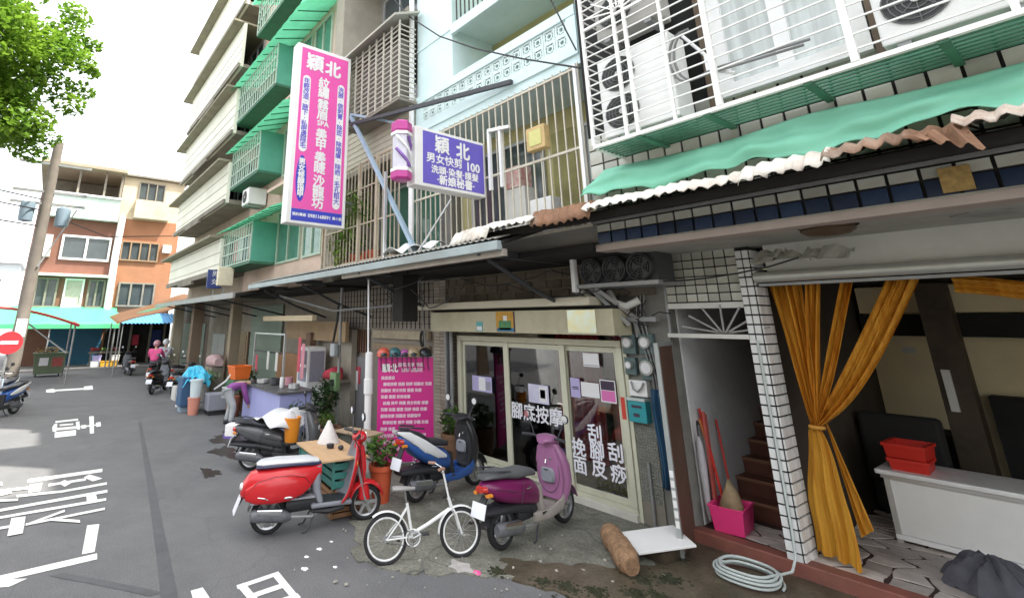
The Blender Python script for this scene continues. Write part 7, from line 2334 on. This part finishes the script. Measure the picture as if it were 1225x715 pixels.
def ctarp(u, v):
    a_, r_ = u * 2 * pi, v
    q = .46 * r_ * (1 + .2 * sin(2 * a_ + 1) + .12 * sin(5 * a_) + .07 * sin(11 * a_))
    return (-16.7 + q * cos(a_), 3.85 + q * sin(a_), 1.24 - .42 * r_ ** 1.6 + .10 * sin(4 * a_ + 9 * r_) * r_ + .06 * sin(13 * a_ - 8 * r_) * r_)


MB().grid(ctarp, 60, 10).build('sheet', mat('cyan plastic sheet', (.06, .48, .70), .35, .15, 2, .3, 8), t, smooth=True)
one(MB().lathe([(.13, .004), (.17, .42), (.18, .42), (.18, .45), (.12, .45)], (-16.0, 3.72, 0), 16), 'salmon_pot', mat('salmon plastic', (.62, .26, .19), .5, .08, 3), 'salmon pink pot under the white bucket', 'pot', smooth=True)
one(MB().lathe([(.14, .455), (.17, .88), (.185, .88), (.185, .92), (.13, .92)], (-16.0, 3.74, 0), 16), 'white_bucket', mat('bluish white plastic', (.58, .68, .70), .4, .05, 3), 'white bucket stacked on the salmon pot', 'bucket', smooth=True)
t = thing('grey_tub', 'grey storage tub with dark base by the kerb', 'box', (-15.7, 4.2, 0))
MB().bx(-16.05, -15.5, 3.98, 4.5, .12, .55).build('tub', mat('slate grey plastic', (.27, .29, .33), .5, .06, 3), t, bevel=.025)
MB().bx(-16.0, -15.55, 4.03, 4.45, .004, .12).build('base', BLKPL, t)
t = thing('green_table', 'small table draped with green cloth', 'table', (-15.55, 4.75, 0))
MB().prism([(4.48, .62), (5.05, .62), (5.0, .9), (4.53, .9)], -16.0, -15.2, 'x').build('cloth', mat('bottle green cloth', (.06, .14, .07), .8, .2, 3), t, bevel=.02)
for x in (-15.95, -15.3):
    for y in (4.55, 4.95):
        MB().bx(x, x + .05, y, y + .05, .004, .62).build('leg', SLAB, t)
crate('orange plastic basket on the green draped table', (-15.55, 4.78, .91), .55, .5, .36, mat('orange red plastic', (.78, .17, .03), .45, .05, 3), .1, taper=.1)
for k in range(2):
    one(MB().lathe([(.16, .012), (.18, .2), (.18, .42), (.16, .52), (.12, .52)], (-15.1 + k * .1, 4.55 + .42 * k, 0), 16), 'clay_jar', mat('brown red clay', (.26, .10, .06), .6, .15, 4),
        ('brown red clay jar beside the grey tub', 'brown red clay jar behind the first one')[k], 'jar', smooth=True)
t = thing('pink_cushion', 'faded pink rolled bedding on the parked scooter', 'bedding', (-19.1, 5.0, .95))
MB().loft([(-19.7, 1.15, .15, .1, 5.0), (-19.4, 1.18, .25, .2, 5.0), (-19.0, 1.2, .25, .22, 5.0), (-18.6, 1.16, .15, .12, 5.0)], 14).build('roll', mat('faded pink cloth', (.52, .36, .36), .9, .15, 4), t, smooth=True)
MB().bx(-19.6, -18.7, 4.8, 5.2, .012, 1.0).build('stand', SLAB, t)
t = thing('white_tray', 'pale open crate standing on the road edge', 'crate', (-19.3, 4.05, 0))
for (a0, a1, b0, b1) in ((-19.6, -19.0, 3.8, 3.85), (-19.6, -19.0, 4.25, 4.3), (-19.6, -19.55, 3.85, 4.25), (-19.05, -19.0, 3.85, 4.25)):
    MB().bx(a0, a1, b0, b1, .0, .42).build('side', OFFW, t)
MB().bx(-19.55, -19.05, 3.85, 4.25, .004, .03).build('bottom', SLAB, t)
one(MB().tube([(-17.6, 3.6, .03), (-17.2, 3.9, .25), (-16.9, 4.1, .5)], .05, 8), 'white_pipe', WHITE, 'short white pipe leaning beside the blue bin', 'pipe', smooth=True)
one(MB().tube([(-16.2, 4.3, .6), (-15.8, 4.5, .85), (-15.55, 4.62, 1.15)], .03, 8), 'broom', WHITE, 'slanting white broom handle over the grey tub', 'broom', smooth=True)

# ---- ground litter, moss and rubble
MOSS = mat('dark moss', (.03, .034, .016), .95, .6, 14, 1.0, 40, stain=(.07, .06, .04))


def lump(c, rx, ry, rz, m, name, label, cat, seed, group=None):
    rg_ = random.Random(seed)
    ph = [rg_.uniform(0, 6) for _ in range(4)]

    def f(u, v):
        a_, r_ = u * 2 * pi, v
        q = r_ * (1 + .1 * sin(3 * a_ + ph[0]) + .08 * sin(5 * a_ + ph[1]) + .07 * sin(11 * a_ + ph[2]))
        return (c[0] + rx * q * cos(a_), c[1] + ry * q * sin(a_), c[2] + rz * (1 - r_ ** 2) * (1 + .25 * sin(4 * a_ + ph[3])) - .002)
    return one(MB().grid(f, 22, 6), name, m, label, cat, group, smooth=True)


rg = random.Random(17)
mb = MB()
for (cx, cy, s, n) in ((-3.82, 4.52, .16, 150), (-3.6, 4.68, .14, 120), (-4.05, 4.42, .12, 90), (-3.35, 4.95, .16, 130), (-3.2, 5.1, .12, 90), (-4.45, 4.2, .1, 60), (-3.48, 5.25, .14, 110), (-3.32, 5.5, .18, 150), (-3.5, 6.0, .1, 60)):
    for _ in range(n):
        a = rg.uniform(0, 2 * pi)
        q = abs(rg.gauss(0, .5)) * s
        h = rg.uniform(.004, .02) * max(.3, 1 - q / s * .6)
        w = rg.uniform(.008, .028)
        mb.ell((cx + q * cos(a) * 1.3, cy + q * sin(a), .012 + h * .4), (w, w * rg.uniform(.6, 1), h), 6, 4)
o = mb.build('moss', MOSS)
o['kind'] = 'stuff'
o['label'] = 'dark moss and dirt crumbs along the broken pavement edge'
o['category'] = 'moss'
lump((-4.56, 4.02, .012), .055, .045, .018, mat('pink sponge', (.75, .10, .30), .7), 'pink_rag', 'small bright pink rag lying on the pavement', 'rag', 40)
struct(MB().prism([(-4.75 + .16 * cos(a) * (1 + .3 * sin(3 * a)), 3.96 + .1 * sin(a) * (1 + .25 * sin(5 * a))) for a in [2 * pi * j / 30 for j in range(30)]], .013, .0165, 'z'), 'paint_spill', mat('pale spill', (.42, .40, .38), .8, .2, 9))
rg = random.Random(21)
mb = MB()
for i in range(70):
    x, y = rg.uniform(-6.6, -3.3), rg.uniform(2.3, 5.9)
    s = rg.uniform(.006, .018)
    mb.box((x, y, .012 + s * .4), (s * rg.uniform(1, 2.5), s * 1.4, s), (rg.uniform(-.3, .3), rg.uniform(-.3, .3), rg.uniform(0, 3)))
o = mb.build('gravel', mat('pale grit', (.40, .38, .33), .9, .4, 3))
o['kind'] = 'stuff'
o['label'] = 'scattered pale grit and litter bits on the pavement'
o['category'] = 'gravel'
for i, (x, y, s) in enumerate(((-6.05, 2.95, .03), (-5.7, 2.62, .035), (-5.95, 2.75, .025), (-6.15, 3.15, .02), (-5.55, 2.9, .022))):
    lump((x, y, .003), s * 1.3, s, .006, PAP, 'paper_scrap', 'small white paper scrap on the asphalt before the red scooter', 'paper', 60 + i, 'paper scraps on the asphalt')

STN = mat('dark wet stain', (.045, .036, .032), .3, .4, 2.5)
for k, (cx, cy, rx, ry) in enumerate(((-12.3, 3.75, .8, .35), (-11.2, 3.3, .5, .22), (-7.3, 2.9, .25, .12), (-5.4, 4.9, .22, .1), (-9.9, 2.7, .3, .14))):
    pl_ = []
    for j in range(40):
        a = 2 * pi * j / 40
        q = 1 + .25 * sin(3 * a + k) + .16 * sin(7 * a + 2 * k) + .1 * sin(13 * a)
        pl_.append((cx + rx * q * cos(a), cy + ry * q * sin(a)))
    zt = .0024 if k != 3 else .0145
    struct(MB().add([(x, y, zt) for x, y in pl_], [tuple(range(40))]), 'wet_stain', STN)

# ================================================================ people
SKIN = mat('skin', (.48, .30, .21), .55, .06, 5)
HAIR = mat('black hair', (.02, .017, .015), .5, .2, 12)


def skin_mesh(name, verts, edges, radii, m, parent, root=0):
    me = bpy.data.meshes.new(name)
    me.from_pydata([tuple(v) for v in verts], edges, [])
    o = bpy.data.objects.new(name, me)
    COL.objects.link(o)
    o.parent = parent
    me.materials.append(m)
    sk = o.modifiers.new('Skin', 'SKIN')
    sk.use_smooth_shade = True
    ly = me.skin_vertices[0].data
    for i, r_ in enumerate(radii):
        ly[i].radius = (r_, r_) if not isinstance(r_, tuple) else r_
        ly[i].use_root = (i == root)
    sb = o.modifiers.new('Subdivision', 'SUBSURF')
    sb.levels = 2
    sb.render_levels = 2
    return o


def person(label, J, loc, rotz, top_m, leg_m, shoe_m, helmet=None, hat=None):
    """J: joints in local metres, x forward, y left"""
    t = thing('person', label, 'person', (0, 0, 0))
    P = {k: Vector(v) for k, v in J.items()}
    names = ['pelvis', 'waist', 'chest', 'neck', 'head', 'shl', 'ell', 'hal', 'shr', 'elr', 'har', 'hil', 'knl', 'anl', 'tol', 'hir', 'knr', 'anr', 'tor']
    R_ = dict(pelvis=(.13, .10), waist=(.125, .095), chest=(.14, .11), neck=.052, head=.088, shl=.055, ell=.042, hal=.03, shr=.055, elr=.042, har=.03,
              hil=.085, knl=.058, anl=.04, tol=.035, hir=.085, knr=.058, anr=.04, tor=.035)
    E_ = [('pelvis', 'waist'), ('waist', 'chest'), ('chest', 'neck'), ('neck', 'head'), ('chest', 'shl'), ('shl', 'ell'), ('ell', 'hal'), ('chest', 'shr'), ('shr', 'elr'), ('elr', 'har'),
          ('pelvis', 'hil'), ('hil', 'knl'), ('knl', 'anl'), ('anl', 'tol'), ('pelvis', 'hir'), ('hir', 'knr'), ('knr', 'anr'), ('anr', 'tor')]
    ix = {n: i for i, n in enumerate(names)}
    body = skin_mesh('body', [P[n] for n in names], [(ix[a], ix[b]) for a, b in E_], [R_[n] for n in names], SKIN, t)
    tn = ['pelvis', 'waist', 'chest', 'shl', 'ell', 'hal', 'shr', 'elr', 'har']
    ti = {n: i for i, n in enumerate(tn)}
    tv = [P[n] for n in tn]
    tv[ti['hal']] = P['ell'].lerp(P['hal'], .9)
    tv[ti['har']] = P['elr'].lerp(P['har'], .9)
    grow = dict(pelvis=(.165, .13), waist=(.16, .125), chest=(.175, .14), shl=.085, ell=.062, hal=.05, shr=.085, elr=.062, har=.05)
    skin_mesh('jacket', tv, [(ti[a], ti[b]) for a, b in E_ if a in ti and b in ti], [grow[n] for n in tn], top_m, t)
    ln = ['pelvis', 'hil', 'knl', 'anl', 'hir', 'knr', 'anr']
    li = {n: i for i, n in enumerate(ln)}
    gl = dict(pelvis=(.15, .12), hil=.11, knl=.08, anl=.06, hir=.11, knr=.08, anr=.06)
    skin_mesh('trousers', [P[n] for n in ln], [(li[a], li[b]) for a, b in E_ if a in li and b in li], [gl[n] for n in ln], leg_m, t)
    for s in ('l', 'r'):
        d = (P['to' + s] - P['an' + s]).normalized()
        mb = MB()
        mb.tube([P['an' + s] - d * .06 + Vector((0, 0, -.03)), P['an' + s] + Vector((0, 0, -.01)), P['to' + s], P['to' + s] + d * .07], [.045, .055, .05, .025], 10)
        mb.build('shoe', shoe_m, t, smooth=True)
        h = P['ha' + s]
        dd = (h - P['el' + s]).normalized()
        u = dd.cross(Vector((0, 0, 1)))
        u = u.normalized() if u.length > .01 else Vector((0, 1, 0))
        hm = MB().tube([h, h + dd * .06], [.03, .036], 8)
        for k in range(4):
            b_ = h + dd * .06 + u * (.018 * (k - 1.5))
            L_f = (.06, .07, .065, .05)[k]
            hm.tube([b_, b_ + dd * L_f * .6, b_ + dd * L_f * .9 + Vector((0, 0, -.02))], [.009, .008, .006], 6)
        hm.tube([h + dd * .02 + u * .03, h + dd * .05 + u * .055, h + dd * .08 + u * .055], [.01, .009, .007], 6)
        hm.build('hand', SKIN, t, smooth=True)
    hd = P['head']
    f_ = (P['head'] - P['neck']).normalized()
    fw = Vector((1, 0, 0)) if abs(f_.x) < .8 else Vector((0, 0, -1))
    if helmet:
        MB().ell(hd + f_ * .05, (.15, .14, .14), 16, 10).build('helmet', helmet, t, smooth=True)
    else:
        MB().ell(hd + f_ * .045 - fw * .02, (.105, .10, .11), 16, 10).build('hair', HAIR, t, smooth=True)
    fc = MB()
    c = hd + fw * .085 + f_ * .03
    fc.ell(c, (.02, .016, .025), 8, 6)
    fc.build('nose', SKIN, t, smooth=True)
    t.location = loc
    t.rotation_euler = (0, 0, rotz)
    return t


RIDE = dict(pelvis=(-.35, 0, .88), waist=(-.31, 0, 1.02), chest=(-.24, 0, 1.24), neck=(-.20, 0, 1.42), head=(-.17, 0, 1.56), shl=(-.23, .2, 1.34), ell=(-.02, .27, 1.14), hal=(.22, .27, 1.06),
            shr=(-.23, -.2, 1.34), elr=(-.02, -.27, 1.14), har=(.22, -.27, 1.06), hil=(-.3, .1, .86), knl=(.1, .17, .78), anl=(.14, .14, .40), tol=(.28, .14, .35),
            hir=(-.3, -.1, .86), knr=(.1, -.17, .78), anr=(.14, -.14, .40), tor=(.28, -.14, .35))
person('person in a pink jacket sitting on a black scooter', RIDE, (-24.6, 4.0, 0), radians(160), mat('pink jacket', (.75, .10, .28), .8, .15, 4, .8, 9), BLKP, BLKPL, helmet=paint('rose helmet', (.5, .25, .28)))
person('person in a white shirt and white helmet sitting on a silver scooter', RIDE, (-26.2, 4.6, 0), radians(170), mat('white shirt', (.62, .64, .68), .8, .06, 4), mat('grey trousers', (.15, .16, .18), .8), BLKPL, helmet=WHTP)
BEND = dict(pelvis=(-.12, 0, .80), waist=(-.02, 0, .90), chest=(.18, 0, .98), neck=(.34, 0, .98), head=(.46, 0, .95), shl=(.24, .18, .95), ell=(.30, .22, .68), hal=(.38, .16, .46),
            shr=(.24, -.18, .95), elr=(.32, -.22, .68), har=(.40, -.14, .46), hil=(-.12, .1, .78), knl=(-.02, .13, .44), anl=(-.10, .12, .08), tol=(.04, .13, .05),
            hir=(-.12, -.1, .78), knr=(.05, -.13, .44), anr=(.0, -.12, .08), tor=(.14, -.13, .05))
person('person in a purple jacket and pale trousers bending over by the food stall', BEND, (-13.9, 4.15, .0), radians(75), mat('purple jacket', (.24, .07, .26), .8, .25, 5, .8, 9), mat('pale grey trousers', (.42, .44, .44), .85, .15, 6, .8, 9), BLKPL)
